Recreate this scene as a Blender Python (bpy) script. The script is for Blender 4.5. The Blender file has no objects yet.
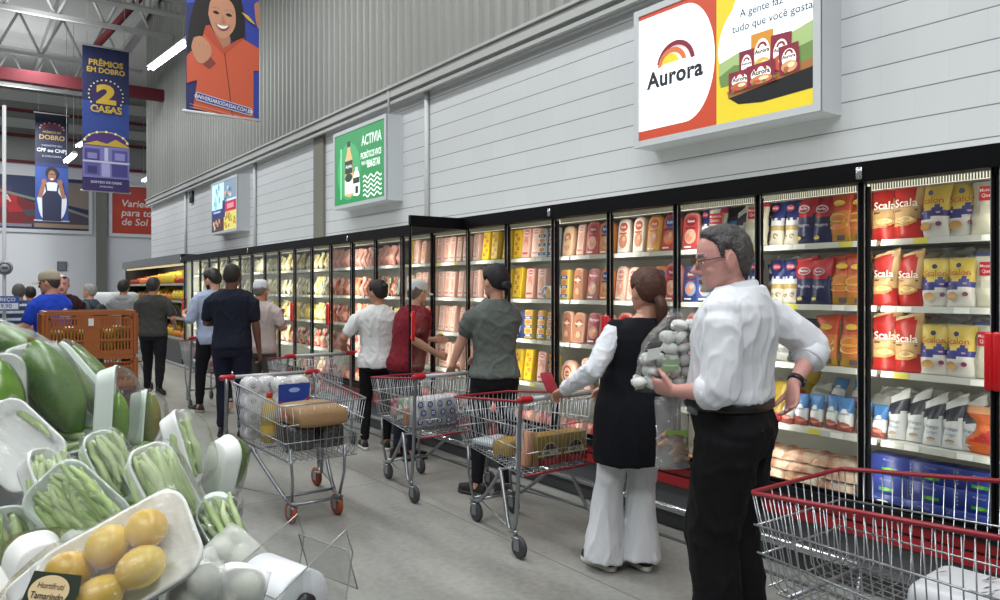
import bpy, bmesh, math, random
from mathutils import Vector, Matrix, noise, Euler
random.seed(7)
PI = math.pi
scene = bpy.context.scene
COL = scene.collection

# ---------------------------------------------------------------- colour / materials
def lin(h):
    if isinstance(h, str):
        h = h.lstrip('#'); c = [int(h[i:i+2], 16)/255 for i in (0, 2, 4)]
    else:
        c = list(h)
    return tuple(x/12.92 if x <= .04045 else ((x+.055)/1.055)**2.4 for x in c) + (1.0,)

_M = {}
def mat(col, rough=.5, metal=0., bump=0., bscale=60., spec=.5, var=0., vscale=8., emit=0., sheen=0., trans=0., alpha=1.):
    key = (col, rough, metal, bump, bscale, spec, var, vscale, emit, sheen, trans, alpha)
    if key in _M: return _M[key]
    m = bpy.data.materials.new('paint_%s' % str(col).lstrip('#')); m.use_nodes = True
    nt = m.node_tree; b = nt.nodes['Principled BSDF']
    b.inputs['Base Color'].default_value = lin(col); b.inputs['Roughness'].default_value = rough
    b.inputs['Metallic'].default_value = metal; b.inputs['Specular IOR Level'].default_value = spec
    if sheen: b.inputs['Sheen Weight'].default_value = sheen
    if trans: b.inputs['Transmission Weight'].default_value = trans
    if alpha < 1: b.inputs['Alpha'].default_value = alpha
    if emit:
        b.inputs['Emission Color'].default_value = lin(col); b.inputs['Emission Strength'].default_value = emit
    if var or bump:
        tc = nt.nodes.new('ShaderNodeTexCoord')
    if var:
        n = nt.nodes.new('ShaderNodeTexNoise'); n.inputs['Scale'].default_value = vscale; n.inputs['Detail'].default_value = 5
        nt.links.new(tc.outputs['Object'], n.inputs['Vector'])
        hs = nt.nodes.new('ShaderNodeHueSaturation'); hs.inputs['Color'].default_value = lin(col)
        mp = nt.nodes.new('ShaderNodeMapRange'); mp.inputs['From Min'].default_value = .25; mp.inputs['From Max'].default_value = .75
        mp.inputs['To Min'].default_value = 1-var; mp.inputs['To Max'].default_value = 1+var
        nt.links.new(n.outputs['Fac'], mp.inputs['Value']); nt.links.new(mp.outputs['Result'], hs.inputs['Value'])
        nt.links.new(hs.outputs['Color'], b.inputs['Base Color'])
    if bump:
        n2 = nt.nodes.new('ShaderNodeTexNoise'); n2.inputs['Scale'].default_value = bscale; n2.inputs['Detail'].default_value = 3
        nt.links.new(tc.outputs['Object'], n2.inputs['Vector'])
        bp = nt.nodes.new('ShaderNodeBump'); bp.inputs['Strength'].default_value = bump; bp.inputs['Distance'].default_value = .01
        nt.links.new(n2.outputs['Fac'], bp.inputs['Height']); nt.links.new(bp.outputs['Normal'], b.inputs['Normal'])
    _M[key] = m
    return m

def film(name, tint='#ffffff', gloss=.10, rough=.08, bump=0., bscale=40., haze=0., hazecol='#ffffff', gmax=.55):
    """thin clear sheet: transparent with a fresnel mirror, optionally a little milky"""
    if name in _M: return _M[name]
    m = bpy.data.materials.new(name); m.use_nodes = True; nt = m.node_tree; nt.nodes.clear()
    out = nt.nodes.new('ShaderNodeOutputMaterial'); tr = nt.nodes.new('ShaderNodeBsdfTransparent'); gl = nt.nodes.new('ShaderNodeBsdfGlossy')
    tr.inputs['Color'].default_value = lin(tint); gl.inputs['Roughness'].default_value = rough
    lw = nt.nodes.new('ShaderNodeLayerWeight'); lw.inputs['Blend'].default_value = .25
    mp = nt.nodes.new('ShaderNodeMapRange'); mp.inputs['To Min'].default_value = gloss; mp.inputs['To Max'].default_value = min(1, gloss+gmax)
    nt.links.new(lw.outputs['Fresnel'], mp.inputs['Value'])
    mx = nt.nodes.new('ShaderNodeMixShader'); nt.links.new(mp.outputs['Result'], mx.inputs['Fac'])
    base = tr
    if haze:
        df = nt.nodes.new('ShaderNodeBsdfDiffuse'); df.inputs['Color'].default_value = lin(hazecol)
        hz = nt.nodes.new('ShaderNodeMixShader'); hz.inputs['Fac'].default_value = haze
        nt.links.new(tr.outputs[0], hz.inputs[1]); nt.links.new(df.outputs[0], hz.inputs[2]); base = hz
    nt.links.new(base.outputs[0], mx.inputs[1]); nt.links.new(gl.outputs[0], mx.inputs[2]); nt.links.new(mx.outputs[0], out.inputs['Surface'])
    if bump:
        tc = nt.nodes.new('ShaderNodeTexCoord'); n = nt.nodes.new('ShaderNodeTexNoise'); n.inputs['Scale'].default_value = bscale; n.inputs['Detail'].default_value = 4
        mpn = nt.nodes.new('ShaderNodeMapping'); mpn.inputs['Scale'].default_value = (1, 2.6, 1)
        nt.links.new(tc.outputs['Object'], mpn.inputs['Vector']); nt.links.new(mpn.outputs['Vector'], n.inputs['Vector'])
        bp = nt.nodes.new('ShaderNodeBump'); bp.inputs['Strength'].default_value = bump; bp.inputs['Distance'].default_value = .02
        nt.links.new(n.outputs['Fac'], bp.inputs['Height']); nt.links.new(bp.outputs['Normal'], gl.inputs['Normal'])
    _M[name] = m
    return m

# ---------------------------------------------------------------- mesh builder
def frames(path):
    P = [Vector(p) for p in path]; n = len(P); T = []
    for i in range(n):
        a = P[max(i-1, 0)]; b = P[min(i+1, n-1)]; t = (b-a)
        T.append(t.normalized() if t.length > 1e-9 else Vector((0, 0, 1)))
    up = Vector((0, 0, 1)) if abs(T[0].z) < .9 else Vector((0, 1, 0))
    u = T[0].cross(up).normalized(); out = []
    for i in range(n):
        u = (u - T[i]*u.dot(T[i]))
        u = u.normalized() if u.length > 1e-6 else T[i].orthogonal().normalized()
        out.append((P[i], u, T[i].cross(u).normalized()))
    return out

def smooth_path(pts, k=4):
    """Catmull-Rom through pts (tuples of any length)"""
    pts = [tuple(p) for p in pts]; out = []
    for i in range(len(pts)-1):
        p0 = pts[max(i-1, 0)]; p1 = pts[i]; p2 = pts[i+1]; p3 = pts[min(i+2, len(pts)-1)]
        for j in range(k):
            t = j/k
            out.append(tuple(.5*((2*b)+(-a+c)*t+(2*a-5*b+4*c-d)*t*t+(-a+3*b-3*c+d)*t**3) for a, b, c, d in zip(p0, p1, p2, p3)))
    out.append(pts[-1])
    return out

class MB:
    def __init__(s): s.v = []; s.f = []; s.fm = []; s.fs = []
    def add(s, vs, fs, m=0, smooth=True, M=None):
        o = len(s.v)
        s.v.extend([tuple(M @ Vector(v)) for v in vs] if M is not None else [tuple(v) for v in vs])
        for i, f in enumerate(fs):
            s.f.append([o+k for k in f]); s.fm.append(m[i] if isinstance(m, (list, tuple)) else m); s.fs.append(smooth)
        return s
    def box(s, x0, y0, z0, x1, y1, z1, m=0, M=None):
        vs = [(x, y, z) for z in (z0, z1) for y in (y0, y1) for x in (x0, x1)]
        return s.add(vs, [(0, 2, 3, 1), (4, 5, 7, 6), (0, 1, 5, 4), (2, 6, 7, 3), (0, 4, 6, 2), (1, 3, 7, 5)], m, False, M)
    def rbox(s, x0, y0, z0, x1, y1, z1, r=.01, seg=2, m=0, M=None):
        bm = bmesh.new(); bmesh.ops.create_cube(bm, size=1)
        for v in bm.verts:
            v.co = Vector(((x0+x1)/2+v.co.x*(x1-x0), (y0+y1)/2+v.co.y*(y1-y0), (z0+z1)/2+v.co.z*(z1-z0)))
        bmesh.ops.bevel(bm, geom=bm.edges[:]+bm.verts[:], offset=r, segments=seg, profile=.5, affect='EDGES')
        bm.verts.index_update()
        s.add([v.co[:] for v in bm.verts], [[v.index for v in f.verts] for f in bm.faces], m, True, M); bm.free()
        return s
    def loft(s, rings, m=0, smooth=True, cap=True, M=None, closed=True):
        n = len(rings[0]); vs = [p for r in rings for p in r]; fs = []
        for i in range(len(rings)-1):
            for j in range(n if closed else n-1):
                a = i*n+j; b = i*n+(j+1) % n
                fs.append((a, b, b+n, a+n))
        if cap and closed:
            fs.append(tuple(range(n-1, -1, -1))); k = (len(rings)-1)*n; fs.append(tuple(range(k, k+n)))
        if not isinstance(m, (list, tuple)): m = [m]*len(fs)
        return s.add(vs, fs, m, smooth, M)
    def tube(s, path, r, n=8, m=0, cap=True, M=None, round_ends=False, closed=False):
        path = [Vector(p) for p in path]
        if closed: path = path + [path[0], path[1]]
        k = len(path)
        R = r if isinstance(r, (list, tuple)) else [r]*k
        fr = frames(path); rings = []
        def ring(P, u, w, a, b): return [P + u*(a*math.cos(2*PI*j/n)) + w*(b*math.sin(2*PI*j/n)) for j in range(n)]
        ab = lambda q: q if isinstance(q, (tuple, list)) else (q, q)
        if round_ends:
            P, u, w = fr[0]; t = (path[1]-path[0]).normalized(); a, b = ab(R[0])
            for q in (1.4, .95, .5): rings.append(ring(P - t*(a*math.sin(q)), u, w, a*math.cos(q), b*math.cos(q)))
        for (P, u, w), q in zip(fr, R):
            a, b = ab(q); rings.append(ring(P, u, w, a, b))
        if round_ends:
            P, u, w = fr[-1]; t = (path[-1]-path[-2]).normalized(); a, b = ab(R[-1])
            for q in (.5, .95, 1.4): rings.append(ring(P + t*(a*math.sin(q)), u, w, a*math.cos(q), b*math.cos(q)))
        return s.loft(rings, m, True, cap and not closed, M)
    def lathe(s, prof, n=20, m=0, M=None, cap=True, a0=0, a1=2*PI):
        rings = [[(r*math.cos(a0+(a1-a0)*j/n), r*math.sin(a0+(a1-a0)*j/n), z) for j in range(n)] for r, z in prof]
        return s.loft(rings, m, True, cap, M)
    def ell(s, c, rad, n=14, m=0, M=None):
        R = []
        for i in range(1, n//2+1):
            a = -PI/2+PI*i/(n//2+1)
            R.append([(c[0]+rad[0]*math.cos(a)*math.cos(2*PI*j/n), c[1]+rad[1]*math.cos(a)*math.sin(2*PI*j/n), c[2]+rad[2]*math.sin(a)) for j in range(n)])
        return s.loft(R, m, True, True, M)
    def prism(s, pts, z0, z1, m=0, M=None, smooth=False, mside=None):
        n = len(pts); vs = [(x, y, z0) for x, y in pts]+[(x, y, z1) for x, y in pts]
        fs = [tuple(range(n-1, -1, -1)), tuple(range(n, 2*n))]+[(j, (j+1) % n, n+(j+1) % n, n+j) for j in range(n)]
        ms = [m, m]+[m if mside is None else mside]*n
        return s.add(vs, fs, ms, smooth, M)
    def grid(s, fn, nu, nv, m=0, M=None, smooth=True):
        vs = [fn(i/nu, j/nv) for j in range(nv+1) for i in range(nu+1)]; w = nu+1
        fs = [(j*w+i, j*w+i+1, (j+1)*w+i+1, (j+1)*w+i) for j in range(nv) for i in range(nu)]
        return s.add(vs, fs, m, smooth, M)
    def mesh(s, name):
        me = bpy.data.meshes.new(name); me.from_pydata(s.v, [], s.f)
        me.polygons.foreach_set('material_index', s.fm); me.polygons.foreach_set('use_smooth', s.fs); me.update()
        return me
    def build(s, name, mats, parent=None, fix=False):
        me = s.mesh(name)
        for mm in (mats if isinstance(mats, (list, tuple)) else [mats]): me.materials.append(mm)
        if fix:
            bm = bmesh.new(); bm.from_mesh(me); bmesh.ops.recalc_face_normals(bm, faces=bm.faces[:]); bm.to_mesh(me); bm.free()
        return link(name, me, parent)

def link(name, data, parent=None):
    o = bpy.data.objects.new(name, data); COL.objects.link(o)
    if parent is not None: o.parent = parent
    return o

def tag(o, label=None, cat=None, group=None, kind=None):
    if label: o['label'] = label
    if cat: o['category'] = cat
    if group: o['group'] = group
    if kind: o['kind'] = kind
    return o

def thing(name, label, cat, loc=(0, 0, 0), rz=0., group=None):
    o = link(name, None); o.location = loc; o.rotation_euler = (0, 0, rz); o.empty_display_size = .1
    return tag(o, label, cat, group)

def struct(o): o['kind'] = 'structure'; return o

KIDS = {}
def children(o):
    return [c for c in bpy.data.objects if c.parent == o]
def dup(root, loc=None, rot=None, scale=None, label=None, group=None):
    def cp(o, par):
        c = o.copy(); COL.objects.link(c)
        if par is not None: c.parent = par
        for ch in kids(o): cp(ch, c)
        return c
    def kids(o):
        if o.name not in KIDS: KIDS[o.name] = [x.name for x in children(o)]
        return [bpy.data.objects[n] for n in KIDS[o.name]]
    c = cp(root, None)
    if loc is not None: c.location = loc
    if rot is not None: c.rotation_euler = rot
    if scale is not None: c.scale = scale if isinstance(scale, (tuple, list)) else (scale,)*3
    if label: c['label'] = label
    if group: c['group'] = group
    return c

# ---------------------------------------------------------------- flat printed art and lettering
_T = {}
def text_geo(s, size=1., bold=0., align='CENTER', shear=0., space=1.):
    key = (s, bold, align, shear, space)
    if key not in _T:
        cu = bpy.data.curves.new('t', 'FONT'); cu.body = s; cu.size = 1; cu.align_x = align; cu.align_y = 'CENTER'; cu.offset = bold; cu.shear = shear
        cu.space_character = space; cu.resolution_u = 3
        o = bpy.data.objects.new('t', cu); COL.objects.link(o); bpy.context.view_layer.update()
        me = bpy.data.meshes.new_from_object(o.evaluated_get(bpy.context.evaluated_depsgraph_get()))
        _T[key] = ([v.co[:2] for v in me.vertices], [tuple(p.vertices) for p in me.polygons])
        bpy.data.objects.remove(o); bpy.data.curves.remove(cu); bpy.data.meshes.remove(me)
    v, f = _T[key]
    return [(x*size, y*size) for x, y in v], f

class Art:
    """flat coloured shapes stacked in thin layers on one plane; x right, y up, normal toward the viewer"""
    def __init__(s, w=1, h=1): s.mb = MB(); s.mats = []; s.k = 0; s.w = w; s.h = h; s.step = .0006
    def mi(s, m):
        if m not in s.mats: s.mats.append(m)
        return s.mats.index(m)
    def poly(s, pts, m, lift=True):
        if lift: s.k += 1
        z = s.k*s.step
        from mathutils.geometry import tessellate_polygon
        tris = tessellate_polygon([[Vector((x, y, 0)) for x, y in pts]])
        fs = []
        for t in tris:
            a, b, c = [Vector(pts[i]) for i in t]
            fs.append(t if (b-a).cross(c-a) > 0 else (t[0], t[2], t[1]))
        s.mb.add([(x, y, z) for x, y in pts], fs, s.mi(m), False)
    def rect(s, x0, y0, x1, y1, m): s.poly([(x0, y0), (x1, y0), (x1, y1), (x0, y1)], m)
    def ell(s, cx, cy, rx, ry, m, a0=0, a1=2*PI, n=28):
        full = abs(a1-a0-2*PI) < 1e-6
        p = [(cx+rx*math.cos(a0+(a1-a0)*i/n), cy+ry*math.sin(a0+(a1-a0)*i/n)) for i in range(n if full else n+1)]
        s.poly(p, m)
    def arc(s, cx, cy, r0, r1, m, a0, a1, n=24, yk=1.):
        p = [(cx+r1*math.cos(a0+(a1-a0)*i/n), cy+yk*r1*math.sin(a0+(a1-a0)*i/n)) for i in range(n+1)]
        p += [(cx+r0*math.cos(a1+(a0-a1)*i/n), cy+yk*r0*math.sin(a1+(a0-a1)*i/n)) for i in range(n+1)]
        s.poly(p, m)
    def line(s, pts, w, m):
        pts = [Vector(p) for p in pts]; L = []; R = []
        for i, p in enumerate(pts):
            t = (pts[min(i+1, len(pts)-1)]-pts[max(i-1, 0)]).normalized(); n = Vector((-t.y, t.x))*(w/2)
            L.append(tuple(p+n)); R.append(tuple(p-n))
        s.k += 1; z = s.k*s.step; n = len(L)
        s.mb.add([(x, y, z) for x, y in L+R], [(i, n+i, n+i+1, i+1) for i in range(n-1)], s.mi(m), False)
    def blob(s, pts, m, k=5):
        q = smooth_path(list(pts)+[pts[0]], k)[:-1]
        s.poly(q, m)
    def text(s, t, x, y, size, m, bold=.0, align='CENTER', shear=0., sx=1., space=1.):
        s.k += 1; v, f = text_geo(t, size, bold, align, shear, space); z = s.k*s.step
        s.mb.add([(x+a*sx, y+b, z) for a, b in v], f, s.mi(m), False)
    def build(s, name, parent, origin, u, v, M=None):
        u = Vector(u).normalized(); v = Vector(v).normalized(); n = u.cross(v); o = Vector(origin)
        s.mb.v = [tuple(o+u*x+v*y+n*z) for x, y, z in s.mb.v]
        return s.mb.build(name, s.mats, parent)
# ================================================================ camera
H_CAM = 1.52
cam = bpy.data.cameras.new('camera'); cam.sensor_width = 36; cam.lens = 27.0; cam.shift_y = -.012; cam.clip_end = 200; cam.clip_start = .05
co = bpy.data.objects.new('camera', cam); COL.objects.link(co); co.location = (0, 0, H_CAM)
co.rotation_euler = (PI/2, 0, -math.atan2(.588, .809)); scene.camera = co
vs = scene.view_settings; vs.view_transform = 'Standard'; vs.look = 'None'; vs.exposure = 0; vs.gamma = 1; vs.use_curve_mapping = False

# ================================================================ setting materials
def mat_floor():
    m = bpy.data.materials.new('polished_concrete'); m.use_nodes = True; nt = m.node_tree; b = nt.nodes['Principled BSDF']
    tc = nt.nodes.new('ShaderNodeTexCoord'); L = nt.links.new
    n1 = nt.nodes.new('ShaderNodeTexNoise'); n1.inputs['Scale'].default_value = .9; n1.inputs['Detail'].default_value = 8; n1.inputs['Roughness'].default_value = .62
    mp = nt.nodes.new('ShaderNodeMapping'); mp.inputs['Scale'].default_value = (2.2, .55, 1)
    L(tc.outputs['Object'], mp.inputs['Vector']); L(mp.outputs['Vector'], n1.inputs['Vector'])
    n2 = nt.nodes.new('ShaderNodeTexNoise'); n2.inputs['Scale'].default_value = 26; n2.inputs['Detail'].default_value = 6
    L(tc.outputs['Object'], n2.inputs['Vector'])
    cr = nt.nodes.new('ShaderNodeValToRGB'); cr.color_ramp.elements[0].position = .36; cr.color_ramp.elements[1].position = .66
    cr.color_ramp.elements[0].color = lin('#73736e'); cr.color_ramp.elements[1].color = lin('#a0a09a')
    ad = nt.nodes.new('ShaderNodeMath'); ad.operation = 'MULTIPLY_ADD'; ad.inputs[1].default_value = .25; L(n2.outputs['Fac'], ad.inputs[0])
    sc = nt.nodes.new('ShaderNodeMath'); sc.operation = 'MULTIPLY'; sc.inputs[1].default_value = .78; L(n1.outputs['Fac'], sc.inputs[0]); L(sc.outputs[0], ad.inputs[2])
    L(ad.outputs[0], cr.inputs['Fac'])
    br = nt.nodes.new('ShaderNodeTexBrick'); br.offset = 0; br.inputs['Scale'].default_value = 1; br.inputs['Brick Width'].default_value = 3.2; br.inputs['Row Height'].default_value = 3.2
    br.inputs['Mortar Size'].default_value = .006; br.inputs['Color1'].default_value = br.inputs['Color2'].default_value = (1, 1, 1, 1); br.inputs['Mortar'].default_value = (.55, .55, .55, 1)
    mp2 = nt.nodes.new('ShaderNodeMapping'); mp2.inputs['Location'].default_value = (.5, 1.1, 0); L(tc.outputs['Object'], mp2.inputs['Vector']); L(mp2.outputs['Vector'], br.inputs['Vector'])
    mx = nt.nodes.new('ShaderNodeMix'); mx.data_type = 'RGBA'; mx.blend_type = 'MULTIPLY'; mx.inputs['Factor'].default_value = 1
    L(cr.outputs['Color'], mx.inputs['A']); L(br.outputs['Color'], mx.inputs['B']); L(mx.outputs['Result'], b.inputs['Base Color'])
    rr = nt.nodes.new('ShaderNodeMapRange'); rr.inputs['To Min'].default_value = .28; rr.inputs['To Max'].default_value = .55; L(n1.outputs['Fac'], rr.inputs['Value'])
    L(rr.outputs['Result'], b.inputs['Roughness'])
    return m

def mat_block():
    m = bpy.data.materials.new('painted_block'); m.use_nodes = True; nt = m.node_tree; b = nt.nodes['Principled BSDF']; L = nt.links.new
    tc = nt.nodes.new('ShaderNodeTexCoord'); sx = nt.nodes.new('ShaderNodeSeparateXYZ'); cx = nt.nodes.new('ShaderNodeCombineXYZ')
    L(tc.outputs['Object'], sx.inputs[0]); L(sx.outputs['Y'], cx.inputs['X']); L(sx.outputs['Z'], cx.inputs['Y'])
    br = nt.nodes.new('ShaderNodeTexBrick'); br.inputs['Scale'].default_value = 1; br.inputs['Brick Width'].default_value = 60; br.inputs['Row Height'].default_value = .182
    br.inputs['Mortar Size'].default_value = .0045; br.inputs['Mortar Smooth'].default_value = .3; br.inputs['Color1'].default_value = lin('#cbcecf'); br.inputs['Color2'].default_value = lin('#c8cbcc')
    br.inputs['Mortar'].default_value = lin('#7d8080'); L(cx.outputs[0], br.inputs['Vector'])
    L(br.outputs['Color'], b.inputs['Base Color']); b.inputs['Roughness'].default_value = .6
    b2 = nt.nodes.new('ShaderNodeTexBrick'); b2.inputs['Scale'].default_value = 1; b2.inputs['Brick Width'].default_value = .4; b2.inputs['Row Height'].default_value = .182; b2.inputs['Mortar Size'].default_value = .003; b2.inputs['Color1'].default_value = (1, 1, 1, 1); b2.inputs['Color2'].default_value = (.965, .965, .965, 1); b2.inputs['Mortar'].default_value = (.93, .93, .93, 1)
    L(cx.outputs[0], b2.inputs['Vector']); mx = nt.nodes.new('ShaderNodeMix'); mx.data_type = 'RGBA'; mx.blend_type = 'MULTIPLY'; mx.inputs['Factor'].default_value = 1
    L(br.outputs['Color'], mx.inputs['A']); L(b2.outputs['Color'], mx.inputs['B']); L(mx.outputs['Result'], b.inputs['Base Color'])
    bp = nt.nodes.new('ShaderNodeBump'); bp.invert = True; bp.inputs['Strength'].default_value = .5; bp.inputs['Distance'].default_value = .006
    L(br.outputs['Fac'], bp.inputs['Height']); L(bp.outputs['Normal'], b.inputs['Normal'])
    return m

M_white = mat('#c9cccd', .6, var=.03, vscale=1.2)
M_clad = mat('#8f918b', .5, .15, var=.04, vscale=.7)
M_steel = mat('#adaeac', .6)
M_red_steel = mat('#651822', .7)
M_roof = mat('#b4b5b3', .7, var=.05, vscale=.5)
M_trimgrey = mat('#a9aba8', .5)

# floor
mb = MB(); mb.box(-14, -6, -.12, 10, 34.2, 0); struct(mb.build('floor', mat_floor()))
mb = MB(); mb.box(3.5, -3, .0005, 3.535, 22.4, .004); struct(mb.build('trim_1', mat('#4c4c49', .6)))
# right wall of painted block, up to the ribbed cladding
mb = MB(); mb.box(4.7, -3, 0, 4.95, 24, 4.02); struct(mb.build('wall_right', mat_block()))
# ribbed metal cladding above
mb = MB(); prof = []; y = -3.0
while y < 24:
    prof += [(4.64, y), (4.64, y+.10), (4.60, y+.125), (4.60, y+.175)]; y += .2
prof.append((4.64, 24.0))
n = len(prof); mb.add([(x, y, 4.02) for x, y in prof]+[(x, y, 9.6) for x, y in prof], [(i, i+n, i+n+1, i+1) for i in range(n-1)], 0, False)
mb.box(4.66, -3, 4.02, 4.95, 24, 9.6); mb.box(4.60, 23.98, 4.02, 4.70, 24, 9.6)
struct(mb.build('wall_cladding', M_clad))
mb = MB(); mb.box(4.55, -3, 3.98, 4.70, 24, 4.08); mb.box(4.57, -3, 3.90, 4.62, 24, 3.94); mb.box(4.52, -3, 4.09, 4.60, 24, 4.12)
struct(mb.build('trim_2', M_trimgrey))
mb = MB(); mb.box(4.655, 11.12, 2.18, 4.72, 11.5, 3.98); struct(mb.build('column_1', mat('#77776c', .7)))
for i, y in enumerate((7.95, 14.45, 19.8)):
    mb = MB(); mb.tube([(4.67, y, 2.2), (4.67, y, 3.98)], .03, 8); struct(mb.build('trim_%d' % (i+3), M_white))
# back wall
YB = 34.0
mb = MB(); mb.box(-14, YB, 0, 10, YB+.2, 6.4); struct(mb.build('wall_back', mat('#d6d9de', .6)))
mb = MB(); mb.box(-14, YB-.05, 6.4, 10, YB+.2, 10); struct(mb.build('wall_back_upper', mat('#8b8d8c', .7)))
for i, z in enumerate((6.35, 7.35, 8.3)):
    mb = MB(); mb.box(-14, YB-.16, z-.05, 10, YB-.05, z+.05); struct(mb.build('beam_%d' % (i+1), M_red_steel))
mb = MB(); mb.box(-14, YB-.3, 8.6, 10, YB-.05, 9.0); mb.box(-14, YB-.3, 7.6, 10, YB-.05, 7.95); struct(mb.build('beam_4', M_trimgrey))
mb = MB(); mb.box(4.6, YB-.25, 0, 4.96, YB, 7.2); struct(mb.build('column_2', mat('#73756f', .7)))
# roof deck
mb = MB(); mb.box(-14, -6, 9.6, 10, 34.2, 9.75); struct(mb.build('ceiling', M_roof))
# roof purlins along the aisle and lattice trusses across it
for i in range(9):
    x = -12+i*2.05
    mb = MB(); mb.box(x-.05, -6, 9.30, x+.05, 34, 9.6); struct(mb.build('beam_%d' % (i+5), M_steel))
def lattice(y, z0, z1, x0=-13.8, x1=4.55, step=1.05):
    mb = MB()
    for z in (z0, z1): mb.box(x0, y-.06, z-.05, x1, y+.06, z+.05)
    k = int((x1-x0)/step)
    for j in range(k):
        a = x0+j*step; b = a+step/2; c = a+step
        mb.tube([(a, y, z0), (b, y, z1)], .035, 6); mb.tube([(b, y, z1), (c, y, z0)], .035, 6)
    return mb
for i, y in enumerate((9.5, 12.3, 15.1, 17.9, 20.7, 24.5, 28.5)):
    struct(lattice(y, 8.0, 9.15).build('beam_%d' % (i+13), M_steel))
mb = MB(); mb.box(-13.8, 17.0, 7.35, 4.55, 17.25, 7.40)   # ribbed cable tray
for i in range(150): mb.box(-13.8+i*.122, 16.98, 7.35, -13.75+i*.122, 17.0, 7.55)
struct(mb.build('beam_20', M_steel))
mb = MB(); mb.box(-13.8, 21.9, 6.62, 4.6, 22.1, 6.92); struct(mb.build('beam_23', M_red_steel))
mb = MB(); mb.tube([(3.02, 22.2, 7.9), (3.85, 20.7, 8.95)], .09, 8); struct(mb.build('beam_24', M_red_steel))
mb = MB(); mb.tube([(2.2, 12.8, 9.3), (3.4, 12.8, 8.0)], .045, 6); struct(mb.build('beam_25', M_steel))
mb = MB(); mb.tube([(.40, 9.0, 0), (.40, 9.0, 3.35)], .017, 8); struct(mb.build('column_3', mat('#c4c7c9', .5)))
# the fluorescent battens that hang from the roof
def batten(label, a, b):
    a = Vector(a); b = Vector(b); c = (a+b)/2; t = thing('fluorescent_batten', label, 'ceiling lamp', tuple(c)); d = (b-a)/2
    mb = MB(); s = Vector((d.y, -d.x, 0)).normalized()*.09; u = Vector((0, 0, .07))
    mb.add([-d-s+u, -d+s+u, d+s+u, d-s+u, -d-s*.4+u*2, -d+s*.4+u*2, d+s*.4+u*2, d-s*.4+u*2], [(3, 2, 1, 0), (4, 5, 6, 7), (0, 1, 5, 4), (1, 2, 6, 5), (2, 3, 7, 6), (3, 0, 4, 7)], 0, False)
    mb.build('housing', mat('#d8dadb', .5), t)
    for k in (-1, 1):
        m2 = MB(); m2.tube([-d*.98+s*.5*k+Vector((0, 0, .02)), d*.98+s*.5*k+Vector((0, 0, .02))], .02, 8); m2.build('tube', mat('#f6f9ff', .3, emit=9.0), t)
    for k in (-.8, .8):
        m3 = MB(); e = d*k; top = 9.6-c.z
        m3.tube([(e.x, e.y, e.z+.14), (e.x, e.y, top)], .006, 4); m3.build('hanger', M_steel, t)
    return t
batten('long lit fluorescent batten hanging beside the ribbed wall behind the biggest banner', (3.83, 16.1, 6.5), (3.62, 18.6, 6.5))
batten('short distant lit batten between the two blue banners, lower one', (2.79, 26.8, 5.40), (2.86, 25.3, 5.42))
batten('short distant lit batten just left of the long blue banner, higher one', (3.58, 30.9, 6.6), (3.62, 29.4, 6.5))
batten('distant lit batten just above the red wall poster', (6.19, 33.2, 5.83), (6.10, 31.4, 5.77))
# ================================================================ the row of glass-door freezers
M_black = mat('#08080a', .5, spec=.12); M_blackm = mat('#0f0f11', .5, spec=.3); M_inner = mat('#cfcfc6', .5); M_shelf = mat('#d6d6ce', .4)
M_glass = film('door_glass', '#f6faf8', .035, .02)
M_led = mat('#fffbe9', .4, emit=1.0)
M_kred = mat('#9c1f26', .4); M_kgrey = mat('#4d4e50', .5); M_chrome = mat('#c9cbcc', .22, .9); M_tagp = mat('#e6e6e0', .5)
M_handle = mat('#c3141c', .3)
SHELF_Z = (1.765, 1.425, 1.09, .735, .355)
XF, XS, XBK = 3.70, 3.86, 4.50
DOOR_W = .6
TOPZ = 2.14; GL0, GL1 = .445, 2.045

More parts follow.
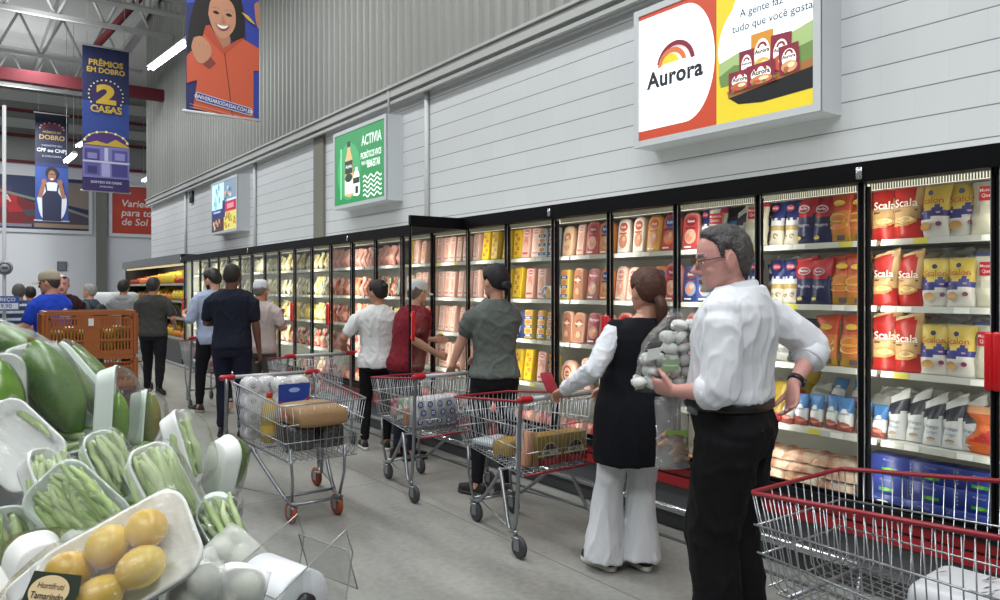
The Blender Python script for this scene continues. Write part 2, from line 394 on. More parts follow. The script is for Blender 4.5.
def cabinet(label, y0, nd, openk=None, handles=True, first=False, last=False):
    y1 = y0+nd*DOOR_W; L = y1-y0
    t = thing('freezer_cabinet', label, 'freezer', (XF, y0, 0), 0, 'glass door freezers in the wall row')
    X = lambda x: x-XF
    mb = MB()   # insulated body: back, roof, floor, ends
    mb.box(X(XBK), 0, .12, X(4.62), L, TOPZ); mb.box(X(3.66), 0, 2.10, X(XBK), L, TOPZ); mb.box(X(3.72), 0, .12, X(XBK), L, .33)
    if first: mb.box(X(3.74), 0, .12, X(4.55), .012, 2.1)
    if last: mb.box(X(3.74), L-.012, .12, X(4.55), L, 2.1)
    mb.build('body', M_inner, t)
    mb = MB(); mb.box(X(3.63), 0, GL1, X(3.72), L, TOPZ+.005); hd = mb.build('header', M_black, t); mb = MB(); mb.rbox(X(3.622), L-.034, 2.06, X(3.632), L-.002, 2.12, .003, 1); mb.build('joint_cap', M_chrome, hd)
    mb = MB(); mb.box(X(3.655), 0, .40, X(3.73), L, GL1*0+.445); mb.build('sill', M_blackm, t)
    mb = MB(); mb.box(X(3.69), 0, .0, X(3.76), L, .40); kp = mb.build('kick_panel', M_kgrey, t)
    mb = MB(); mb.box(X(3.672), 0, .275, X(3.69), L, .335); mb.box(X(3.672), 0, .35, X(3.69), L, .395); mb.build('red_stripe', M_kred, kp)
    mb = MB(); mb.tube([(X(3.66), 0, .13), (X(3.66), L, .13)], (.026, .026), 10, cap=True); mb.build('bumper_rail', M_chrome, kp)
    # louvred air grille just under the header and the lamp behind it
    mb = MB(); mb.box(X(3.755), .005, 2.018, X(3.79), L-.005, 2.046); g = mb.build('lamp', M_led, t)
    mb = MB(); ns = int(L/.013)
    for i in range(ns): mb.box(X(3.744), .004+i*.013, 2.015, X(3.752), .0095+i*.013, 2.05)
    mb.build('grille', mat('#b9b7aa', .5), g)
    mb = MB(); mb.box(X(3.82), .012, 2.03, X(XBK), L-.012, 2.10); mb.build('air_duct', mat('#8b8880', .5), t)
    # shelves with price rails
    for i, z in enumerate(SHELF_Z):
        xs = XS if i < 4 else 3.80
        mb = MB(); mb.box(X(xs), .012, z-.018, X(XBK), L-.012, z)
        if i == 4:
            for j in range(9): mb.box(X(3.745)+j*.008, .02, z-.012-.004*(9-j), X(3.749)+j*.008, L-.02, z-.004-.004*(9-j))
        s = mb.build('shelf' if i < 4 else 'deck', M_shelf, t)
        if i < 4:
            mb = MB(); mb.add([(X(xs)-.012, .012, z-.027), (X(xs)-.012, L-.012, z-.027), (X(xs)-.004, L-.012, z+.004), (X(xs)-.004, .012, z+.004), (X(xs)+.004, .012, z-.027), (X(xs)+.004, L-.012, z-.027), (X(xs)+.004, L-.012, z+.004), (X(xs)+.004, .012, z+.004)],
                [(0, 3, 2, 1), (4, 5, 6, 7), (0, 1, 5, 4), (3, 7, 6, 2), (0, 4, 7, 3), (1, 2, 6, 5)], 0, False)
            rng = random.Random(int(y0*10)+i)
            for k in range(nd*2):
                yy = .1+k*.3+rng.uniform(-.08, .1); x0 = X(xs)-.0135
                mm = 1 if rng.random() < .75 else 2
                mb.add([(x0, yy, z-.026), (x0, yy+.07, z-.026), (x0+.006, yy+.07, z+.002), (x0+.006, yy, z+.002)], [(0, 3, 2, 1)], mm, False)
            mb.build('price_rail', [mat('#c8c8c0', .35), mat('#efefea', .5), mat('#d9cf4a', .5)], s)
    # doors
    for k in range(nd):
        a = k*DOOR_W; b = a+DOOR_W; sw = .0175
        gk = round((y0+a-.18)/.6)          # global index from the near end
        left_handle = gk % 2 == 1          # handle pairs meet on every second mullion
        d = link('door', None, t); d.empty_display_size = .05
        if k == openk:
            d.location = (X(3.70), a, 0); d.rotation_euler = (0, 0, PI/2)
            left_handle = True
        else: d.location = (X(3.70), a, 0)
        W = DOOR_W
        mb = MB(); z0, z1 = GL0, GL1+.02
        mb.box(-.02, .003, z0, .004, sw, z1); mb.box(-.02, W-sw, z0, .004, W-.003, z1); mb.box(-.02, sw, z0, .004, W-sw, z0+.022)
        if k == openk: mb.box(-.032, sw, z1-.03, .008, W-sw, z1+.07); mb.box(-.032, .004, z1, .008, sw, z1+.07); mb.box(-.032, W-sw, z1, .008, W-.004, z1+.07)
        f = mb.build('door_frame', M_black, d)
        mb = MB(); mb.box(-.021, sw-.002, z0+.02, -.017, sw+.002, z1); mb.box(-.021, W-sw-.002, z0+.02, -.017, W-sw+.002, z1); mb.build('edge_strip', M_chrome, d)
        mb = MB(); mb.add([(-.01, sw, z0+.02), (-.01, W-sw, z0+.02), (-.01, W-sw, z1), (-.01, sw, z1)], [(0, 3, 2, 1)], 0, False); mb.build('glass', M_glass, d)
        hy = W-.016 if left_handle else .016
        if handles and (k == openk or not left_handle or True):
            mb = MB(); mb.rbox(-.060, hy-.017, 1.07, -.036, hy+.017, 1.33, .012, 2); mb.rbox(-.04, hy-.012, 1.09, -.018, hy+.012, 1.12, .004, 1); mb.rbox(-.04, hy-.012, 1.28, -.018, hy+.012, 1.31, .004, 1)
            mb.build('handle', M_handle, d)
    # lit posts inside each mullion
    for k in range(nd+1):
        yy = min(max(k*DOOR_W, .02), L-.02)
        mb = MB(); mb.box(X(3.708), yy-.009, .46, X(3.722), yy+.009, 2.03); mb.build('mullion', M_blackm, t)
    return t
cabinet('glass door freezer nearest the camera, behind the big empty cart', -.42, 4, first=True)
cabinet('glass door freezer behind the man in white shirt and the vest woman', 1.98, 4)
cabinet('freezer with one glass door swung open by the man in red', 4.38, 6, openk=2)
cabinet('far glass door freezer beyond the woman in the white tee', 7.98, 6)
cabinet('farthest glass door freezer, next to the open produce case', 11.58, 7, last=True)

# freezer lamps: a strip in each bay behind the mullion, facing the goods (these are the cabinet's own LED posts)
def area(name, loc, rot, sx, sy, power, col=(1, 1, 1), spread=PI):
    l = bpy.data.lights.new(name, 'AREA'); l.shape = 'RECTANGLE'; l.size = sx; l.size_y = sy; l.energy = power; l.color = col; l.spread = spread
    o = bpy.data.objects.new(name, l); COL.objects.link(o); o.location = loc; o.rotation_euler = rot
    return o
FZ = 3.0
for k in range(0, 27):
    y = .18+k*.6
    if k < 13:
        area('led_post', (3.772, y, 1.22), (0, math.radians(-90), 0), 1.55, .05, FZ, (1, .95, .85))
    elif k % 2 == 1:
        area('led_post', (3.772, y+.3, 1.22), (0, math.radians(-90), 0), 1.55, .3, FZ*2.5, (1, .96, .86))

# ---------------------------------------------------------------- open produce case at the end of the row
pc = thing('produce_case', 'open dark produce case stacked with yellow fruit at the row end', 'produce case', (XF, 15.8, 0))
mb = MB(); L = 6.4; mb.box(.8, 0, 0, .95, L, 2.16); mb.box(-.05, 0, 2.06, .95, L, 2.2); mb.box(0, 0, 0, .9, .05, 2.1); mb.box(0, L-.05, 0, .9, L, 2.1); mb.build('body', mat('#2a2826', .5), pc)
mb = MB(); mb.box(-.08, 0, 2.02, 0, L, 2.2); mb.build('header', mat('#55585a', .4), pc)
mb = MB(); mb.box(-.05, 0, 0, .8, L, .45); mb.build('base', mat('#3a3a3b', .5), pc)
mb = MB(); mb.box(.02, .06, 1.98, .06, L-.06, 2.02); mb.build('lamp', mat('#d8c8a0', .4, emit=.8), pc)
PCZ = (1.62, 1.27, .92, .5)
for z in PCZ:
    mb = MB(); mb.add([(0, .06, z-.05), (0, L-.06, z-.05), (.8, L-.06, z+.05), (.8, .06, z+.05), (0, .06, z-.02), (0, L-.06, z-.02), (.8, L-.06, z+.08), (.8, .06, z+.08)], [(0, 3, 2, 1), (4, 5, 6, 7), (0, 1, 5, 4), (2, 3, 7, 6), (0, 4, 7, 3), (1, 2, 6, 5)], 0, False)
    mb.build('shelf', mat('#8b8a80', .5), pc)
area('case_lamp', (3.78, 19.0, 2.0), (0, math.radians(-25), 0), .1, 6.0, 24, (1, .9, .72))
fr_proto = {}
def fruit(kind):
    if kind in fr_proto: return fr_proto[kind]
    c, sh = {'mango': ('#d8a62a', (.06, .06, .075)), 'red_apple': ('#a3301f', (.05, .05, .048)), 'lime': ('#8f9a2c', (.045, .045, .05)), 'orange': ('#d9822b', (.055, .055, .055)), 'yellow_melon': ('#e3c33a', (.075, .075, .085))}[kind]
    mb = MB(); mb.ell((0, 0, sh[2]), sh, 10); o = mb.build(kind, mat(c, .4)); fr_proto[kind] = [o, False]
    return fr_proto[kind]
ORD = ['zeroth', 'first', 'second', 'third', 'fourth', 'fifth', 'sixth', 'seventh', 'eighth', 'ninth', 'tenth', 'eleventh', 'twelfth', 'thirteenth', 'fourteenth', 'fifteenth', 'sixteenth', 'seventeenth', 'eighteenth', 'nineteenth', 'twentieth', 'twenty-first', 'twenty-second', 'twenty-third', 'twenty-fourth', 'twenty-fifth', 'twenty-sixth']
frng = random.Random(3)
names = ['mango', 'yellow_melon', 'red_apple', 'orange', 'lime']
SN = ['top', 'second', 'third', 'bottom']
for si, z in enumerate(PCZ):
    for zone in range(5):
        kind = names[(zone*2+si) % 5] if si else names[[2, 1, 0, 3, 2][zone]]
        cname = {'mango': 'golden mango', 'yellow_melon': 'pale yellow melon', 'red_apple': 'red apple', 'orange': 'orange', 'lime': 'green lime'}[kind]
        for i in range(12):
            row = i % 3; colu = i//3
            y = 15.95+zone*1.22+colu*.29+frng.uniform(-.03, .03); xx = .1+row*.17
            p = fruit(kind)
            if not p[1]: o = p[0]; p[1] = True
            else: o = p[0].copy(); COL.objects.link(o)
            o.location = (XF+xx, y, z-.02+.125*xx+row*.03); o.scale = (1.35,)*3
            tag(o, '%s in the %s bay on the %s shelf of the open produce case' % (cname, ['nearest', 'second', 'middle', 'fourth', 'farthest'][zone], SN[si]), kind.replace('_', ' '), '%s heap, %s shelf %s bay of produce case' % (cname, SN[si], ORD[zone+1]))
# ================================================================ packages: local frame x right, -y front, z up, base at origin
def lens(w, t, z, n=12, yb=.55, p=.75):
    """closed ring, lens-shaped in plan; front half bulges to -y"""
    R = []
    for i in range(n):
        u = -1+2*i/n; R.append((u*w/2, -t*(1-u*u)**p, z))
    for i in range(n):
        u = 1-2*i/n; R.append((u*w/2, t*yb*(1-u*u)**p, z))
    return R
def pouch_mesh(mb, w, h, t, band, seed=0, top='flat', nv=18, n=12, crumple=.004, slant=0., topw=1.):
    """stand-up or pillow bag: band(u,v)->material slot (u -1..1 across, v 0..1 up)"""
    rings = []; ms = []
    for j in range(nv+1):
        v = j/nv
        th = t*(.35+.65*math.sin(min(1, v/.35)*PI/2))*(1-max(0, (v-.35)/.65)**1.6*.97) if v > 0 else t*.35
        ww = w*(1-.07*math.sin(PI*min(1, v*1.15)))*(1+(topw-1)*v)
        r = lens(ww, max(th, .0015), h*v, n)
        out = []
        for i, (x, y, z) in enumerate(r):
            q = Vector((x*18+seed*3.1, z*18, seed*7.7+(1 if i < n else 5)))
            d = noise.noise(q)*crumple*2*(1 if 0 < j else .3)
            zz = z + slant*(x/w+.5)*v*v*h + (noise.noise(Vector((x*25, seed, 3)))*crumple if j == nv else 0)
            out.append((x+d*.5, y+d, zz))
        rings.append(out)
    for j in range(nv):
        v = (j+.5)/nv
        for i in range(2*n):
            u = (-1+2*(i+.5)/n) if i < n else (1-2*(i-n+.5)/n)
            ms.append(band(u, v, i < n))
    ms += [0, 0]
    mb.loft(rings, ms, True, True)
def lab(parent, name, art, w=0, origin=(0, 0, 0)):
    return art.build(name, parent, origin, (1, 0, 0), (0, 0, 1))
def badge(art_fn, mats, parent, t, w, name='lettering', bulge=True):
    """art in (x,z) laid over a bulged bag front"""
    a = Art(); art_fn(a)
    vs = []
    for x, y, z in a.mb.v:
        u = max(-1, min(1, x/(w/2))); yy = -t*(1-u*u)**.75 - .004 - z
        vs.append((x, yy, y))
    a.mb.v = vs
    return a.mb.build(name, a.mats, parent)

PROTO = {}
def proto(kind):
    if kind in PROTO: return PROTO[kind]
    PROTO[kind] = [MAKERS[kind](), False]
    return PROTO[kind]
G = lambda c, r=.32: mat(c, r)
MAKERS = {}
def maker(fn): MAKERS[fn.__name__] = fn; return fn

def bag(name, mats, w, h, t, band, **kw):
    t0 = link(name, None); t0.empty_display_size = .03
    mb = MB(); pouch_mesh(mb, w, h, t, band, **kw); mb.build('bag', mats, t0)
    return t0
@maker
def scala():
    def band(u, v, f):
        if v > .93: return 2
        if v < .24+.10*max(0, u): return 0
        if v < .55: return 1
        if v > .55 and u > .45+.5*(.8-v): return 1
        return 0
    o = bag('cheese_bag', [G('#b4231e'), G('#c9a571'), G('#d8b98a')], .145, .265, .04, band, slant=.16, seed=1)
    def art(a):
        a.ell(0, .085, .045, .024, G('#c99e5a')); a.ell(.004, .088, .034, .014, G('#e3c486'))
        a.text('Scala', 0, .163, .052, G('#f6f1e6'), .012); a.rect(-.05, .128, .05, .136, G('#6b3a1c'))
    badge(art, None, o, .04, .145); return o
@maker
def scalon():
    def band(u, v, f):
        if v > .95: return 3
        if v > .55+.06*math.sin(u*5): return 0
        if v > .36+.05*u: return 1
        return 2
    o = bag('cheese_bag', [G('#d9bf55'), G('#3b3f86'), G('#dcd9d2'), G('#cfc07a')], .14, .245, .042, band, seed=2)
    def art(a):
        a.text('Scalon', 0, .165, .04, G('#b8572a'), .008); a.ell(0, .2, .012, .012, G('#3b3f6a')); a.ell(-.025, .05, .028, .02, G('#b98d4e')); a.ell(.035, .06, .011, .011, G('#7b2f52'))
        a.rect(-.045, .108, .04, .116, G('#d6a3b8'))
    badge(art, None, o, .042, .14); return o
@maker
def whitecheese():
    o = bag('cheese_bag', [G('#d8d4c0'), G('#c4213a'), G('#4a62a4')], .15, .26, .045, lambda u, v, f: 2 if v > .93 else (1 if v > .86 and u > .4 else 0), seed=3)
    def art(a):
        a.rect(-.03, .15, .055, .215, G('#b62234')); a.text('Mussarela', .012, .195, .02, G('#f1e6df'), .006); a.text('Queijo', .012, .17, .022, G('#f1e6df'), .006)
        a.rect(-.02, .09, .03, .13, G('#c7c4b4')); a.ell(.04, .06, .012, .012, G('#5a5f77'))
    badge(art, None, o, .045, .15); return o
@maker
def navywhite():
    def band(u, v, f): return 0 if v > .58+.05*math.sin(u*9) else (2 if v > .42 else (1 if v > .34 else 3))
    o = bag('bread_pouch', [G('#24306e'), G('#b39a62'), G('#d7d9e0'), G('#d9d1c2')], .105, .25, .032, band, seed=4)
    def art(a):
        a.ell(0, .205, .024, .017, G('#b03a4e')); a.text('Tirol', 0, .205, .018, G('#f0e8ea'), .006); a.arc(-.02, .045, .006, .011, G('#7b6236'), 0, PI*1.5); a.arc(.018, .05, .008, .013, G('#7b6236'), 0, PI*1.6)
    badge(art, None, o, .032, .105); return o
@maker
def rednavy():
    def band(u, v, f): return 0 if v > .52+.1*abs(u) else 1
    o = bag('frozen_snack_bag', [G('#b3202a'), G('#20254f'), G('#c9c9cf')], .135, .255, .04, band, seed=5, slant=.08)
    def art(a):
        a.ell(0, .185, .035, .022, G('#cfd0dc')); a.ell(0, .185, .029, .016, G('#a2243a')); a.text('Perdix', 0, .185, .018, G('#ffffff'), .006); a.text('Nuggets', 0, .1, .022, G('#c7cad8'), .004); a.ell(-.02, .03, .018, .01, G('#c7b23e'))
    badge(art, None, o, .04, .135); return o
@maker
def redyellow():
    def band(u, v, f):
        if v < .14: return 2
        return 0 if v > .6 else 1
    o = bag('pizza_cheese_bag', [G('#c4502c'), G('#cf7a3e'), G('#b98a24')], .135, .26, .038, band, seed=6, slant=.05)
    def art(a):
        a.ell(0, .125, .052, .026, G('#dcb255')); a.ell(0, .09, .054, .024, G('#e3c06a')); a.ell(.012, .2, .03, .015, G('#d9b64a')); a.rect(.01, .01, .045, .035, G('#5a4a52'))
    badge(art, None, o, .038, .135); return o
@maker
def sachet():
    def band(u, v, f): return 0 if v > .62+.06*math.cos(u*4) else (2 if v < .26-.1*u else 1)
    o = bag('yogurt_sachet', [G('#3f78b5'), G('#dfe2e4'), G('#9c4a3e')], .075, .16, .03, band, seed=7)
    def art(a):
        a.text('Batavo', 0, .085, .018, G('#3b3b52'), .004); a.ell(.008, .03, .02, .012, G('#b06a58'))
    badge(art, None, o, .03, .075); return o
@maker
def darkpouch():
    def band(u, v, f): return 0 if (v > .52+.12*abs(u)) and v < .86 else 1
    o = bag('liquid_food_pouch', [G('#2b2c38'), G('#c6c8c9')], .1, .2, .035, band, seed=8, slant=.3)
    def art(a):
        a.text('Frango', 0, .085, .02, G('#30486b'), .004); a.text('Grego', .0, .06, .018, G('#4a6a93'), .003); a.ell(0, .03, .02, .008, G('#a08f7c'))
    badge(art, None, o, .035, .1); return o
@maker
def greybag():
    return bag('folded_pouch', [G('#b9bab6'), G('#8d8e8e')], .16, .12, .03, lambda u, v, f: 1 if (v > .4 and v < .6 and u > 0) else 0, seed=9, crumple=.012)
@maker
def blackbag():
    return bag('black_sack', [G('#26272b')], .22, .24, .07, lambda u, v, f: 0, seed=10, crumple=.015)
@maker
def goldbag():
    o = bag('gold_foil_bag', [G('#a98f2e', .25), G('#8e7420', .25), G('#a3222a')], .16, .2, .045, lambda u, v, f: 2 if v < .2 else (0 if v > .5 else 1), seed=11, crumple=.01); return o
@maker
def orangebag():
    o = bag('chicken_bag', [G('#c8602a'), G('#b4302a'), G('#dba37c')], .2, .2, .05, lambda u, v, f: 1 if v < .45+.3*u and v > .2 else (2 if v > .85 else 0), seed=12, crumple=.012); return o
@maker
def clearbag():
    return bag('bread_roll_bag', [mat('#c9bda0', .2), mat('#a8784a', .3)], .18, .1, .05, lambda u, v, f: 1 if noise.noise(Vector((u*3, v*3, 2))) > .12 else 0, seed=13, crumple=.014)
@maker
def butterbox():
    t = link('butter_box', None)
    mb = MB(); mb.rbox(-.105, -.05, 0, .105, .05, .098, .004, 1); mb.build('carton', G('#2b3a86', .35), t)
    a = Art(); a.rect(-.035, .018, .04, .034, G('#3f8f3c')); a.ell(0, .026, .02, .01, G('#67b23c')); a.text('Manteiga', 0, .075, .016, G('#8e9ad0'), .003)
    for k in range(4): a.rect(-.098, .02+k*.018, -.092, .028+k*.018, G('#9aa3cf'))
    a.build('lettering', t, (0, -.0505, 0), (1, 0, 0), (0, 0, 1)); 
    mb = MB(); mb.box(.1052, -.045, .004, .1062, .045, .094); mb.build('end_flap', G('#c9ccd8'), t)
    return t
@maker
def meat():
    t = link('meat_pack', None); mb = MB(); rg = random.Random(5)
    def f(u, v):
        x = (u-.5)*.26; y = (v-.5)*.2; e = min(u, 1-u, v, 1-v); z = .05*min(1, e*5)**.5
        return (x, y, .004+z+.012*noise.noise(Vector((x*22, y*22, 1)))*min(1, e*6))
    mb.grid(f, 16, 12, 0); mb.box(-.12, -.09, 0, .12, .09, .006, 1)
    m = bpy.data.materials.new('marbled_meat'); m.use_nodes = True; nt = m.node_tree; b = nt.nodes['Principled BSDF']; b.inputs['Roughness'].default_value = .22
    tc = nt.nodes.new('ShaderNodeTexCoord'); n = nt.nodes.new('ShaderNodeTexNoise'); n.inputs['Scale'].default_value = 14; n.inputs['Detail'].default_value = 3
    cr = nt.nodes.new('ShaderNodeValToRGB'); cr.color_ramp.elements[0].position = .34; cr.color_ramp.elements[0].color = lin('#a86a52'); cr.color_ramp.elements[1].position = .66; cr.color_ramp.elements[1].color = lin('#e3d3bd')
    e = cr.color_ramp.elements.new(.5); e.color = lin('#d9ab8c')
    nt.links.new(tc.outputs['Object'], n.inputs['Vector']); nt.links.new(n.outputs['Fac'], cr.inputs['Fac']); nt.links.new(cr.outputs['Color'], b.inputs['Base Color'])
    mb.build('meat', [m, G('#d8d8d2')], t, fix=False); 
    return t
def archpts(w, h, n=10, sq=.62):
    pts = [(-w/2, 0), (w/2, 0)]; r = w/2; z0 = h-r*1.15
    for i in range(n+1):
        a = PI*i/n; pts.append((r*math.copysign(abs(math.cos(a))**sq, math.cos(a)), z0+(h-z0)*abs(math.sin(a))**sq))
    return pts
def arch_pack(name, w, h, d, c_body, c_label, c_top, c_food, txt, style=0, c_text='#ffffff'):
    """rounded-top sliced-meat pack: bulged tray, printed arch label, name patch and food picture"""
    t = link(name, None); mb = MB(); rings = []
    for y, s in ((-d/2, .94), (-d/2+.006, 1), (0, 1.0), (d/2-.006, .97), (d/2, .9)):
        rings.append([(x*s, y, h/2+(z-h/2)*s+(0 if s == 1 else -(1-s)*h/2*.6)) for x, z in archpts(w, h)])
    mb.loft(rings, 0, True, True); mb.build('tray', mat(c_body, .22), t)
    a = Art(); a.step = .0008; pts = archpts(w*.86, h*.9)
    a.poly([(x, z+h*.035) for x, z in pts], G(c_label))
    if style == 0:       # coloured top with name patch, food window under it
        a.ell(0, h*.76, w*.33, h*.13, G(c_top)); a.text(txt, 0, h*.76, w*.2, G(c_text), .01)
        a.ell(0, h*.36, w*.34, h*.2, G(c_food)); a.ell(-w*.06, h*.34, w*.22, h*.11, G('#d98f76')); a.ell(w*.08, h*.42, w*.14, h*.07, G('#eab59a')); a.rect(-w*.3, h*.55, w*.3, h*.6, G(c_top))
        a.rect(-w*.33, h*.06, w*.1, h*.1, G(c_text))
    elif style == 1:     # big swirl
        a.arc(0, h*.6, w*.16, w*.3, G(c_top), -.4, PI*1.25, 20, 1.1); a.ell(0, h*.62, w*.16, h*.1, G(c_food)); a.text(txt, 0, h*.62, w*.18, G(c_text), .01)
        a.arc(0, h*.3, w*.14, w*.24, G(c_top), PI*.9, PI*2.2, 18, .9); a.ell(0, h*.27, w*.2, h*.1, G(c_food))
    elif style == 2:     # three stacked bands
        for i in range(3):
            z = h*(.1+.29*i); a.rect(-w*.4, z, w*.4, z+h*.11, G(c_top)); a.ell(0, z+h*.17, w*.28, h*.08, G(c_food)); a.text(txt, 0, z+h*.055, w*.2, G(c_text), .01)
    a.build('label', t, (0, -d/2-.0005, 0), (1, 0, 0), (0, 0, 1))
    return t
AR = {
 'arch_red': (.115, .235, .06, '#d88f86', '#c4454a', '#8e2433', '#e2b09a', 'Seara', 0),
 'arch_redblue': (.125, .235, .06, '#c95a50', '#c8402f', '#26468f', '#e0733f', 'Sadia', 0),
 'arch_yellow': (.125, .24, .06, '#d99a45', '#e0a033', '#c4552b', '#dd8a3c', 'Aves', 0),
 'arch_white': (.105, .23, .05, '#dccabd', '#e9e2d8', '#c2573f', '#c98a66', 'Sadia', 0),
 'arch_brown': (.115, .225, .06, '#cf9f86', '#a9745a', '#7b3a34', '#d8a184', 'Rezende', 1),
 'arch_beige': (.12, .225, .06, '#dbb79a', '#e0c29f', '#b1533c', '#d99879', 'Seara', 1),
 'arch_maroon': (.125, .225, .06, '#c98a80', '#8e2a3c', '#b8455a', '#b98a6e', 'Perdigao', 0),
 'arch_orangeblue': (.125, .225, .06, '#dc8a52', '#d98548', '#2d4a94', '#e0b27c', 'Seara', 0),
 'arch_navy': (.125, .225, .06, '#4d5a8a', '#2d3f7e', '#7a4450', '#8fa0c0', 'Sadia', 0),
 'arch_pink': (.10, .23, .06, '#e2b4a4', '#e6c3b4', '#c98476', '#d79a86', 'Aurora', 0),
}
for k_, v_ in AR.items():
    MAKERS[k_] = (lambda v=v_: arch_pack('ham_pack', *v))
def tall_pack(name, w, h, d, body, label, top, food, txt, ctext='#ffffff', style=2):
    t = link(name, None); mb = MB(); mb.rbox(-w/2, -d/2, 0, w/2, d/2, h, .012, 2); mb.build('wrapper', mat(body, .25), t)
    a = Art(); a.step = .0008
    a.rect(-w*.42, h*.05, w*.42, h*.95, G(label))
    if style == 2:
        for i in range(3):
            z = h*(.08+.3*i); a.rect(-w*.42, z, w*.42, z+h*.1, G(top)); a.ell(0, z+h*.19, w*.32, h*.07, G(food)); a.text(txt, 0, z+h*.05, w*.24, G(ctext), .01)
    elif style == 3:
        a.ell(0, h*.86, w*.3, h*.07, G(top)); a.text(txt, 0, h*.86, w*.2, G(ctext), .01); a.ell(0, h*.5, w*.26, h*.2, G(food)); a.ell(0, h*.4, w*.2, h*.14, G('#d9a08e')); a.rect(-w*.3, h*.14, w*.3, h*.2, G(top)); a.rect(-w*.3, h*.68, w*.3, h*.71, G(food))
    elif style == 4:
        for i, (x, z) in enumerate(((-.15, .2), (.12, .34), (-.1, .5), (.14, .66), (-.12, .8))): a.ell(x*w, z*h, w*.17, h*.055, G(top)); a.text(txt, x*w, z*h, w*.12, G(ctext), .008)
    a.build('label', t, (0, -d/2-.0006, 0), (1, 0, 0), (0, 0, 1)); return t
TP = {
 'tall_yellow': ('mortadella_pack', .1, .245, .07, '#d3ae22', '#e2bd22', '#b5532a', '#8c3a2c', 'Ouro', '#ffe9a0', 4),
 'tall_redpink': ('sausage_pack', .105, .24, .07, '#d2a094', '#d8aa9e', '#b03038', '#c2786a', 'Lebon', '#ffffff', 3),
 'tall_pink': ('sausage_pack', .088, .235, .06, '#ddb3a6', '#e2c0b4', '#c4776e', '#d49c8c', 'Estrela', '#fff0ea', 3),
 'tall_blue': ('sausage_pack', .085, .23, .06, '#d6d8dd', '#dfe0e2', '#2f5197', '#d08a3a', 'Sadia', '#ffffff', 2),
 'tall_blueyellow': ('sausage_pack', .09, .225, .06, '#d0b257', '#d9b658', '#2b4a90', '#cf7a3f', 'Sadia', '#ffffff', 2),
}
for k_, v_ in TP.items(): MAKERS[k_] = (lambda v=v_: tall_pack(*v))
@maker
def sidepack():
    t = link('sausage_pack', None); mb = MB(); mb.rbox(-.13, -.05, 0, .13, .05, .105, .03, 3); mb.build('wrapper', mat('#dfe0e0', .25), t)
    a = Art(); a.step = .0008
    for x in (-.06, .06): a.ell(x, .052, .045, .045, G('#2b4a90')); a.ell(x+.03, .05, .03, .04, G('#d09a3a')); a.text('X', x-.005, .052, .05, G('#e8e8e8'), .01)
    a.build('label', t, (0, -.0508, 0), (1, 0, 0), (0, 0, 1)); return t
@maker
def pinkroll():
    t = link('ham_roll', None); mb = MB(); mb.tube([(-.13, 0, .06), (-.1, 0, .06), (.1, 0, .06), (.13, 0, .06)], [.03, .06, .06, .03], 14); mb.build('wrapper', mat('#d89a88', .2), t)
    mb = MB(); mb.tube([(-.05, 0, .06), (.05, 0, .06)], .0612, 14); mb.build('label', G('#b5423a'), t); return t
@maker
def roundpack():
    t = link('mortadella_pack', None); mb = MB(); mb.lathe([(.02, -.035), (.085, -.035), (.1, -.02), (.1, .02), (.085, .035), (.02, .035)], 20, 0, Matrix.Translation((0, 0, .1)) @ Matrix.Rotation(PI/2, 4, 'X')); mb.build('wrapper', mat('#dcae9c', .25), t)
    a = Art(); a.ell(0, .1, .07, .07, G('#e0bca8')); a.arc(0, .1, .045, .06, G('#a8402f'), .3, PI*1.7); a.ell(0, .1, .03, .022, G('#a8402f')); a.text('Ceratti', 0, .1, .022, G('#fff'+'0e0'), .008)
    a.build('label', t, (0, -.0358, 0), (1, 0, 0), (0, 0, 1)); return t

DESC = {'scala': ('red and beige cheese bag', 'cheese bag'), 'scalon': ('yellow and blue cheese bag', 'cheese bag'), 'whitecheese': ('cream cheese bag', 'cheese bag'), 'navywhite': ('navy and white bread pouch', 'pouch'),
 'rednavy': ('red and navy snack bag', 'snack bag'), 'redyellow': ('orange red pizza-cheese bag', 'cheese bag'), 'sachet': ('blue-topped yogurt sachet', 'sachet'), 'darkpouch': ('dark-topped pale pouch', 'pouch'), 'greybag': ('folded grey pouch', 'pouch'),
 'blackbag': ('black sack', 'sack'), 'goldbag': ('gold foil bag', 'bag'), 'orangebag': ('orange chicken bag', 'chicken bag'), 'clearbag': ('clear roll bag', 'bread bag'), 'butterbox': ('navy butter carton', 'carton'), 'meat': ('marbled meat pack', 'meat pack'),
 'arch_red': ('red arched ham pack', 'ham pack'), 'arch_redblue': ('red blue-capped ham pack', 'ham pack'), 'arch_yellow': ('yellow arched ham pack', 'ham pack'), 'arch_white': ('white arched ham pack', 'ham pack'), 'arch_brown': ('brown arched ham pack', 'ham pack'),
 'arch_beige': ('beige swirl ham pack', 'ham pack'), 'arch_maroon': ('maroon arched ham pack', 'ham pack'), 'arch_orangeblue': ('orange blue-capped ham pack', 'ham pack'), 'arch_navy': ('navy arched ham pack', 'ham pack'), 'arch_pink': ('pink arched ham pack', 'ham pack'),
 'tall_yellow': ('tall yellow meat pack', 'meat pack'), 'tall_redpink': ('pink red-capped sausage pack', 'sausage pack'), 'tall_pink': ('pale pink sausage pack', 'sausage pack'), 'tall_blue': ('white blue-banded sausage pack', 'sausage pack'),
 'tall_blueyellow': ('yellow blue-banded sausage pack', 'sausage pack'), 'sidepack': ('white lying sausage pack', 'sausage pack'), 'pinkroll': ('pink ham roll', 'ham roll'), 'roundpack': ('round mortadella pack', 'meat pack')}
SHN = ['top', 'second', 'third', 'fourth', 'bottom']
def doorname(k): return 'freezer door beyond the rightmost one' if k < 0 else 'rightmost freezer door' if k == 0 else '%s freezer door from right' % ORD[k+1]
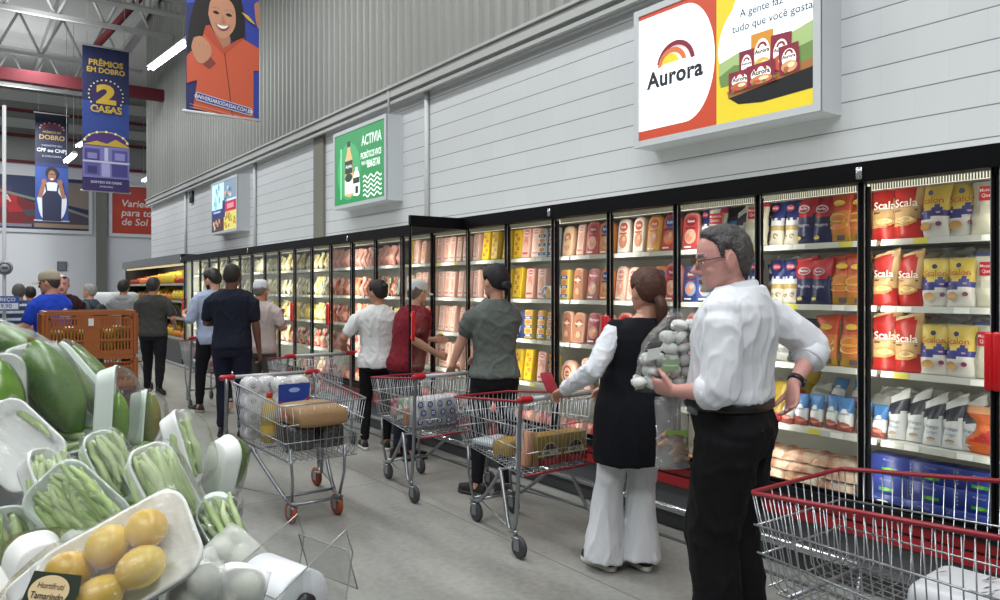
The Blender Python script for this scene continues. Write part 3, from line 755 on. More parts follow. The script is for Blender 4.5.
def put(kind, x, y, z, rz=0., rx=0., sc=1., label=None, group=None, jit=None, ry=0.):
    p = proto(kind)
    if not p[1]: o = p[0]; p[1] = True
    else: o = dup(p[0])
    o.location = (x, y, z); o.rotation_euler = (rx, ry, -PI/2+rz); o.scale = (sc,)*3 if not isinstance(sc, tuple) else sc
    tag(o, label, DESC[kind][1], group)
    return o
grng = random.Random(11)
def row(k, s, kinds, x=3.93, lean=.0, y_hi=None, y_lo=None, sc=1., note='', tilt=.0, dz=0.):
    """goods standing along shelf s behind door k, listed left to right as one faces them"""
    q_ = (x-.06)/3.70; hi = (1.38+k*.6+.585)*q_ if y_hi is None else y_hi*q_; lo = (1.38+k*.6+.015)*q_ if y_lo is None else y_lo*q_; sc = sc*1.08
    n = len(kinds); step = (hi-lo)/n
    for i, kd in enumerate(kinds):
        if kd is None: continue
        y = hi-(i+.5)*step+grng.uniform(-.008, .008)
        put(kd, x+grng.uniform(-.012, .02), y, SHELF_Z[s]+.001+dz, grng.uniform(-.15, .15)+tilt, lean+grng.uniform(-.05, .05), sc*grng.uniform(.97, 1.04),
            '%s, %s from left, %s%s shelf, %s' % (DESC[kd][0], ORD[i+1], note, SHN[s], doorname(k)), 'goods on %s shelf of %s' % (SHN[s], doorname(k)))
LN = -.10
# nearest door
row(0, 0, ['scala', 'scala', 'scalon', 'scalon', 'whitecheese'], lean=LN, y_hi=1.955, y_lo=1.38)
row(0, 1, ['scala', 'scala', 'scalon', 'scalon', 'whitecheese'], lean=LN, sc=.9, y_hi=1.955, y_lo=1.38)
row(0, 2, ['scala', 'scala', 'scalon', 'scalon', 'whitecheese'], lean=LN, sc=.97, y_hi=1.955, y_lo=1.38)
row(0, 3, ['sachet', 'darkpouch', 'darkpouch', 'darkpouch', 'darkpouch', 'darkpouch', 'orangebag'], lean=-.22, y_hi=1.97, y_lo=1.38)
for s in (1, 2):
    row(0, s, ['clearbag', 'clearbag', 'greybag', 'greybag'], x=4.05, lean=-.6, note='upper back of ', y_hi=1.95, y_lo=1.4, dz=.19)
row(0, 3, ['greybag']*5, x=4.03, lean=-.7, note='upper back of ', y_hi=1.95, y_lo=1.38, sc=1.25, dz=.13)
def boxes(k, ys, zs, x=3.92):
    for r, z in enumerate(zs):
        for c, y in enumerate(ys):
            put('butterbox', x+grng.uniform(0, .012)+r*.012, y+(.03 if r == 0 else 0)+grng.uniform(-.005, .005), z, grng.uniform(-.03, .03), 0, 1,
                'navy butter carton, %s row, %s from left, bottom shelf, %s' % (['lowest', 'middle', 'uppermost'][r], ORD[c+1], doorname(k)), 'navy butter cartons')
boxes(0, (1.96, 1.742, 1.524), (.358, .457, .556))
row(-1+0, 4, [], ) if False else None
put('whitecheese', 3.84, 1.96, .37, .2, -1.25, .9, 'cream bag lying flat in front of the navy butter cartons', 'lying goods')
for s, kk in enumerate((['whitecheese', 'whitecheese', 'goldbag', 'goldbag'], ['whitecheese', 'redyellow', 'redyellow', 'goldbag'], ['whitecheese', 'rednavy', 'rednavy', 'navywhite'], ['orangebag', 'orangebag', 'sachet', 'sachet'])): row(-1, s, kk, lean=LN)
for c in range(3): put('butterbox', 3.93, 1.30-c*.215, .358, 0, 0, 1, 'navy butter carton, %s from left, bottom shelf, %s' % (ORD[c+1], doorname(-1)), 'navy butter cartons')
for s, kk in enumerate((['scala', 'scala', 'scalon', 'scalon', 'whitecheese'], ['scala', 'scala', 'scalon', 'scalon', 'whitecheese'], ['scala', 'scala', 'scalon', 'scalon', 'whitecheese'], ['darkpouch']*6)): row(0, s, kk, x=4.17, lean=-.06, note='rear ', sc=.92 if s < 3 else .8, y_hi=1.955, y_lo=1.38)
for s, kk in enumerate((['navywhite', 'navywhite', 'rednavy', 'rednavy', 'redyellow', 'redyellow'],)*2): row(1, s, kk, x=4.17, lean=-.06, note='rear ', sc=.9)
# second door
row(1, 0, ['navywhite', 'navywhite', 'rednavy', 'rednavy', 'redyellow', 'redyellow'], lean=LN, sc=.97)
row(1, 1, ['navywhite', 'navywhite', 'rednavy', 'rednavy', 'redyellow', 'redyellow'], lean=LN, sc=.94)
row(1, 1, ['greybag', 'greybag', 'clearbag', 'clearbag'], x=4.05, lean=-.6, note='upper back of ', dz=.18)
row(1, 2, ['greybag', 'blackbag', 'redyellow', 'redyellow'], lean=LN)
row(1, 3, ['goldbag', 'sachet', 'sachet', 'sachet', 'sachet', 'sachet', 'sachet'], lean=-.12, y_lo=1.98, y_hi=2.56, sc=1.05)
row(1, 3, ['greybag', 'goldbag', 'greybag', 'sachet', 'sachet'], x=4.05, lean=-.6, note='upper back of ', dz=.12)
for r in range(4):
    for c in range(3):
        put('meat', 3.95+r*.015, 2.60-c*.19+grng.uniform(-.02, .02)+(.05 if r % 2 else 0), .358+r*.056, grng.uniform(-.2, .2), grng.uniform(-.05, .05), 1, 'marbled meat pack, %s layer, %s from left, bottom shelf, %s' % (['lowest', 'second', 'third', 'topmost'][r], ORD[c+1], doorname(1)), 'meat packs in a pile')
# third door
row(2, 0, ['arch_red', 'navywhite', 'whitecheese', 'sachet', 'darkpouch', 'whitecheese'], lean=LN)
row(2, 1, ['arch_navy', 'arch_navy', 'arch_navy', 'rednavy', 'navywhite'], lean=LN)
row(2, 2, ['arch_red', 'arch_navy', 'arch_white', 'greybag'], lean=LN)
row(2, 3, ['arch_beige', 'sachet', 'sachet', 'goldbag'], lean=LN)
for c in range(3): put('meat', 3.95, 3.25-c*.19, .358, 0, 0, 1, 'meat pack, %s from left, bottom shelf, %s' % (ORD[c+1], doorname(2)), 'meat packs in a row')
# fourth
row(3, 0, ['arch_white', 'arch_white', 'arch_yellow', 'arch_redblue'], lean=LN)
row(3, 1, ['arch_pink', 'arch_pink', 'arch_orangeblue', 'arch_orangeblue', 'arch_red'], lean=LN)
row(3, 2, ['arch_red', 'arch_beige', 'arch_brown', 'arch_maroon'], lean=LN)
row(3, 3, ['arch_beige', 'arch_red', 'tall_pink', 'tall_pink'], lean=LN)
row(3, 4, ['pinkroll', 'pinkroll'], x=3.95)
# fifth
row(4, 0, ['arch_beige', 'tall_pink', 'arch_red', 'arch_orangeblue'], lean=LN)
row(4, 1, ['tall_blueyellow', 'arch_brown', 'arch_maroon', 'arch_orangeblue'], lean=LN)
row(4, 2, ['arch_brown', 'arch_brown', 'arch_maroon', 'arch_pink'], lean=LN)
row(4, 3, ['roundpack', 'arch_pink', 'arch_pink'], lean=LN)
row(4, 4, ['pinkroll', 'pinkroll'], x=3.95)
# sixth
row(5, 0, ['tall_yellow', 'tall_redpink', 'tall_pink', 'tall_blue', 'tall_blue'], lean=LN)
row(5, 1, ['tall_yellow', 'tall_redpink', 'tall_pink', 'sidepack'], lean=LN)
row(5, 2, ['arch_navy', 'tall_blueyellow', 'tall_blueyellow', 'tall_blueyellow'], lean=LN)
row(5, 3, ['tall_yellow', 'tall_yellow', 'tall_redpink', 'tall_blueyellow'], lean=LN)
row(5, 4, ['pinkroll', 'pinkroll'], x=3.95)
# seventh, eighth, ninth
row(6, 0, ['tall_pink', 'tall_yellow', 'tall_yellow', 'tall_yellow'], lean=LN)
row(6, 1, ['tall_pink', 'tall_pink', 'tall_pink', 'tall_yellow'], lean=LN)
row(6, 2, ['tall_pink', 'tall_pink', 'arch_pink', 'arch_navy'], lean=LN)
row(6, 3, ['arch_pink', 'arch_pink', 'tall_pink', 'tall_yellow'], lean=LN)
row(6, 4, ['pinkroll', 'pinkroll'], x=3.95)
for s in range(4): row(7, s, ['tall_pink']*5, lean=LN)
row(7, 4, ['pinkroll', 'pinkroll'], x=3.95)
row(8, 0, ['tall_yellow', 'tall_pink', 'arch_pink', 'tall_pink'], lean=LN)
row(8, 1, ['arch_beige', 'tall_pink', 'tall_pink', 'tall_pink'], lean=LN)
for s in (2, 3): row(8, s, ['tall_pink']*4, lean=LN)
row(8, 4, ['pinkroll', 'pinkroll'], x=3.95)
# far doors: simple crumpled packs, one mesh each
def farpack(name, col, col2, seed):
    mb = MB(); pouch_mesh(mb, .135, .24, .05, lambda u, v, f: 1 if noise.noise(Vector((u*2.2+seed, v*3.5, seed*1.7))) > .05 else 0, seed=seed, nv=10, n=6, crumple=.012)
    return mb.build(name, [mat(col, .28), mat(col2, .3)])
FARK = [('pink', '#d8a396', '#c67f74', 'sausage pack'), ('salmon', '#d88e66', '#c8623f', 'sausage pack'), ('cream', '#d8cfa4', '#b9a468', 'cheese bag'), ('yellow', '#d8b94a', '#e2d6a0', 'cheese pack'), ('grey', '#b9bba8', '#4d504a', 'poultry bag'), ('pale', '#dcd8b8', '#c4c0a0', 'pasta bag'), ('red', '#b9483c', '#d8a08e', 'meat pack'), ('green', '#7f9a78', '#d0d4c0', 'vegetable bag')]
FP = [[farpack(a[3].replace(' ', '_'), a[1], a[2], i+1), False] for i, a in enumerate(FARK)]
def farrow(k, s, ids, n=4):
    for i in range(n):
        f = ids[i % len(ids)]; p = FP[f]
        if not p[1]: o = p[0]; p[1] = True
        else: o = p[0].copy(); COL.objects.link(o)
        y = (1.38+k*.6+.59-(i+.5)*.58/n)*1.068
        o.location = (3.95+grng.uniform(-.02, .03), y, SHELF_Z[s]+.001); o.rotation_euler = (-.1+grng.uniform(-.06, .06), 0, -PI/2+grng.uniform(-.2, .2)); q = grng.uniform(.86, 1.05); o.scale = (q*.96, q, q)
        tag(o, '%s %s, %s from left, %s shelf, %s' % (FARK[f][0], FARK[f][3], ORD[i+1], SHN[s], doorname(k)), FARK[f][3], 'goods on %s shelf of %s' % (SHN[s], doorname(k)))
far = {9: [[0], [4, 6, 2, 6], [2, 3, 2], [0, 6]], 10: [[0], [1, 1, 0, 1], [1, 0], [6, 0]], 11: [[0], [0, 1], [1, 6], [6, 0, 1]], 12: [[2], [4, 2, 3], [3, 2], [7, 6]], 13: [[2, 5], [5, 4, 5], [3, 3, 2], [6, 7]], 14: [[2], [2, 5], [3, 2], [6, 2]],
       15: [[5], [2, 5], [3, 5], [2, 6]], 16: [[5], [5, 2], [3, 5], [2]], 17: [[5], [5], [5, 2], [2]], 18: [[5], [5], [5, 3], [5]], 19: [[5], [5], [5], [5]], 20: [[5], [5], [5], [2]], 21: [[5], [5], [5], [5]], 22: [[5], [5], [5], [5]], 23: [[5], [5], [5], [5]]}
for k, rows_ in far.items():
    for s, ids in enumerate(rows_): farrow(k, s, ids, 5 if k < 17 else 4)
    if k < 14: farrow(k, 4, [6, 2, 0], 4)
# ================================================================ people
def bake(mb, voxel, smooth_it=2, name='tmp', factor=.5):
    me = mb.mesh(name); o = bpy.data.objects.new(name, me); COL.objects.link(o)
    r = o.modifiers.new('r', 'REMESH'); r.mode = 'VOXEL'; r.voxel_size = voxel; r.use_smooth_shade = True
    if smooth_it:
        s = o.modifiers.new('s', 'SMOOTH'); s.factor = factor; s.iterations = smooth_it
    bpy.context.view_layer.update()
    out = bpy.data.meshes.new_from_object(o.evaluated_get(bpy.context.evaluated_depsgraph_get()))
    bpy.data.objects.remove(o); bpy.data.meshes.remove(me)
    out.name = name
    return out
def interp(tab, q):
    if q <= tab[0][0]: return tab[0][1:]
    for a, b in zip(tab, tab[1:]):
        if q <= b[0]:
            t = (q-a[0])/(b[0]-a[0]); return tuple(x+(y-x)*t for x, y in zip(a[1:], b[1:]))
    return tab[-1][1:]
def smoothstep(t): t = max(0, min(1, t)); return t*t*(3-2*t)

TORSO_M = [(.80, .135, .10, 0), (.86, .168, .115, -.005), (.93, .174, .122, -.008), (1.0, .165, .114, -.002), (1.10, .158, .110, .004), (1.20, .164, .114, .004), (1.30, .178, .120, -.002), (1.38, .185, .114, -.010), (1.43, .172, .094, -.016), (1.47, .125, .075, -.020), (1.51, .070, .062, -.016)]
TORSO_F = [(.80, .140, .105, 0), (.86, .174, .120, -.008), (.93, .172, .122, -.010), (1.0, .150, .108, -.002), (1.08, .134, .100, .004), (1.18, .142, .106, .006), (1.28, .156, .120, .006), (1.36, .164, .108, -.006), (1.42, .152, .086, -.014), (1.46, .105, .068, -.018), (1.50, .058, .055, -.014)]
HEADT = [(.124, .012, .008, -.03), (.117, .036, .040, -.062), (.10, .056, .064, -.086), (.075, .069, .082, -.100), (.045, .076, .091, -.108), (.015, .0785, .092, -.109), (-.015, .0765, .089, -.104), (-.045, .071, .090, -.092), (-.07, .064, .091, -.066), (-.092, .052, .090, -.030), (-.108, .036, .086, .012), (-.118, .018, .072, .040)]
def head_rings(s=1.):
    R = []
    for z, w, f, b in HEADT:
        c = (f+b)/2; h = (f-b)/2; ring = []
        for j in range(24):
            a = 2*PI*j/24; ca, sa = math.cos(a), math.sin(a); e = .86
            ring.append((w*math.copysign(abs(ca)**e, ca)*s, (c+h*math.copysign(abs(sa)**e, sa))*s, z*s))
        R.append(ring)
    return R[::-1]

class Body:
    def __init__(s, **k):
        s.k = k; s.fem = k.get('fem', False); s.H = k['H']; s.sc = s.H/1.75; s.pos = Vector((k['pos'][0], k['pos'][1], 0)); s.yaw = math.radians(k['yaw'])
        s.T = TORSO_F if s.fem else TORSO_M; s.bulk = k.get('bulk', 1.); s.belly = k.get('belly', 0.); s.lean = k.get('lean', 0.); s.side = k.get('side', 0.)
        s.Rm = Matrix.Rotation(s.yaw, 3, 'Z')
        s.sh = .168 if s.fem else .188
        s.arm = {}; s.leg = {}
        sh_z = 1.40 if s.fem else 1.425
        for sd, name in ((-1, 'L'), (1, 'R')):
            S = s.bend(Vector((sd*s.sh*s.bulk**.5, -.012, sh_z))); sp = k.get('arm'+name, {})
            if 'W' in sp: Wp = s.to_local(sp['W'])
            else: Wp = Vector(sp.get('w', (sd*.27, .05, .86)))
            if 'E' in sp: E = s.to_local(sp['E'])
            elif 'e' in sp: E = Vector(sp['e'])
            else: E = s.ik(S, Wp, .285, .255, Vector(sp.get('hint', (sd*.4, -1, -.1))))
            s.arm[name] = (S, E, Wp)
            lp = k.get('leg'+name, {})
            Hp = Vector((sd*.09, 0, .88)); A = s.to_local(lp['A']) if 'A' in lp else Vector(lp.get('a', (sd*.105, -.02, .085)))
            A.z = max(A.z, .085)
            K = s.ik(Hp, A, .402, .400, Vector((sd*.1, 1, 0))); s.leg[name] = (Hp, K, A, math.radians(lp.get('toe', -sd*8)), lp.get('pitch', 0))
        hp = k.get('head', {}); s.hyaw = math.radians(hp.get('yaw', 0)); s.hpitch = math.radians(hp.get('pitch', 0)); s.hroll = math.radians(hp.get('roll', 0))
        c = s.bend(Vector((0, -.005, 1.63)))+Vector(hp.get('off', (0, 0, 0)))
        s.headM = Matrix.Translation(c) @ Matrix.Rotation(s.hyaw, 4, 'Z') @ Matrix.Rotation(s.hpitch, 4, 'X') @ Matrix.Rotation(s.hroll, 4, 'Y') @ Matrix.Scale(hp.get('s', 1.0), 4)
        s.headc = c
    def bend(s, p):
        t = max(0, p.z-.95); return Vector((p.x+s.side*t, p.y+s.lean*t, p.z-.5*s.lean*s.lean*t))
    def to_local(s, W):
        d = (Vector(W)-s.pos); d = s.Rm.transposed() @ d; return d/s.sc
    @staticmethod
    def ik(S, W, a, b, hint):
        d = W-S; L = min(d.length, (a+b)*.995); u = d.normalized(); x = (a*a-b*b+L*L)/(2*L); h = math.sqrt(max(0, a*a-x*x)); v = hint-u*hint.dot(u)
        return S+u*x+v.normalized()*h
    def torso(s, mb, inf=.0, z0=.80, z1=1.52, tab=None, n=28, flat=.0):
        tab = tab or s.T; zs = [t[0] for t in tab if z0 < t[0] < z1]; zs = sorted(set([z0]+zs+[z1])); R = []
        zz = []
        for a, b in zip(zs, zs[1:]): zz += [a, (a+b)/2]
        zz.append(zs[-1])
        for z in zz:
            rx, ry, yc = interp(tab, z); rx = rx*s.bulk+inf; ry = ry*s.bulk+inf
            be = s.belly*math.exp(-((z-1.06)/.12)**2)
            ring = []
            for j in range(n):
                a = 2*PI*j/n; ca, sa = math.cos(a), math.sin(a); e = .85
                x = rx*math.copysign(abs(ca)**e, ca); y = yc+ry*math.copysign(abs(sa)**e, sa)
                if sa > 0: y += be*sa
                ring.append(s.bend(Vector((x, y, z))))
            R.append(ring)
        mb.loft(R)
    def armpath(s, name, f0=0., f1=2.):
        S, E, W = s.arm[name]; pts = []; ts = [f0]+[t for t in (.25, .5, .8, .93, 1.0, 1.07, 1.2, 1.5, 1.75) if f0 < t < f1]+[f1]
        Sin = S+Vector((-.05 if name == 'R' else .05, 0, .0))
        for t in ts:
            if t <= 0: p = S+(Sin-S)*(-t/.3)
            elif t <= 1: p = S.lerp(E, t)
            else: p = E.lerp(W, t-1)
            # soften the elbow
            if .85 < t < 1.15: p = p.lerp((S.lerp(E, .86)+E.lerp(W, .14))/2, .35)
            pts.append((t, p))
        return pts
    ARMR = [(-.4, .042), (0, .048), (.3, .049), (.6, .044), (.95, .039), (1.05, .040), (1.25, .041), (1.6, .033), (1.9, .026), (2.0, .025)]
    def arm_tube(s, mb, name, f0=-.3, f1=2., inf=0., k=1., tab=None):
        pts = s.armpath(name, f0, f1); mb.tube([p for t, p in pts], [interp(tab or s.ARMR, t)[0]*k*(s.bulk**.5)+inf for t, p in pts], 14, round_ends=True)
    LEGR = [(0, .090), (.3, .084), (.7, .064), (1., .055), (1.25, .056), (1.6, .045), (1.9, .037), (2.0, .038)]
    def legpath(s, name, f0, f1):
        Hp, K, A, _, _2 = s.leg[name]; ts = [f0]+[t for t in (.2, .45, .7, .9, 1., 1.1, 1.3, 1.6, 1.85) if f0 < t < f1]+[f1]
        return [(t, Hp.lerp(K, t) if t <= 1 else K.lerp(A, t-1)) for t in ts]
    def leg_tube(s, mb, name, f0=0., f1=2., inf=0., k=1., tab=None):
        pts = s.legpath(name, f0, f1); mb.tube([p for t, p in pts], [interp(tab or s.LEGR, t)[0]*k*(s.bulk**.4)+inf for t, p in pts], 16, round_ends=False)
    def hand(s, mb, name, spec, big):
        S, E, W = s.arm[name]; sd = 1 if name == 'R' else -1
        d = Vector(spec.get('d', (W-E).normalized())).normalized(); n = Vector(spec.get('n', (-sd, 0, 0))); n = (n-d*n.dot(d)).normalized(); sidev = d.cross(n).normalized()
        th = sidev*sd        # thumb side
        curl = spec.get('curl', .35); M3 = lambda p, a, b, c: p+d*a+th*b+n*c
        W0 = W
        # palm
        R = []
        for a, hw, ht in ((-.02, .026, .022), (.01, .032, .020), (.045, .041, .018), (.08, .043, .016), (.097, .040, .012)):
            R.append([W0+d*a+th*(hw*math.cos(q))+n*(ht*math.sin(q)) for q in [2*PI*i/14 for i in range(14)]])
        mb.loft(R)
        for i, (off, L) in enumerate(((.032, .072), (.011, .080), (-.011, .074), (-.031, .058))):
            p = W0+d*.088+th*off; ang = 0; path = [p-d*.015, p]; dd = d
            for seg, q in ((.45, curl*.9), (.3, curl*1.2), (.25, curl*.9)):
                ang += q; dd = d*math.cos(ang)+n*math.sin(ang); p = p+dd*(L*seg); path.append(p)
            mb.tube(path, [.0095, .0092, .0085, .0078, .0066], 8, round_ends=True)
        c = spec.get('thumb', .5); p = W0+d*.022+th*.03; t1 = (d*.6+th*.75+n*.25).normalized(); t2 = (d*.85+th*.25*(1-c)+n*(.3+.5*c)).normalized()
        mb.tube([p-t1*.012, p+t1*.034, p+t1*.034+t2*.03, p+t1*.034+t2*.052], [.014, .0115, .0100, .0075], 8, round_ends=True)
    def build_body(s, skin, voxel=.009, paint=None, facial=None):
        k = s.k; mb = MB()
        s.torso(mb, -.022, .90, 1.515)
        hb = s.headM @ Vector((0, -.02, -.085))
        nb = s.bend(Vector((0, -.02, 1.42)))
        r = .050 if s.fem else .058*s.bulk**.4
        mb.tube([nb, nb.lerp(hb, .5)+Vector((0, -.004, 0)), hb, s.headM @ Vector((0, -.03, -.03))], [r*1.25, r, r*.98, r*.9], 16)
        mb.loft(head_rings(), M=s.headM)
        # brow, nose, lips, chin, ears
        hm = s.headM
        ns = s.k.get('nose', 1.); mb.tube([hm @ Vector(p) for p in ((0, .084, .012), (0, .097+.004*(ns-1)*5, -.010), (0, .110+.018*(ns-1)*5, -.032), (0, .104+.008*(ns-1)*5, -.041))], [.008, .010, .0135*ns, .011*ns], 10, round_ends=True)
        mb.tube([hm @ Vector(p) for p in ((-.018, .094, -.041), (0, .100, -.040), (.018, .094, -.041))], [.007, .010, .007], 8, round_ends=True)
        mb.tube([hm @ Vector(p) for p in ((-.048, .076, .022), (-.02, .089, .024), (0, .089, .021), (.02, .089, .024), (.048, .076, .022))], .0085, 8, round_ends=True)
        for zz, yy, rr in ((-.066, .0905, .0075), (-.0775, .090, .0082)):
            mb.tube([hm @ Vector(p) for p in ((-.024, .080, zz+.001), (-.01, yy, zz), (.01, yy, zz), (.024, .080, zz+.001))], [rr*.6, rr, rr, rr*.6], 8, round_ends=True)
        mb.ell((0, .080, -.104), (.022, .018, .016), 12, M=hm)
        for sd in (-1, 1):
            mb.ell((sd*.042, .058, -.036), (.021, .019, .022), 12, M=hm)
            e = hm @ Matrix.Translation((sd*.080, -.012, -.008)) @ Matrix.Rotation(sd*-.35, 4, 'Z') @ Matrix.Rotation(.15, 4, 'X')
            ek = s.k.get('ear', 1.); mb.ell((0, 0, 0), (.0095*ek, .021*ek, .034*ek), 12, M=e); mb.tube([e @ Vector((sd*.006*ek, .016*ek*math.cos(q), .027*ek*math.sin(q))) for q in [-1.2+i*.5 for i in range(10)]], .0055, 6)
        for nm in 'LR':
            s.arm_tube(mb, nm); s.hand(mb, nm, k.get('hand'+nm, {}), voxel < .006)
            s.leg_tube(mb, nm, 0, 2., -.008); A = s.leg[nm]
            mb.tube([A[2]+Vector((0, 0, .02)), A[2]+Vector((0, 0, -.04)), A[2]+Vector((0, .06, -.055))], [.034, .036, .028], 10, round_ends=True)
        me = bake(mb, voxel, 2, 'person', .35)
        s.me = me; me.materials.append(skin)
        inv = s.headM.inverted(); s.hv = [inv @ v.co for v in me.vertices]
        if facial:
            for m_ in facial[0]: me.materials.append(m_)
            fn = facial[1]
            for p in me.polygons:
                c = inv @ p.center
                if c.length < .17:
                    q = fn(c)
                    if q: p.material_index = q
        o = link('person', me); o.location = s.pos; o.rotation_euler = (0, 0, s.yaw); o.scale = (s.sc,)*3
        tag(o, k['label'], 'person'); s.o = o
        return o
    def hairshell(s, m, fn, name='hair', amp=.004, freq=60, stretch=(1, 1, .35), extra=None):
        """hair grown off the scalp: fn(head-local point)->thickness"""
        me = s.me; th = [fn(p) if p.length < .2 else 0 for p in s.hv]; keep = [p for p in me.polygons if max(th[i] for i in p.vertices) > 0]
        idx = {}; vs = []; fs = []
        for p in keep:
            f = []
            for i in p.vertices:
                if i not in idx:
                    idx[i] = len(vs); v = me.vertices[i]; h = s.hv[i]; t = th[i]
                    if t > 0:
                        q = Vector((h.x*freq*stretch[0], h.y*freq*stretch[1], h.z*freq*stretch[2])); t += amp*noise.noise(q)*min(1, t/.006)
                    vs.append(v.co+v.normal*(max(t, 0) if th[i] > 0 else -.002))
                f.append(idx[i])
            fs.append(f)
        mb = MB(); mb.add(vs, fs)
        if extra: extra(mb, s.headM)
        return mb.build(name, m, s.o)
    def garment(s, name, m, build, voxel=.011, wr=.006, freq=7., smooth_it=3, label=None, seed=0., aniso=(1, 1, .6), parent=None, post=None):
        mb = MB(); build(mb); me = bake(mb, voxel, smooth_it, name)
        co = [v.co.copy() for v in me.vertices]; no = [v.normal.copy() for v in me.vertices]
        for i, v in enumerate(me.vertices):
            c = co[i]; q = Vector((c.x*freq*aniso[0]+seed, c.y*freq*aniso[1], c.z*freq*aniso[2]+seed*2))
            a = noise.noise(q); b = noise.noise(q*2.3+Vector((5, 1, 2)))
            r_ = max(0, 1-abs(a)*3.2); r2 = max(0, 1-abs(b)*3.6); d = wr*(1.25*r_*r_-.35+.55*r2*r2+.25*noise.noise(q*4.7))
            v.co = c+no[i]*d
        for mm in (m if isinstance(m, (list, tuple)) else [m]): me.materials.append(mm)
        if post:
            for p in me.polygons: p.material_index = post(p.center)
        me.polygons.foreach_set('use_smooth', [True]*len(me.polygons))
        o = link(name, me, parent or s.o)
        if label: o['label'] = label
        return o
    def shoes(s, m_up, m_sole, hi=.0):
        for nm in 'LR':
            A, toe = s.leg[nm][2], s.leg[nm][3]; pit = s.leg[nm][4]
            M = Matrix.Translation((A.x, A.y, A.z-.085)) @ Matrix.Rotation(toe, 4, 'Z') @ Matrix.Translation((0, .13, 0)) @ Matrix.Rotation(math.radians(-pit), 4, 'X') @ Matrix.Translation((0, -.13, 0))
            def outline(z, g):
                P = []
                for y, w in ((-.085, .0), (-.078, .022), (-.05, .033), (0, .034), (.06, .042), (.11, .047), (.15, .042), (.175, .028), (.188, .0)): P.append((y, w))
                R = [(w+g*(w > 0)+(.004 if w == 0 else 0), y*(1+g), z) for y, w in P]+[(-(w+g*(w > 0))-(.004 if w == 0 else 0), y*(1+g), z) for y, w in P[::-1]]
                return R
            mb = MB(); R = []
            for z, g in ((.028, 0), (.045, -.001), (.062, -.006)): R.append(outline(z, g))
            r2 = [(x*.72, y if y < .02 else .02+(y-.02)*.62, .085 if y < .04 else .075) for x, y, z in outline(0, -.008)]; R.append(r2)
            R.append([(x*.62, min(y, .03) if y > 0 else y*.9, .10+hi) for x, y, z in outline(0, -.008)])
            mb.loft(R, M=M); sh = mb.build('shoe', m_up, s.o)
            mb = MB(); mb.loft([outline(.001, .0), outline(.006, .004), outline(.03, .003)], M=M); mb.build('sole', m_sole, sh)

def cloth(col, rough=.85, b=.18, bs=350., sheen=.0, var=.0): return mat(col, rough, 0, b, bs, .25, var, 6, 0, sheen)
SKIN_L = mat('#cc9a84', .5, spec=.35, var=.04, vscale=30); SKIN_M = mat('#b5836a', .5, spec=.35, var=.04, vscale=30); SKIN_D = mat('#694637', .48, spec=.4, var=.04, vscale=30)
SKIN_R = mat('#c9948a', .5, spec=.35, var=.06, vscale=26)
def zl(tab): return lambda p: interp(tab, p.y)[0]
Z_SHORT = [(-.12, -.082), (-.07, -.075), (-.045, -.045), (-.03, .0), (-.008, .022), (.012, .0), (.022, .0), (.035, .045), (.06, .066), (.095, .082)]
def short_hair(tmax=.016, tab=Z_SHORT, front=0.):
    f = zl(tab)
    def fn(p):
        d = p.z-f(p); return 0 if d <= 0 else tmax*smoothstep(d/.022)*(1+front*max(0, p.y+.0)/.09*max(0, p.z)/.1)
    return fn
M_eye = mat('#e8e4de', .2); M_iris = mat('#2a1c14', .2)
def eyes(b, m_iris=None):
    for sd in (-1, 1):
        mb = MB(); mb.ell((sd*.031, .0765, -.003), (.0115, .0105, .0065), 12, M=b.headM); e = mb.build('eye', M_eye, b.o)
        mb = MB(); mb.ell((sd*.031, .0850, -.003), (.0052, .0030, .0052), 10, M=b.headM); mb.build('iris', m_iris or M_iris, e)
def shirt(b, name, m, hem=.92, sleeve=.75, inf=.016, neck=1.50, sl_k=1.25, sl_tab=None, **kw):
    def f(mb):
        b.torso(mb, inf, hem, neck)
        R_, _, _ = interp(b.T, hem)
        for nm in 'LR': b.arm_tube(mb, nm, -.35, sleeve, .006, sl_k, sl_tab)
    return b.garment(name, m, f, **kw)
def trousers(b, m, name='trousers', waist=1.02, inf=.012, k=1.12, tab=None, f1=1.97, **kw):
    def f(mb):
        b.torso(mb, inf, .82, waist)
        for nm in 'LR': b.leg_tube(mb, nm, -.06, f1, .004, k, tab)
    return b.garment(name, m, f, **kw)
def neckband(b, m, r=.066, z=1.487, tube=.006, name='collar'):
    c = b.bend(Vector((0, -.014, z))); mb = MB()
    mb.tube([c+Vector((r*math.cos(q), r*.95*math.sin(q), .012*-math.sin(q))) for q in [2*PI*i/20 for i in range(20)]], tube, 8, closed=True)
    return mb.build(name, m, b.o)
def cap_on(b, m, m_brim=None, backhole=False, brim=True, name='cap'):
    hm = b.headM; mb = MB(); R = []
    for z, s_ in ((.022, 1.10), (.05, 1.10), (.085, 1.07), (.112, .93), (.132, .66), (.14, .3), (.142, .05)):
        c = -.010; ring = []
        for j in range(28):
            a = 2*PI*j/28; ring.append((.078*s_*math.cos(a), c+.102*s_*math.sin(a), z+(-.012*max(0, -math.sin(a)) if z < .06 else 0)))
        R.append(ring)
    mb.loft(R, M=hm); o = mb.build(name, m, b.o)
    if brim:
        mb = MB()
        def f(u, v):
            a = (u-.5)*2.1; r = .092+v*.075*math.cos(a*.75)**.6; x = r*math.sin(a)*.86; y = r*math.cos(a)+.002; return (x, y, .032-.5*x*x*4-v*.012)
        mb.grid(f, 14, 4, M=hm); k = len(mb.v); mb.grid(lambda u, v: tuple(Vector(f(u, v))+Vector((0, 0, -.004))), 14, 4, M=hm); mb.build('brim', m_brim or m, o)
    return o

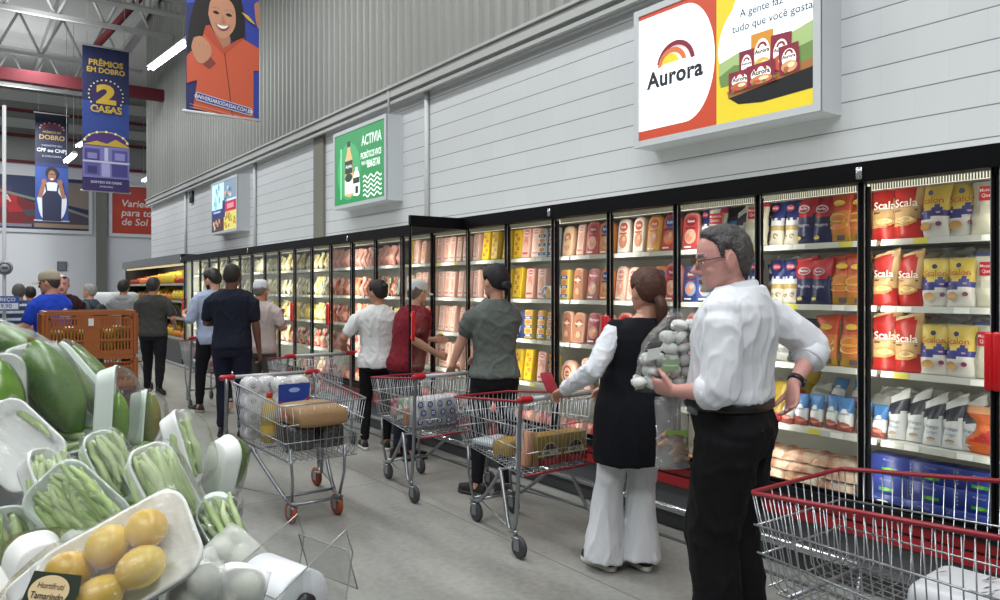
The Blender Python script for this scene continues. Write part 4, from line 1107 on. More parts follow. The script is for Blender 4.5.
# ---------------------------------------------------------------- 1 the man in the white shirt
def facial_grey(p):
    if p.y > .068 and p.z < -.054 and abs(p.x) < .032 and not (-.083 < p.z < -.066 and abs(p.x) < .02): return 1
    if .05 < p.y and p.z < -.098 and abs(p.x) < .042: return 1
    if -.083 < p.z < -.066 and abs(p.x) < .02 and p.y > .085: return 2
    if .019 < p.z < .033 and p.y > .06 and .012 < abs(p.x) < .052: return 3
    return 0
b = Body(H=1.78, pos=(2.61, 1.94), yaw=20, nose=1.05, ear=1.15, bulk=1.08, belly=.05, head=dict(yaw=32, pitch=-7, off=(-.040, .045, -.022), s=1.04), label='person in white rolled-sleeve shirt, black trousers and glasses holding bagged mushrooms',
    armL=dict(e=(-.262, -.03, 1.105), w=(-.20, .175, 1.085)), handL=dict(d=(.15, .9, .12), n=(.75, -.1, .5), curl=.75, thumb=.6), armR=dict(e=(.36, -.235, 1.24), w=(.19, -.185, 1.09)), handR=dict(d=(-.62, -.1, -.75), n=(-.5, .6, .45), curl=.35),
    legL=dict(a=(-.095, .02, .085)), legR=dict(a=(.095, -.03, .085)))
M_beard = mat('#b9aaa2', .8, bump=.5, bscale=260, var=.15, vscale=120); M_lip = mat('#8c5348', .5); M_brow = mat('#5a5350', .8); 
b.build_body(SKIN_R, .0055, facial=([M_beard, M_lip, M_brow], facial_grey)); eyes(b)
Z_GREY = [(-.12, -.088), (-.07, -.080), (-.050, -.050), (-.038, .0), (-.020, .034), (.004, .034), (.010, .005), (.020, .005), (.028, .055), (.05, .078), (.07, .094), (.095, .112)]
M_ghair = mat('#474443', .6, bump=1., bscale=110, var=.7, vscale=70)
b.hairshell(M_ghair, short_hair(.013, Z_GREY, .5), amp=.008, freq=55)
M_wshirt = cloth('#dcdfe4', .8, .1)
def f(mb):
    b.torso(mb, .024, 1.05, 1.50, n=32)
    tabs = [(-.4, .062), (0, .074), (.4, .074), (.8, .070), (1.0, .067), (1.15, .066), (1.3, .064)]
    for nm in 'LR': mb.ell(tuple(b.arm[nm][0]+Vector((.03 if nm == 'L' else -.03, 0, -.014))), (.088, .076, .058), 14)
    b.arm_tube(mb, 'L', -.35, 1.22, .0, 1, tabs); b.arm_tube(mb, 'R', -.35, 1.22, .0, 1, tabs)
sh = b.garment('shirt', M_wshirt, f, voxel=.007, wr=.0075, freq=6.0, smooth_it=3, aniso=(1.2, 1.2, .6), seed=2.)
for nm in 'LR':     # rolled cuffs
    S, E, W = b.arm[nm]; mb = MB(); a = E.lerp(W, .10); c = E.lerp(W, .36)
    mb.tube([a, a.lerp(c, .12), a.lerp(c, .9), c, a.lerp(c, .93)], [.064, .071, .070, .066, .05], 20); mb.build('cuff', M_wshirt, sh)
c0 = b.bend(Vector((0, -.014, 1.492))); mb = MB(); R = []   # stand-and-fall collar
for r, z in ((.070, -.022), (.073, .012), (.069, .026), (.078, .018), (.086, -.018)):
    R.append([c0+Vector((r*math.cos(q), r*1.0*math.sin(q)+.0, z-.012*math.sin(q))) for q in [2*PI*i/24 for i in range(24)]])
mb.loft(R, cap=False); mb.build('collar', M_wshirt, sh)
M_btrous = cloth('#0d0d10', .8, .1)
trousers(b, M_btrous, waist=1.045, inf=.016, k=1.2, tab=[(0, .104), (.3, .098), (.7, .088), (1, .080), (1.3, .078), (1.7, .072), (2, .072)], voxel=.010, wr=.008, freq=6)
mb = MB(); R = []
for z, g in ((1.012, .020), (1.018, .025), (1.044, .025), (1.05, .020)):
    rx, ry, yc = interp(b.T, z); rx = rx*b.bulk+g; ry = ry*b.bulk+g; be = b.belly*math.exp(-((z-1.06)/.12)**2)
    R.append([b.bend(Vector((rx*math.copysign(abs(math.cos(a))**.85, math.cos(a)), yc+ry*math.copysign(abs(math.sin(a))**.85, math.sin(a))+(be*math.sin(a) if math.sin(a) > 0 else 0), z))) for a in [2*PI*i/32 for i in range(32)]])
mb.loft(R); mb.build('belt', mat('#141210', .35), b.o)
mb = MB()
for x0 in (-.085, .085):
    mb.box(x0-.05, -.144, .945, x0+.05, -.141, .949)
mb.build('pocket_seam', mat('#26262b', .7), b.o)
b.shoes(mat('#111113', .35), mat('#0a0a0a', .6))
# glasses and wristwatch
g = MB(); hm = b.headM
for sd in (-1, 1):
    g.tube([hm @ Vector((sd*.033+.022*math.cos(q), .107-.004*abs(math.cos(q)), -.004+.0155*math.sin(q))) for q in [2*PI*i/18 for i in range(18)]], .0014, 5, closed=True)
    g.tube([hm @ Vector(p) for p in ((sd*.056, .103, .004), (sd*.073, .085, .007), (sd*.083, .02, .010), (sd*.085, -.018, .006))], .0024, 6)
g.tube([hm @ Vector(p) for p in ((-.011, .107, -.001), (0, .110, .001), (.011, .107, -.001))], .0014, 5)
gl = g.build('glasses', mat('#1d1c1c', .3), b.o)
mb = MB()
for sd in (-1, 1): mb.add([hm @ Vector((sd*.033+.021*math.cos(q), .1055, -.004+.0148*math.sin(q))) for q in [2*PI*i/16 for i in range(16)]], [tuple(range(16))])
mb.build('lens', film('spectacle_lens', '#f6f8f8', .02, .02, gmax=.10), gl)
S, E, W = b.arm['R']; u = (W-E).normalized(); mb = MB(); p = E.lerp(W, .86)
mb.tube([p-u*.011, p-u*.009, p+u*.009, p+u*.011], [.031, .0345, .0345, .031], 18); wt = mb.build('wristwatch', mat('#15161a', .4), b.o)
d = Vector((.55, -.8, .2)); d = (d-u*d.dot(u)).normalized(); mb = MB(); mb.tube([p+d*.030, p+d*.040], [.019, .018], 16); mb.build('dial', mat('#2a2d33', .15), wt)
MAN = b

# ---------------------------------------------------------------- 2 the woman in the long dark vest
b = Body(fem=True, H=1.61, pos=(2.985, 2.87), yaw=-20, bulk=1.24, side=.12, head=dict(yaw=6, pitch=-4, s=1.08), label='person in long black sleeveless tunic over white sleeves and flared white trousers, reddish ponytail',
    armL=dict(E=(2.68, 2.86, 1.09), W=(2.735, 3.16, .955)), handL=dict(d=(-.05, .9, -.35), n=(0, -.3, -1), curl=.55), armR=dict(W=(3.05, 3.16, .94)), handR=dict(d=(0, .9, -.35), n=(0, -.3, -1), curl=.55),
    legL=dict(A=(2.85, 2.96, .08), toe=18), legR=dict(A=(3.015, 2.85, .08), toe=12))
def facial_f(p):
    if .018 < p.z < .030 and p.y > .062 and .012 < abs(p.x) < .05: return 2
    if -.084 < p.z < -.062 and p.y > .085 and abs(p.x) < .022: return 1
    return 0
M_flip = mat('#a3564f', .45); M_fbrow = mat('#3a2820', .8); FAC = ([M_flip, M_fbrow], facial_f)
b.build_body(SKIN_L, .006, facial=FAC); eyes(b)
M_auburn = mat('#482516', .6, bump=.5, bscale=90, var=.3, vscale=40)
Z_PULLED = [(-.12, -.070), (-.07, -.070), (-.045, -.045), (-.03, .0), (-.01, .026), (.012, .002), (.022, .010), (.035, .05), (.06, .07), (.095, .082)]
def tail(mb, hm):
    mb.tube([hm @ Vector(p) for p in smooth_path([(.0, -.085, -.045), (.004, -.115, -.055), (.008, -.125, -.09), (.01, -.115, -.14), (.012, -.108, -.19), (.02, -.10, -.245)], 3)], [.020, .024, .029, .031, .033, .034, .035, .034, .033, .031, .028, .024, .019, .014, .009, .003][:16], 12)
b.hairshell(M_auburn, short_hair(.015, Z_PULLED), amp=.003, extra=tail)
mb = MB(); mb.tube([b.headM @ Vector((.024*math.cos(q), -.112+.008*math.sin(q), -.056+.024*math.sin(q))) for q in [2*PI*i/14 for i in range(14)]], .006, 6, closed=True); mb.build('hair_tie', mat('#1b1b1d', .6), b.o)
M_wblouse = cloth('#d8dbe0', .8, .1)
def f(mb):
    for nm in 'LR': b.arm_tube(mb, nm, -.1, 1.93, .006, 1.12, [(-.4, .044), (0, .049), (.5, .044), (.95, .042), (1.1, .042), (1.4, .039), (1.8, .030), (2, .029)])
b.garment('sleeve', M_wblouse, f, voxel=.008, wr=.006, freq=11, aniso=(1, 1, 1.3))
M_vest = cloth('#0f1017', .9, .15)
VT = [(.62, .195, .15, -.01), (.75, .197, .15, -.012), (.86, .196, .145, -.012), (.95, .190, .138, -.010), (1.05, .175, .126, 0), (1.18, .170, .124, .004), (1.28, .178, .134, .004), (1.36, .186, .122, -.006), (1.42, .176, .098, -.014), (1.455, .125, .080, -.018), (1.48, .08, .068, -.016)]
def f(mb):
    b.torso(mb, .006, .635, 1.475, tab=VT)
    for sd, nm in ((-1, 'L'), (1, 'R')): mb.ell(tuple(b.arm[nm][0]+Vector((-sd*.012, 0, .006))), (.066, .072, .068), 14)
b.garment('tunic', M_vest, f, voxel=.010, wr=.006, freq=5, aniso=(1, 1, .35))
M_wtrous = cloth('#d6d8db', .85, .12)
trousers(b, M_wtrous, waist=.95, k=1.06, tab=[(0, .096), (.3, .088), (.7, .074), (1, .068), (1.25, .072), (1.6, .084), (1.9, .098), (2, .102)], f1=2.10, voxel=.010, wr=.007, freq=7, aniso=(1.3, 1.3, .35))
b.shoes(mat('#18191c', .6), mat('#c9c7bd', .6))
# ---------------------------------------------------------------- 3 the woman in the grey tee
b = Body(fem=True, H=1.68, pos=(3.20, 4.47), yaw=-22, head=dict(yaw=26, pitch=-6), label='person in heathered grey tee and dark jeans with black hair in a low bun',
    armL=dict(E=(3.015, 4.63, 1.13), W=(2.985, 4.71, .945)), handL=dict(d=(0, .8, -.5), n=(.2, -.3, -1), curl=.6), armR=dict(W=(3.24, 4.72, 1.0), hint=(1, -.6, 0)), handR=dict(d=(-.3, .9, -.2), n=(0, -.2, -1), curl=.5), legL=dict(A=(3.10, 4.55, .08), toe=35), legR=dict(A=(3.25, 4.40, .08), toe=5))
b.build_body(SKIN_L, .007, facial=FAC); eyes(b)
M_bhair = mat('#120e0f', .7, bump=.4, bscale=80, var=.2, vscale=40)
def bun(mb, hm): mb.ell((0.0, -.128, -.045), (.045, .036, .040), 14, M=hm); mb.tube([hm @ Vector((.022*math.cos(q), -.150, -.045+.022*math.sin(q))) for q in [2*PI*i/12 for i in range(12)]], .014, 8, closed=True); mb.tube([hm @ Vector(p) for p in ((.02, -.13, -.06), (.025, -.12, -.10), (.02, -.115, -.13))], [.018, .012, .003], 8)
b.hairshell(M_bhair, short_hair(.018, Z_PULLED), amp=.002, extra=bun)
M_greytee = cloth('#5d635f', .9, .25, 260, var=.12)
shirt(b, 'tee_shirt', M_greytee, hem=.905, sleeve=.62, inf=.026, sl_k=1.3, voxel=.009, wr=.007, freq=7, aniso=(1, 1, 1.1)); neckband(b, M_greytee, .062, 1.468)
trousers(b, cloth('#15161c', .8), k=1.04, voxel=.011, wr=.005); b.shoes(mat('#1a1716', .5), mat('#2b2725', .6))
# ---------------------------------------------------------------- 4 the man in the red polo reaching into the open freezer
b = Body(H=1.60, pos=(3.25, 5.91), yaw=-80, bulk=1.05, belly=.04, lean=.24, head=dict(yaw=0, pitch=-8), label='person in dark red polo and white cap reaching into the open freezer door',
    armR=dict(E=(3.20, 5.70, 1.08), W=(3.42, 5.64, .94)), handR=dict(d=(.2, .9, -.3), curl=.5), armL=dict(W=(3.62, 6.02, 1.04)), handL=dict(d=(0, 1, -.1), curl=.4))
b.build_body(SKIN_L, .008, facial=FAC); eyes(b)
b.hairshell(mat('#57504b', .7), short_hair(.008), amp=.002)
cap_on(b, mat('#c9ccce', .7))
M_polo = cloth('#6d1522', .85)
shirt(b, 'polo_shirt', M_polo, hem=.86, sleeve=.8, inf=.022, sl_k=1.35, voxel=.010, wr=.008); neckband(b, M_polo, .070, 1.492, .012)
trousers(b, cloth('#1d1f2a', .8), voxel=.012, wr=.005); b.shoes(mat('#18181a', .5), mat('#101010', .6))
# ---------------------------------------------------------------- 5 the woman in the white tee
b = Body(fem=True, H=1.585, pos=(3.22, 6.40), yaw=-22, bulk=1.08, head=dict(yaw=38, pitch=-6), label='person in white tee and black trousers with a small high hair bun',
    armL=dict(W=(3.02, 6.70, .98), hint=(-.5, -1, -.3)), armR=dict(W=(3.28, 6.70, .98), hint=(.6, -.8, -.2)), handL=dict(d=(0, .9, -.3), n=(0, -.3, -1), curl=.6), handR=dict(d=(0, .9, -.3), n=(0, -.3, -1), curl=.6), legL=dict(A=(3.13, 6.48, .08)), legR=dict(A=(3.29, 6.34, .08), toe=4))
b.build_body(SKIN_M, .008, facial=FAC); eyes(b)
def hibun(mb, hm): mb.ell((0.0, -.125, .055), (.036, .034, .034), 14, M=hm)
b.hairshell(mat('#140e0c', .7, bump=.4, bscale=80), short_hair(.015, Z_PULLED), amp=.002, extra=hibun)
M_wtee = cloth('#d2d3d2', .85)
shirt(b, 'tee_shirt', M_wtee, hem=.86, sleeve=.72, inf=.022, sl_k=1.35, voxel=.010, wr=.009, freq=7, seed=4); neckband(b, M_wtee, .064, 1.468)
trousers(b, cloth('#0e0e11', .85), k=1.02, voxel=.012, wr=.004); b.shoes(mat('#1a1a1c', .5), mat('#b9b9b6', .6))
# ---------------------------------------------------------------- 6 the man in the navy tee
b = Body(H=1.76, pos=(2.29, 7.80), yaw=-31, head=dict(yaw=2, pitch=-4), bulk=1.02, label='person seen from behind in navy tee and dark jeans with shaved head',
    armL=dict(e=(-.27, .03, 1.15), w=(-.13, .24, 1.18)), armR=dict(w=(.255, .06, .865), hint=(.5, -1, 0)), handR=dict(curl=.6), handL=dict(curl=.6), legL=dict(a=(-.12, .06, .085)), legR=dict(a=(.11, -.05, .085)))
b.build_body(SKIN_D, .008); eyes(b)
b.hairshell(mat('#231a17', .75), short_hair(.004), amp=.0005)
M_navy = cloth('#1a1d2b', .9)
shirt(b, 'tee_shirt', M_navy, hem=.90, sleeve=.72, inf=.018, sl_k=1.3, voxel=.010, wr=.007, seed=6); neckband(b, M_navy)
trousers(b, cloth('#16192a', .85, var=.1), k=1.15, voxel=.012, wr=.006); b.shoes(mat('#141416', .5), mat('#1c1c1c', .6))
# ---------------------------------------------------------------- 7 the older man in the white cap
b = Body(H=1.60, pos=(2.80, 8.44), yaw=-48, head=dict(yaw=-4, pitch=-6), label='person in pale tee and white baseball cap holding a red bag of meat',
    armR=dict(e=(.27, .02, 1.17), w=(.16, .26, 1.16)), armL=dict(e=(-.26, .03, 1.15), w=(-.12, .26, 1.16)), handR=dict(curl=.7), handL=dict(curl=.7))
b.build_body(SKIN_M, .009); b.hairshell(mat('#6d655f', .7), short_hair(.007), amp=.001); cap_on(b, mat('#c6c8ca', .7))
shirt(b, 'tee_shirt', cloth('#b7aaa6', .9), hem=.86, sleeve=.72, inf=.022, sl_k=1.35, voxel=.011, wr=.007, seed=8); neckband(b, cloth('#b7aaa6', .9))
trousers(b, cloth('#4d4a48', .9), voxel=.013, wr=.005); b.shoes(mat('#202022', .5), mat('#55524e', .6))
# ---------------------------------------------------------------- 8 the man in the light blue shirt with a phone
b = Body(H=1.74, pos=(2.55, 9.50), yaw=8, head=dict(yaw=26, pitch=-16), label='person in light blue shirt with black hair looking down at a phone', lean=.03,
    armL=dict(e=(-.27, -.02, 1.14), w=(-.26, .22, 1.19)), handL=dict(d=(.2, .9, .3), curl=.7), armR=dict(w=(.18, .25, 1.05)), legL=dict(a=(-.11, .12, .085)), legR=dict(a=(.10, -.28, .12), pitch=38))
b.build_body(SKIN_L, .009, facial=([mat('#2a211d', .8)], lambda p: 1 if (p.z < -.055 and p.y > .0 and p.z > -.13 and not (-.083 < p.z < -.066 and abs(p.x) < .022)) else 0)); b.hairshell(mat('#17120f', .5), short_hair(.020), amp=.004)
M_lb = cloth('#9aa6bd', .85)
shirt(b, 'shirt', M_lb, hem=.84, sleeve=1.2, inf=.020, sl_k=1.3, voxel=.011, wr=.008, seed=9); neckband(b, M_lb, .068, 1.492, .011)
trousers(b, cloth('#14151b', .85), voxel=.013, wr=.005); b.shoes(mat('#25211f', .5), mat('#8a8079', .6))
PHONEHAND = b
# ---------------------------------------------------------------- 9 the man in the charcoal tee walking away
b = Body(H=1.66, pos=(2.28, 11.5), yaw=-28, bulk=1.05, label='person in charcoal tee and dark jeans walking away beside the orange crates', armL=dict(w=(-.22, .12, .92)), armR=dict(e=(.28, -.03, 1.14), w=(.25, .2, 1.04)), legL=dict(a=(-.12, .10, .085)), legR=dict(a=(.12, -.16, .09), pitch=15))
b.build_body(SKIN_M, .010); b.hairshell(mat('#2a2523', .6), short_hair(.015), amp=.003)
shirt(b, 'tee_shirt', cloth('#3f3f3d', .9), hem=.88, sleeve=.72, inf=.022, sl_k=1.35, voxel=.012, wr=.007, seed=10, post=lambda c: 0)
trousers(b, cloth('#15161b', .85), k=1.15, voxel=.014, wr=.006); b.shoes(mat('#19191a', .5), mat('#2c2c2c', .6))
# ---------------------------------------------------------------- 10 the grey hoodie
b = Body(H=1.64, pos=(2.18, 13.2), yaw=-25, label='person in light grey hooded sweatshirt far down the aisle')
b.build_body(SKIN_M, .012); b.hairshell(mat('#1d1816', .6), short_hair(.016), amp=.003)
M_hood = cloth('#8d8f8f', .9)
shirt(b, 'hoodie', M_hood, hem=.86, sleeve=1.9, inf=.028, sl_k=1.4, voxel=.013, wr=.007, seed=11)
mb = MB(); mb.ell(tuple(b.bend(Vector((0, -.09, 1.44)))), (.12, .06, .07), 14); mb.build('hood', M_hood, b.o)
trousers(b, cloth('#23252b', .85), voxel=.015, wr=.005); b.shoes(mat('#19191a', .5), mat('#2c2c2c', .6))
# ---------------------------------------------------------------- 11 the man in the blue tee behind the crates
b = Body(H=1.70, pos=(.86, 9.26), yaw=38, lean=.12, bulk=1.06, head=dict(yaw=22, pitch=-8), label='person in royal blue tee and beige cap reaching over the produce behind the crates',
    armL=dict(e=(-.27, .10, 1.15), w=(-.30, .34, 1.12)), armR=dict(w=(.1, .38, 1.10)))
b.build_body(SKIN_M, .008, facial=FAC); b.hairshell(mat('#3a302a', .7), short_hair(.006), amp=.001); cap_on(b, mat('#9c937e', .8))
M_blue = cloth('#1f3fae', .85)
ts = shirt(b, 'tee_shirt', M_blue, hem=.88, sleeve=.72, inf=.024, sl_k=1.35, voxel=.010, wr=.007, seed=12); neckband(b, M_blue)
a = Art(); a.blob([(-.03, .03), (0, .05), (.03, .03), (.02, 0), (-.02, 0)], mat('#cfd6ea', .7)); a.blob([(-.055, .0), (-.02, .02), (.01, .0), (-.02, -.02)], mat('#cfd6ea', .7)); a.text('Lagoa', 0, -.05, .055, mat('#cfd6ea', .7), .012)
a.step = .002; a.build('logo', b.o, tuple(b.bend(Vector((.02, -.165, 1.30)))), (1, 0, 0), (0, -.05, 1))
trousers(b, cloth('#23262e', .85), voxel=.013, wr=.005); b.shoes(mat('#19191a', .5), mat('#2c2c2c', .6))
# ---------------------------------------------------------------- 12 the man facing us in the dark red polo
b = Body(H=1.68, pos=(1.06, 10.6), yaw=168, bulk=1.05, head=dict(yaw=6, pitch=-4), label='person facing the camera in dark maroon top with sunglasses pushed up on a balding head')
b.build_body(SKIN_R, .008, facial=FAC); eyes(b); b.hairshell(mat('#8a7d74', .7), lambda p: .004*smoothstep((p.z-interp(Z_SHORT, p.y)[0])/.02) if p.y < .04 and p.z > interp(Z_SHORT, p.y)[0] and p.z < .07 else 0, amp=.0005)
M_mar = cloth('#2a1114', .85); shirt(b, 'polo_shirt', M_mar, hem=.9, sleeve=.75, inf=.02, sl_k=1.3, voxel=.011, wr=.006, seed=13); neckband(b, M_mar, .068, 1.492, .011)
trousers(b, cloth('#2a2c34', .85), voxel=.014, wr=.005); b.shoes(mat('#19191a', .5), mat('#2c2c2c', .6))
hm = b.headM; mb = MB()
for sd in (-1, 1):
    mb.ell((sd*.034, .088, .092), (.026, .006, .016), 12, M=hm @ Matrix.Rotation(.0, 4, 'X')); mb.tube([hm @ Vector(p) for p in ((sd*.06, .082, .094), (sd*.078, .04, .075), (sd*.084, -.01, .045))], .003, 6)
mb.tube([hm @ Vector(p) for p in ((-.012, .094, .094), (.012, .094, .094))], .003, 6); mb.build('sunglasses', mat('#17181a', .2), b.o)
# ---------------------------------------------------------------- 13 the striped shirt, 14 the backpack, 15 the dark hair far off
b = Body(H=1.57, pos=(.72, 12.4), yaw=-4, bulk=1.1, label='person in navy and white striped polo seen from behind by the back tables')
b.build_body(SKIN_M, .010); b.hairshell(mat('#55504c', .7), short_hair(.012), amp=.002)
shirt(b, 'polo_shirt', [cloth('#33415f', .9), cloth('#b9bfc6', .9)], hem=.86, sleeve=.8, inf=.024, sl_k=1.35, voxel=.010, wr=.005, seed=14, post=lambda c: 1 if (c.z*9.2) % 1 < .34 else 0)
trousers(b, cloth('#2a2c34', .85), voxel=.015, wr=.005); b.shoes(mat('#19191a', .5), mat('#2c2c2c', .6))
b = Body(H=1.57, pos=(1.66, 13.0), yaw=42, head=dict(yaw=12), label='grey-haired person in slate shirt carrying a dark backpack by the far wall')
b.build_body(SKIN_L, .010); b.hairshell(mat('#8f8b88', .7), short_hair(.014), amp=.003)
shirt(b, 'shirt', cloth('#4b545f', .9), hem=.88, sleeve=.8, inf=.02, sl_k=1.3, voxel=.012, wr=.006, seed=15); trousers(b, cloth('#2a2c34', .85), voxel=.015, wr=.005); b.shoes(mat('#19191a', .5), mat('#2c2c2c', .6))
t = thing('backpack', 'dark backpack worn by the grey-haired person near the far wall', 'backpack', (1.66, 13.0, 0), math.radians(42)); t.scale = (b.sc,)*3
mb = MB(); mb.ell((0, -.235, 1.22), (.15, .085, .21), 18); mb.build('bag', mat('#1b1d22', .7), t)
mb = MB(); mb.ell((0, -.30, 1.12), (.11, .05, .10), 16); mb.build('pocket', mat('#22252b', .7), t)
for sd in (-1, 1):
    mb = MB(); mb.tube(smooth_path([(sd*.1, -.17, 1.36), (sd*.11, -.05, 1.49), (sd*.12, .10, 1.42), (sd*.13, .145, 1.25), (sd*.15, .0, 1.10), (sd*.12, -.17, 1.08)], 4), .014, 8); mb.build('strap', mat('#1b1d22', .7), t)
b = Body(H=1.53, pos=(1.01, 14.7), yaw=10, label='dark-haired person far behind the striped polo')
b.build_body(SKIN_M, .012); b.hairshell(mat('#17120f', .6), short_hair(.022), amp=.004)
shirt(b, 'shirt', cloth('#23242a', .9), hem=.88, sleeve=.8, inf=.02, sl_k=1.3, voxel=.014, wr=.006, seed=16); trousers(b, cloth('#2a2c34', .85), voxel=.016, wr=.005); b.shoes(mat('#19191a', .5), mat('#2c2c2c', .6))
# ================================================================ shopping carts: rear (handle) at y=0, nose at +y
M_wire = mat('#a9adb0', .28, .85); M_frame = mat('#8f9396', .32, .8); M_rimred = mat('#8b1b27', .35); M_gripgrey = mat('#a3a5a6', .4, .2)
M_tyre = mat('#3b3d40', .6); M_hubg = mat('#84878a', .4, .4); M_tyreor = mat('#8e3f22', .6); M_capred = mat('#a51226', .35)
def make_cart(label, rim=True, orange=False, wf=.225, zbf=.50, wr=.062):
    t = thing('shopping_cart', label, 'shopping cart', (0, 0, 0), 0, 'wire shopping carts in the queue')
    L = .82
    def side(sd, y, z):       # point on a basket wall
        f = (y-.03)/(L-.03); zt = .87+(.80-.87)*f; zb = .43+(zbf-.43)*f; wt = .30+(wf-.30)*f; wb = .245+(wf-.05-.245)*f
        k = (z-zb)/(zt-zb); return Vector((sd*(wb+(wt-wb)*k), y, z))
    zt = lambda y: .87-.07*(y-.03)/(L-.03); zb = lambda y: .43+(zbf-.43)*(y-.03)/(L-.03)
    r = .0021
    mb = MB()
    for sd in (-1, 1):
        for i in range(24):
            y = .05+i*(L-.06)/23; yb = .07+i*(L-.12)/23
            a = side(sd, y, zt(y)); b_ = side(sd, yb, zb(yb)); mb.tube([a, b_.lerp(a, .08), b_+Vector((-sd*.02, 0, 0))], r, 5)
        for q in (.36, .66): mb.tube([side(sd, y, zb(y)+(zt(y)-zb(y))*q) for y in (.03, .4, L)], r*1.6, 6)
    for q in (.02, .36, .66):
        y = L; z = zb(y)+(zt(y)-zb(y))*q; mb.tube([side(-1, y-.03*(1-q), z), side(1, y-.03*(1-q), z)], r*1.6, 6)
    for i in range(12):       # nose wires
        u = -1+2*(i+.5)/12; a = side(1, L, zt(L)); b_ = side(1, L-.04, zb(L)); mb.tube([(a.x*u, L, a.z), (b_.x*u, L-.035, b_.z+.03), (b_.x*u, L-.07, b_.z)], r, 5)
    for i in range(13):       # floor, lengthwise and crosswise
        u = -1+2*i/12; a = side(1, .04, zb(.04)); b_ = side(1, L-.06, zb(L-.06)); mb.tube([(a.x*u, .04, a.z), (b_.x*u, L-.06, b_.z)], r, 5)
    for i in range(18):
        y = .05+i*(L-.11)/17; a = side(1, y, zb(y)); mb.tube([(-a.x, y, a.z-.003), (a.x, y, a.z-.003)], r, 5)
    mb.build('wire_basket', M_wire, t)
    mb = MB()                  # hinged rear gate
    for i in range(16):
        u = -1+2*(i+.5)/16; mb.tube([(.285*u, .035, .85), (.235*u, .045, .44)], r, 5)
    for z in (.56, .7, .84): mb.tube([(-.235-.05*(z-.43)/.44, .04, z), (.235+.05*(z-.43)/.44, .04, z)], r*1.5, 6)
    gt = mb.build('rear_gate', M_wire, t)
    if rim:
        mb = MB(); mb.tube([(-.242, .035, .435), (.242, .035, .435)], .008, 8); mb.build('gate_strip', M_rimred, gt)
    mb = MB(); top = [side(-1, .03, .872), side(-1, L-.012, zt(L-.012)), side(-1, L, zt(L))+Vector((.012, 0, 0)), side(1, L, zt(L))-Vector((.012, 0, 0)), side(1, L-.012, zt(L-.012)), side(1, .03, .872)]
    mb.tube(top, .0075 if rim else .006, 8, cap=True); mb.build('rim', M_rimred if rim else M_wire, t)
    mb = MB()
    for sd in (-1, 1):
        p = smooth_path([(sd*.31, -.04, .885), (sd*.315, -.015, .80), (sd*.325, -.01, .40), (sd*.335, .0, .19), (sd*.325, .05, .125), (sd*.305, .11, .16), (sd*.265, .22, .36), (sd*.245, .27, .43)], 4); mb.tube(p, .0125, 9)
        p = smooth_path([(sd*.245, .27, .435), (sd*.225, .34, .36), (sd*.17, .56, .18), (sd*.155, .64, .14), (sd*.155, .72, .135)], 4); mb.tube(p, .0125, 9)
        mb.tube([(sd*.155, .69, .135), (sd*.168, .73, .30), (sd*.178, .72, .49)], .009, 8)
        mb.tube([(sd*.325, .07, .14), (sd*.17, .60, .165)], .0045, 6)
    mb.tube([(-.155, .72, .135), (0, .725, .135), (.155, .72, .135)], .0115, 9); mb.tube([(-.165, .6, .16), (.165, .6, .16)], .009, 8); mb.tube([(-.24, .28, .425), (.24, .28, .425)], .008, 8); mb.tube([(-.178, .72, .49), (.178, .72, .49)], .008, 8)
    mb.build('frame', M_frame, t)
    mb = MB(); mb.tube([(-.27, -.045, .89), (.27, -.045, .89)], .0145, 12); h = mb.build('handle', M_gripgrey, t)
    for sd in (-1, 1):
        mb = MB(); mb.tube([(sd*.265, -.045, .89), (sd*.335, -.045, .89)], .021, 12, round_ends=True); mb.build('end_cap', M_capred, h)
    for x, y, z in ((.335, 0, .125), (-.335, 0, .125), (.15, .70, .12), (-.15, .70, .12)):
        mb = MB()
        for s_ in (-1, 1): mb.box(x+s_*.017-.002, y-.055, .045, x+s_*.017+.002, y-.005, .105); 
        mb.rbox(x-.02, y-.045, .10, x+.02, y+.02, .118, .004, 1); mb.tube([(x, y, .115), (x, y, .15)], .012, 8); c = mb.build('caster', M_frame, t)
        mb = MB(); M = Matrix.Translation((x, y-.035, wr+.001)) @ Matrix.Rotation(PI/2, 4, 'Y'); mb.lathe([(.02, -.015), (wr-.007, -.014), (wr, -.009), (wr, .009), (wr-.007, .014), (.02, .015)], 18, 0, M); mb.lathe([(.012, -.0155), (.03, -.0145), (.03, .0145), (.012, .0155)], 14, 1, M)
        mb.build('wheel', [M_tyreor if orange else M_tyre, M_tyreor if orange else M_hubg], c)
    return t
cartC = make_cart('wire cart with red rim in front of the vest woman, carrying two beer cases')
cartC.location = (2.90, 3.38, 0)
cartB = dup(cartC, (2.96, 4.69, 0), (0, 0, .03), None, 'wire cart with red rim pushed by the woman in grey tee, blue-dotted paper pack inside')
cartD = dup(cartC, (2.393, .69, 0), (0, 0, 0), (1.24, 1.0, 1.06), 'big empty-looking wire cart in the near corner with only a white pack inside')
cartE = dup(cartC, (2.80, 6.78, 0), (0, 0, 0), None, 'wire cart before the woman in white tee, holding red and yellow groceries')
cartF = dup(cartC, (2.72, 9.95, 0), (0, 0, .05), None, 'wire cart beside the man in light blue shirt, pink bag inside')
cartG = dup(cartC, (2.02, 12.05, 0), (0, 0, .08), None, 'distant wire cart pushed by the man in charcoal tee')
cartA = make_cart('loaded cart with orange-brown wheels and grey rim in the middle of the aisle', rim=False, orange=True, wf=.275, zbf=.42, wr=.070)
cartA.scale = (1.06, 1.12, .985); cartA.location = (1.90, 5.46, 0); cartA.rotation_euler = (0, 0, PI+.02)

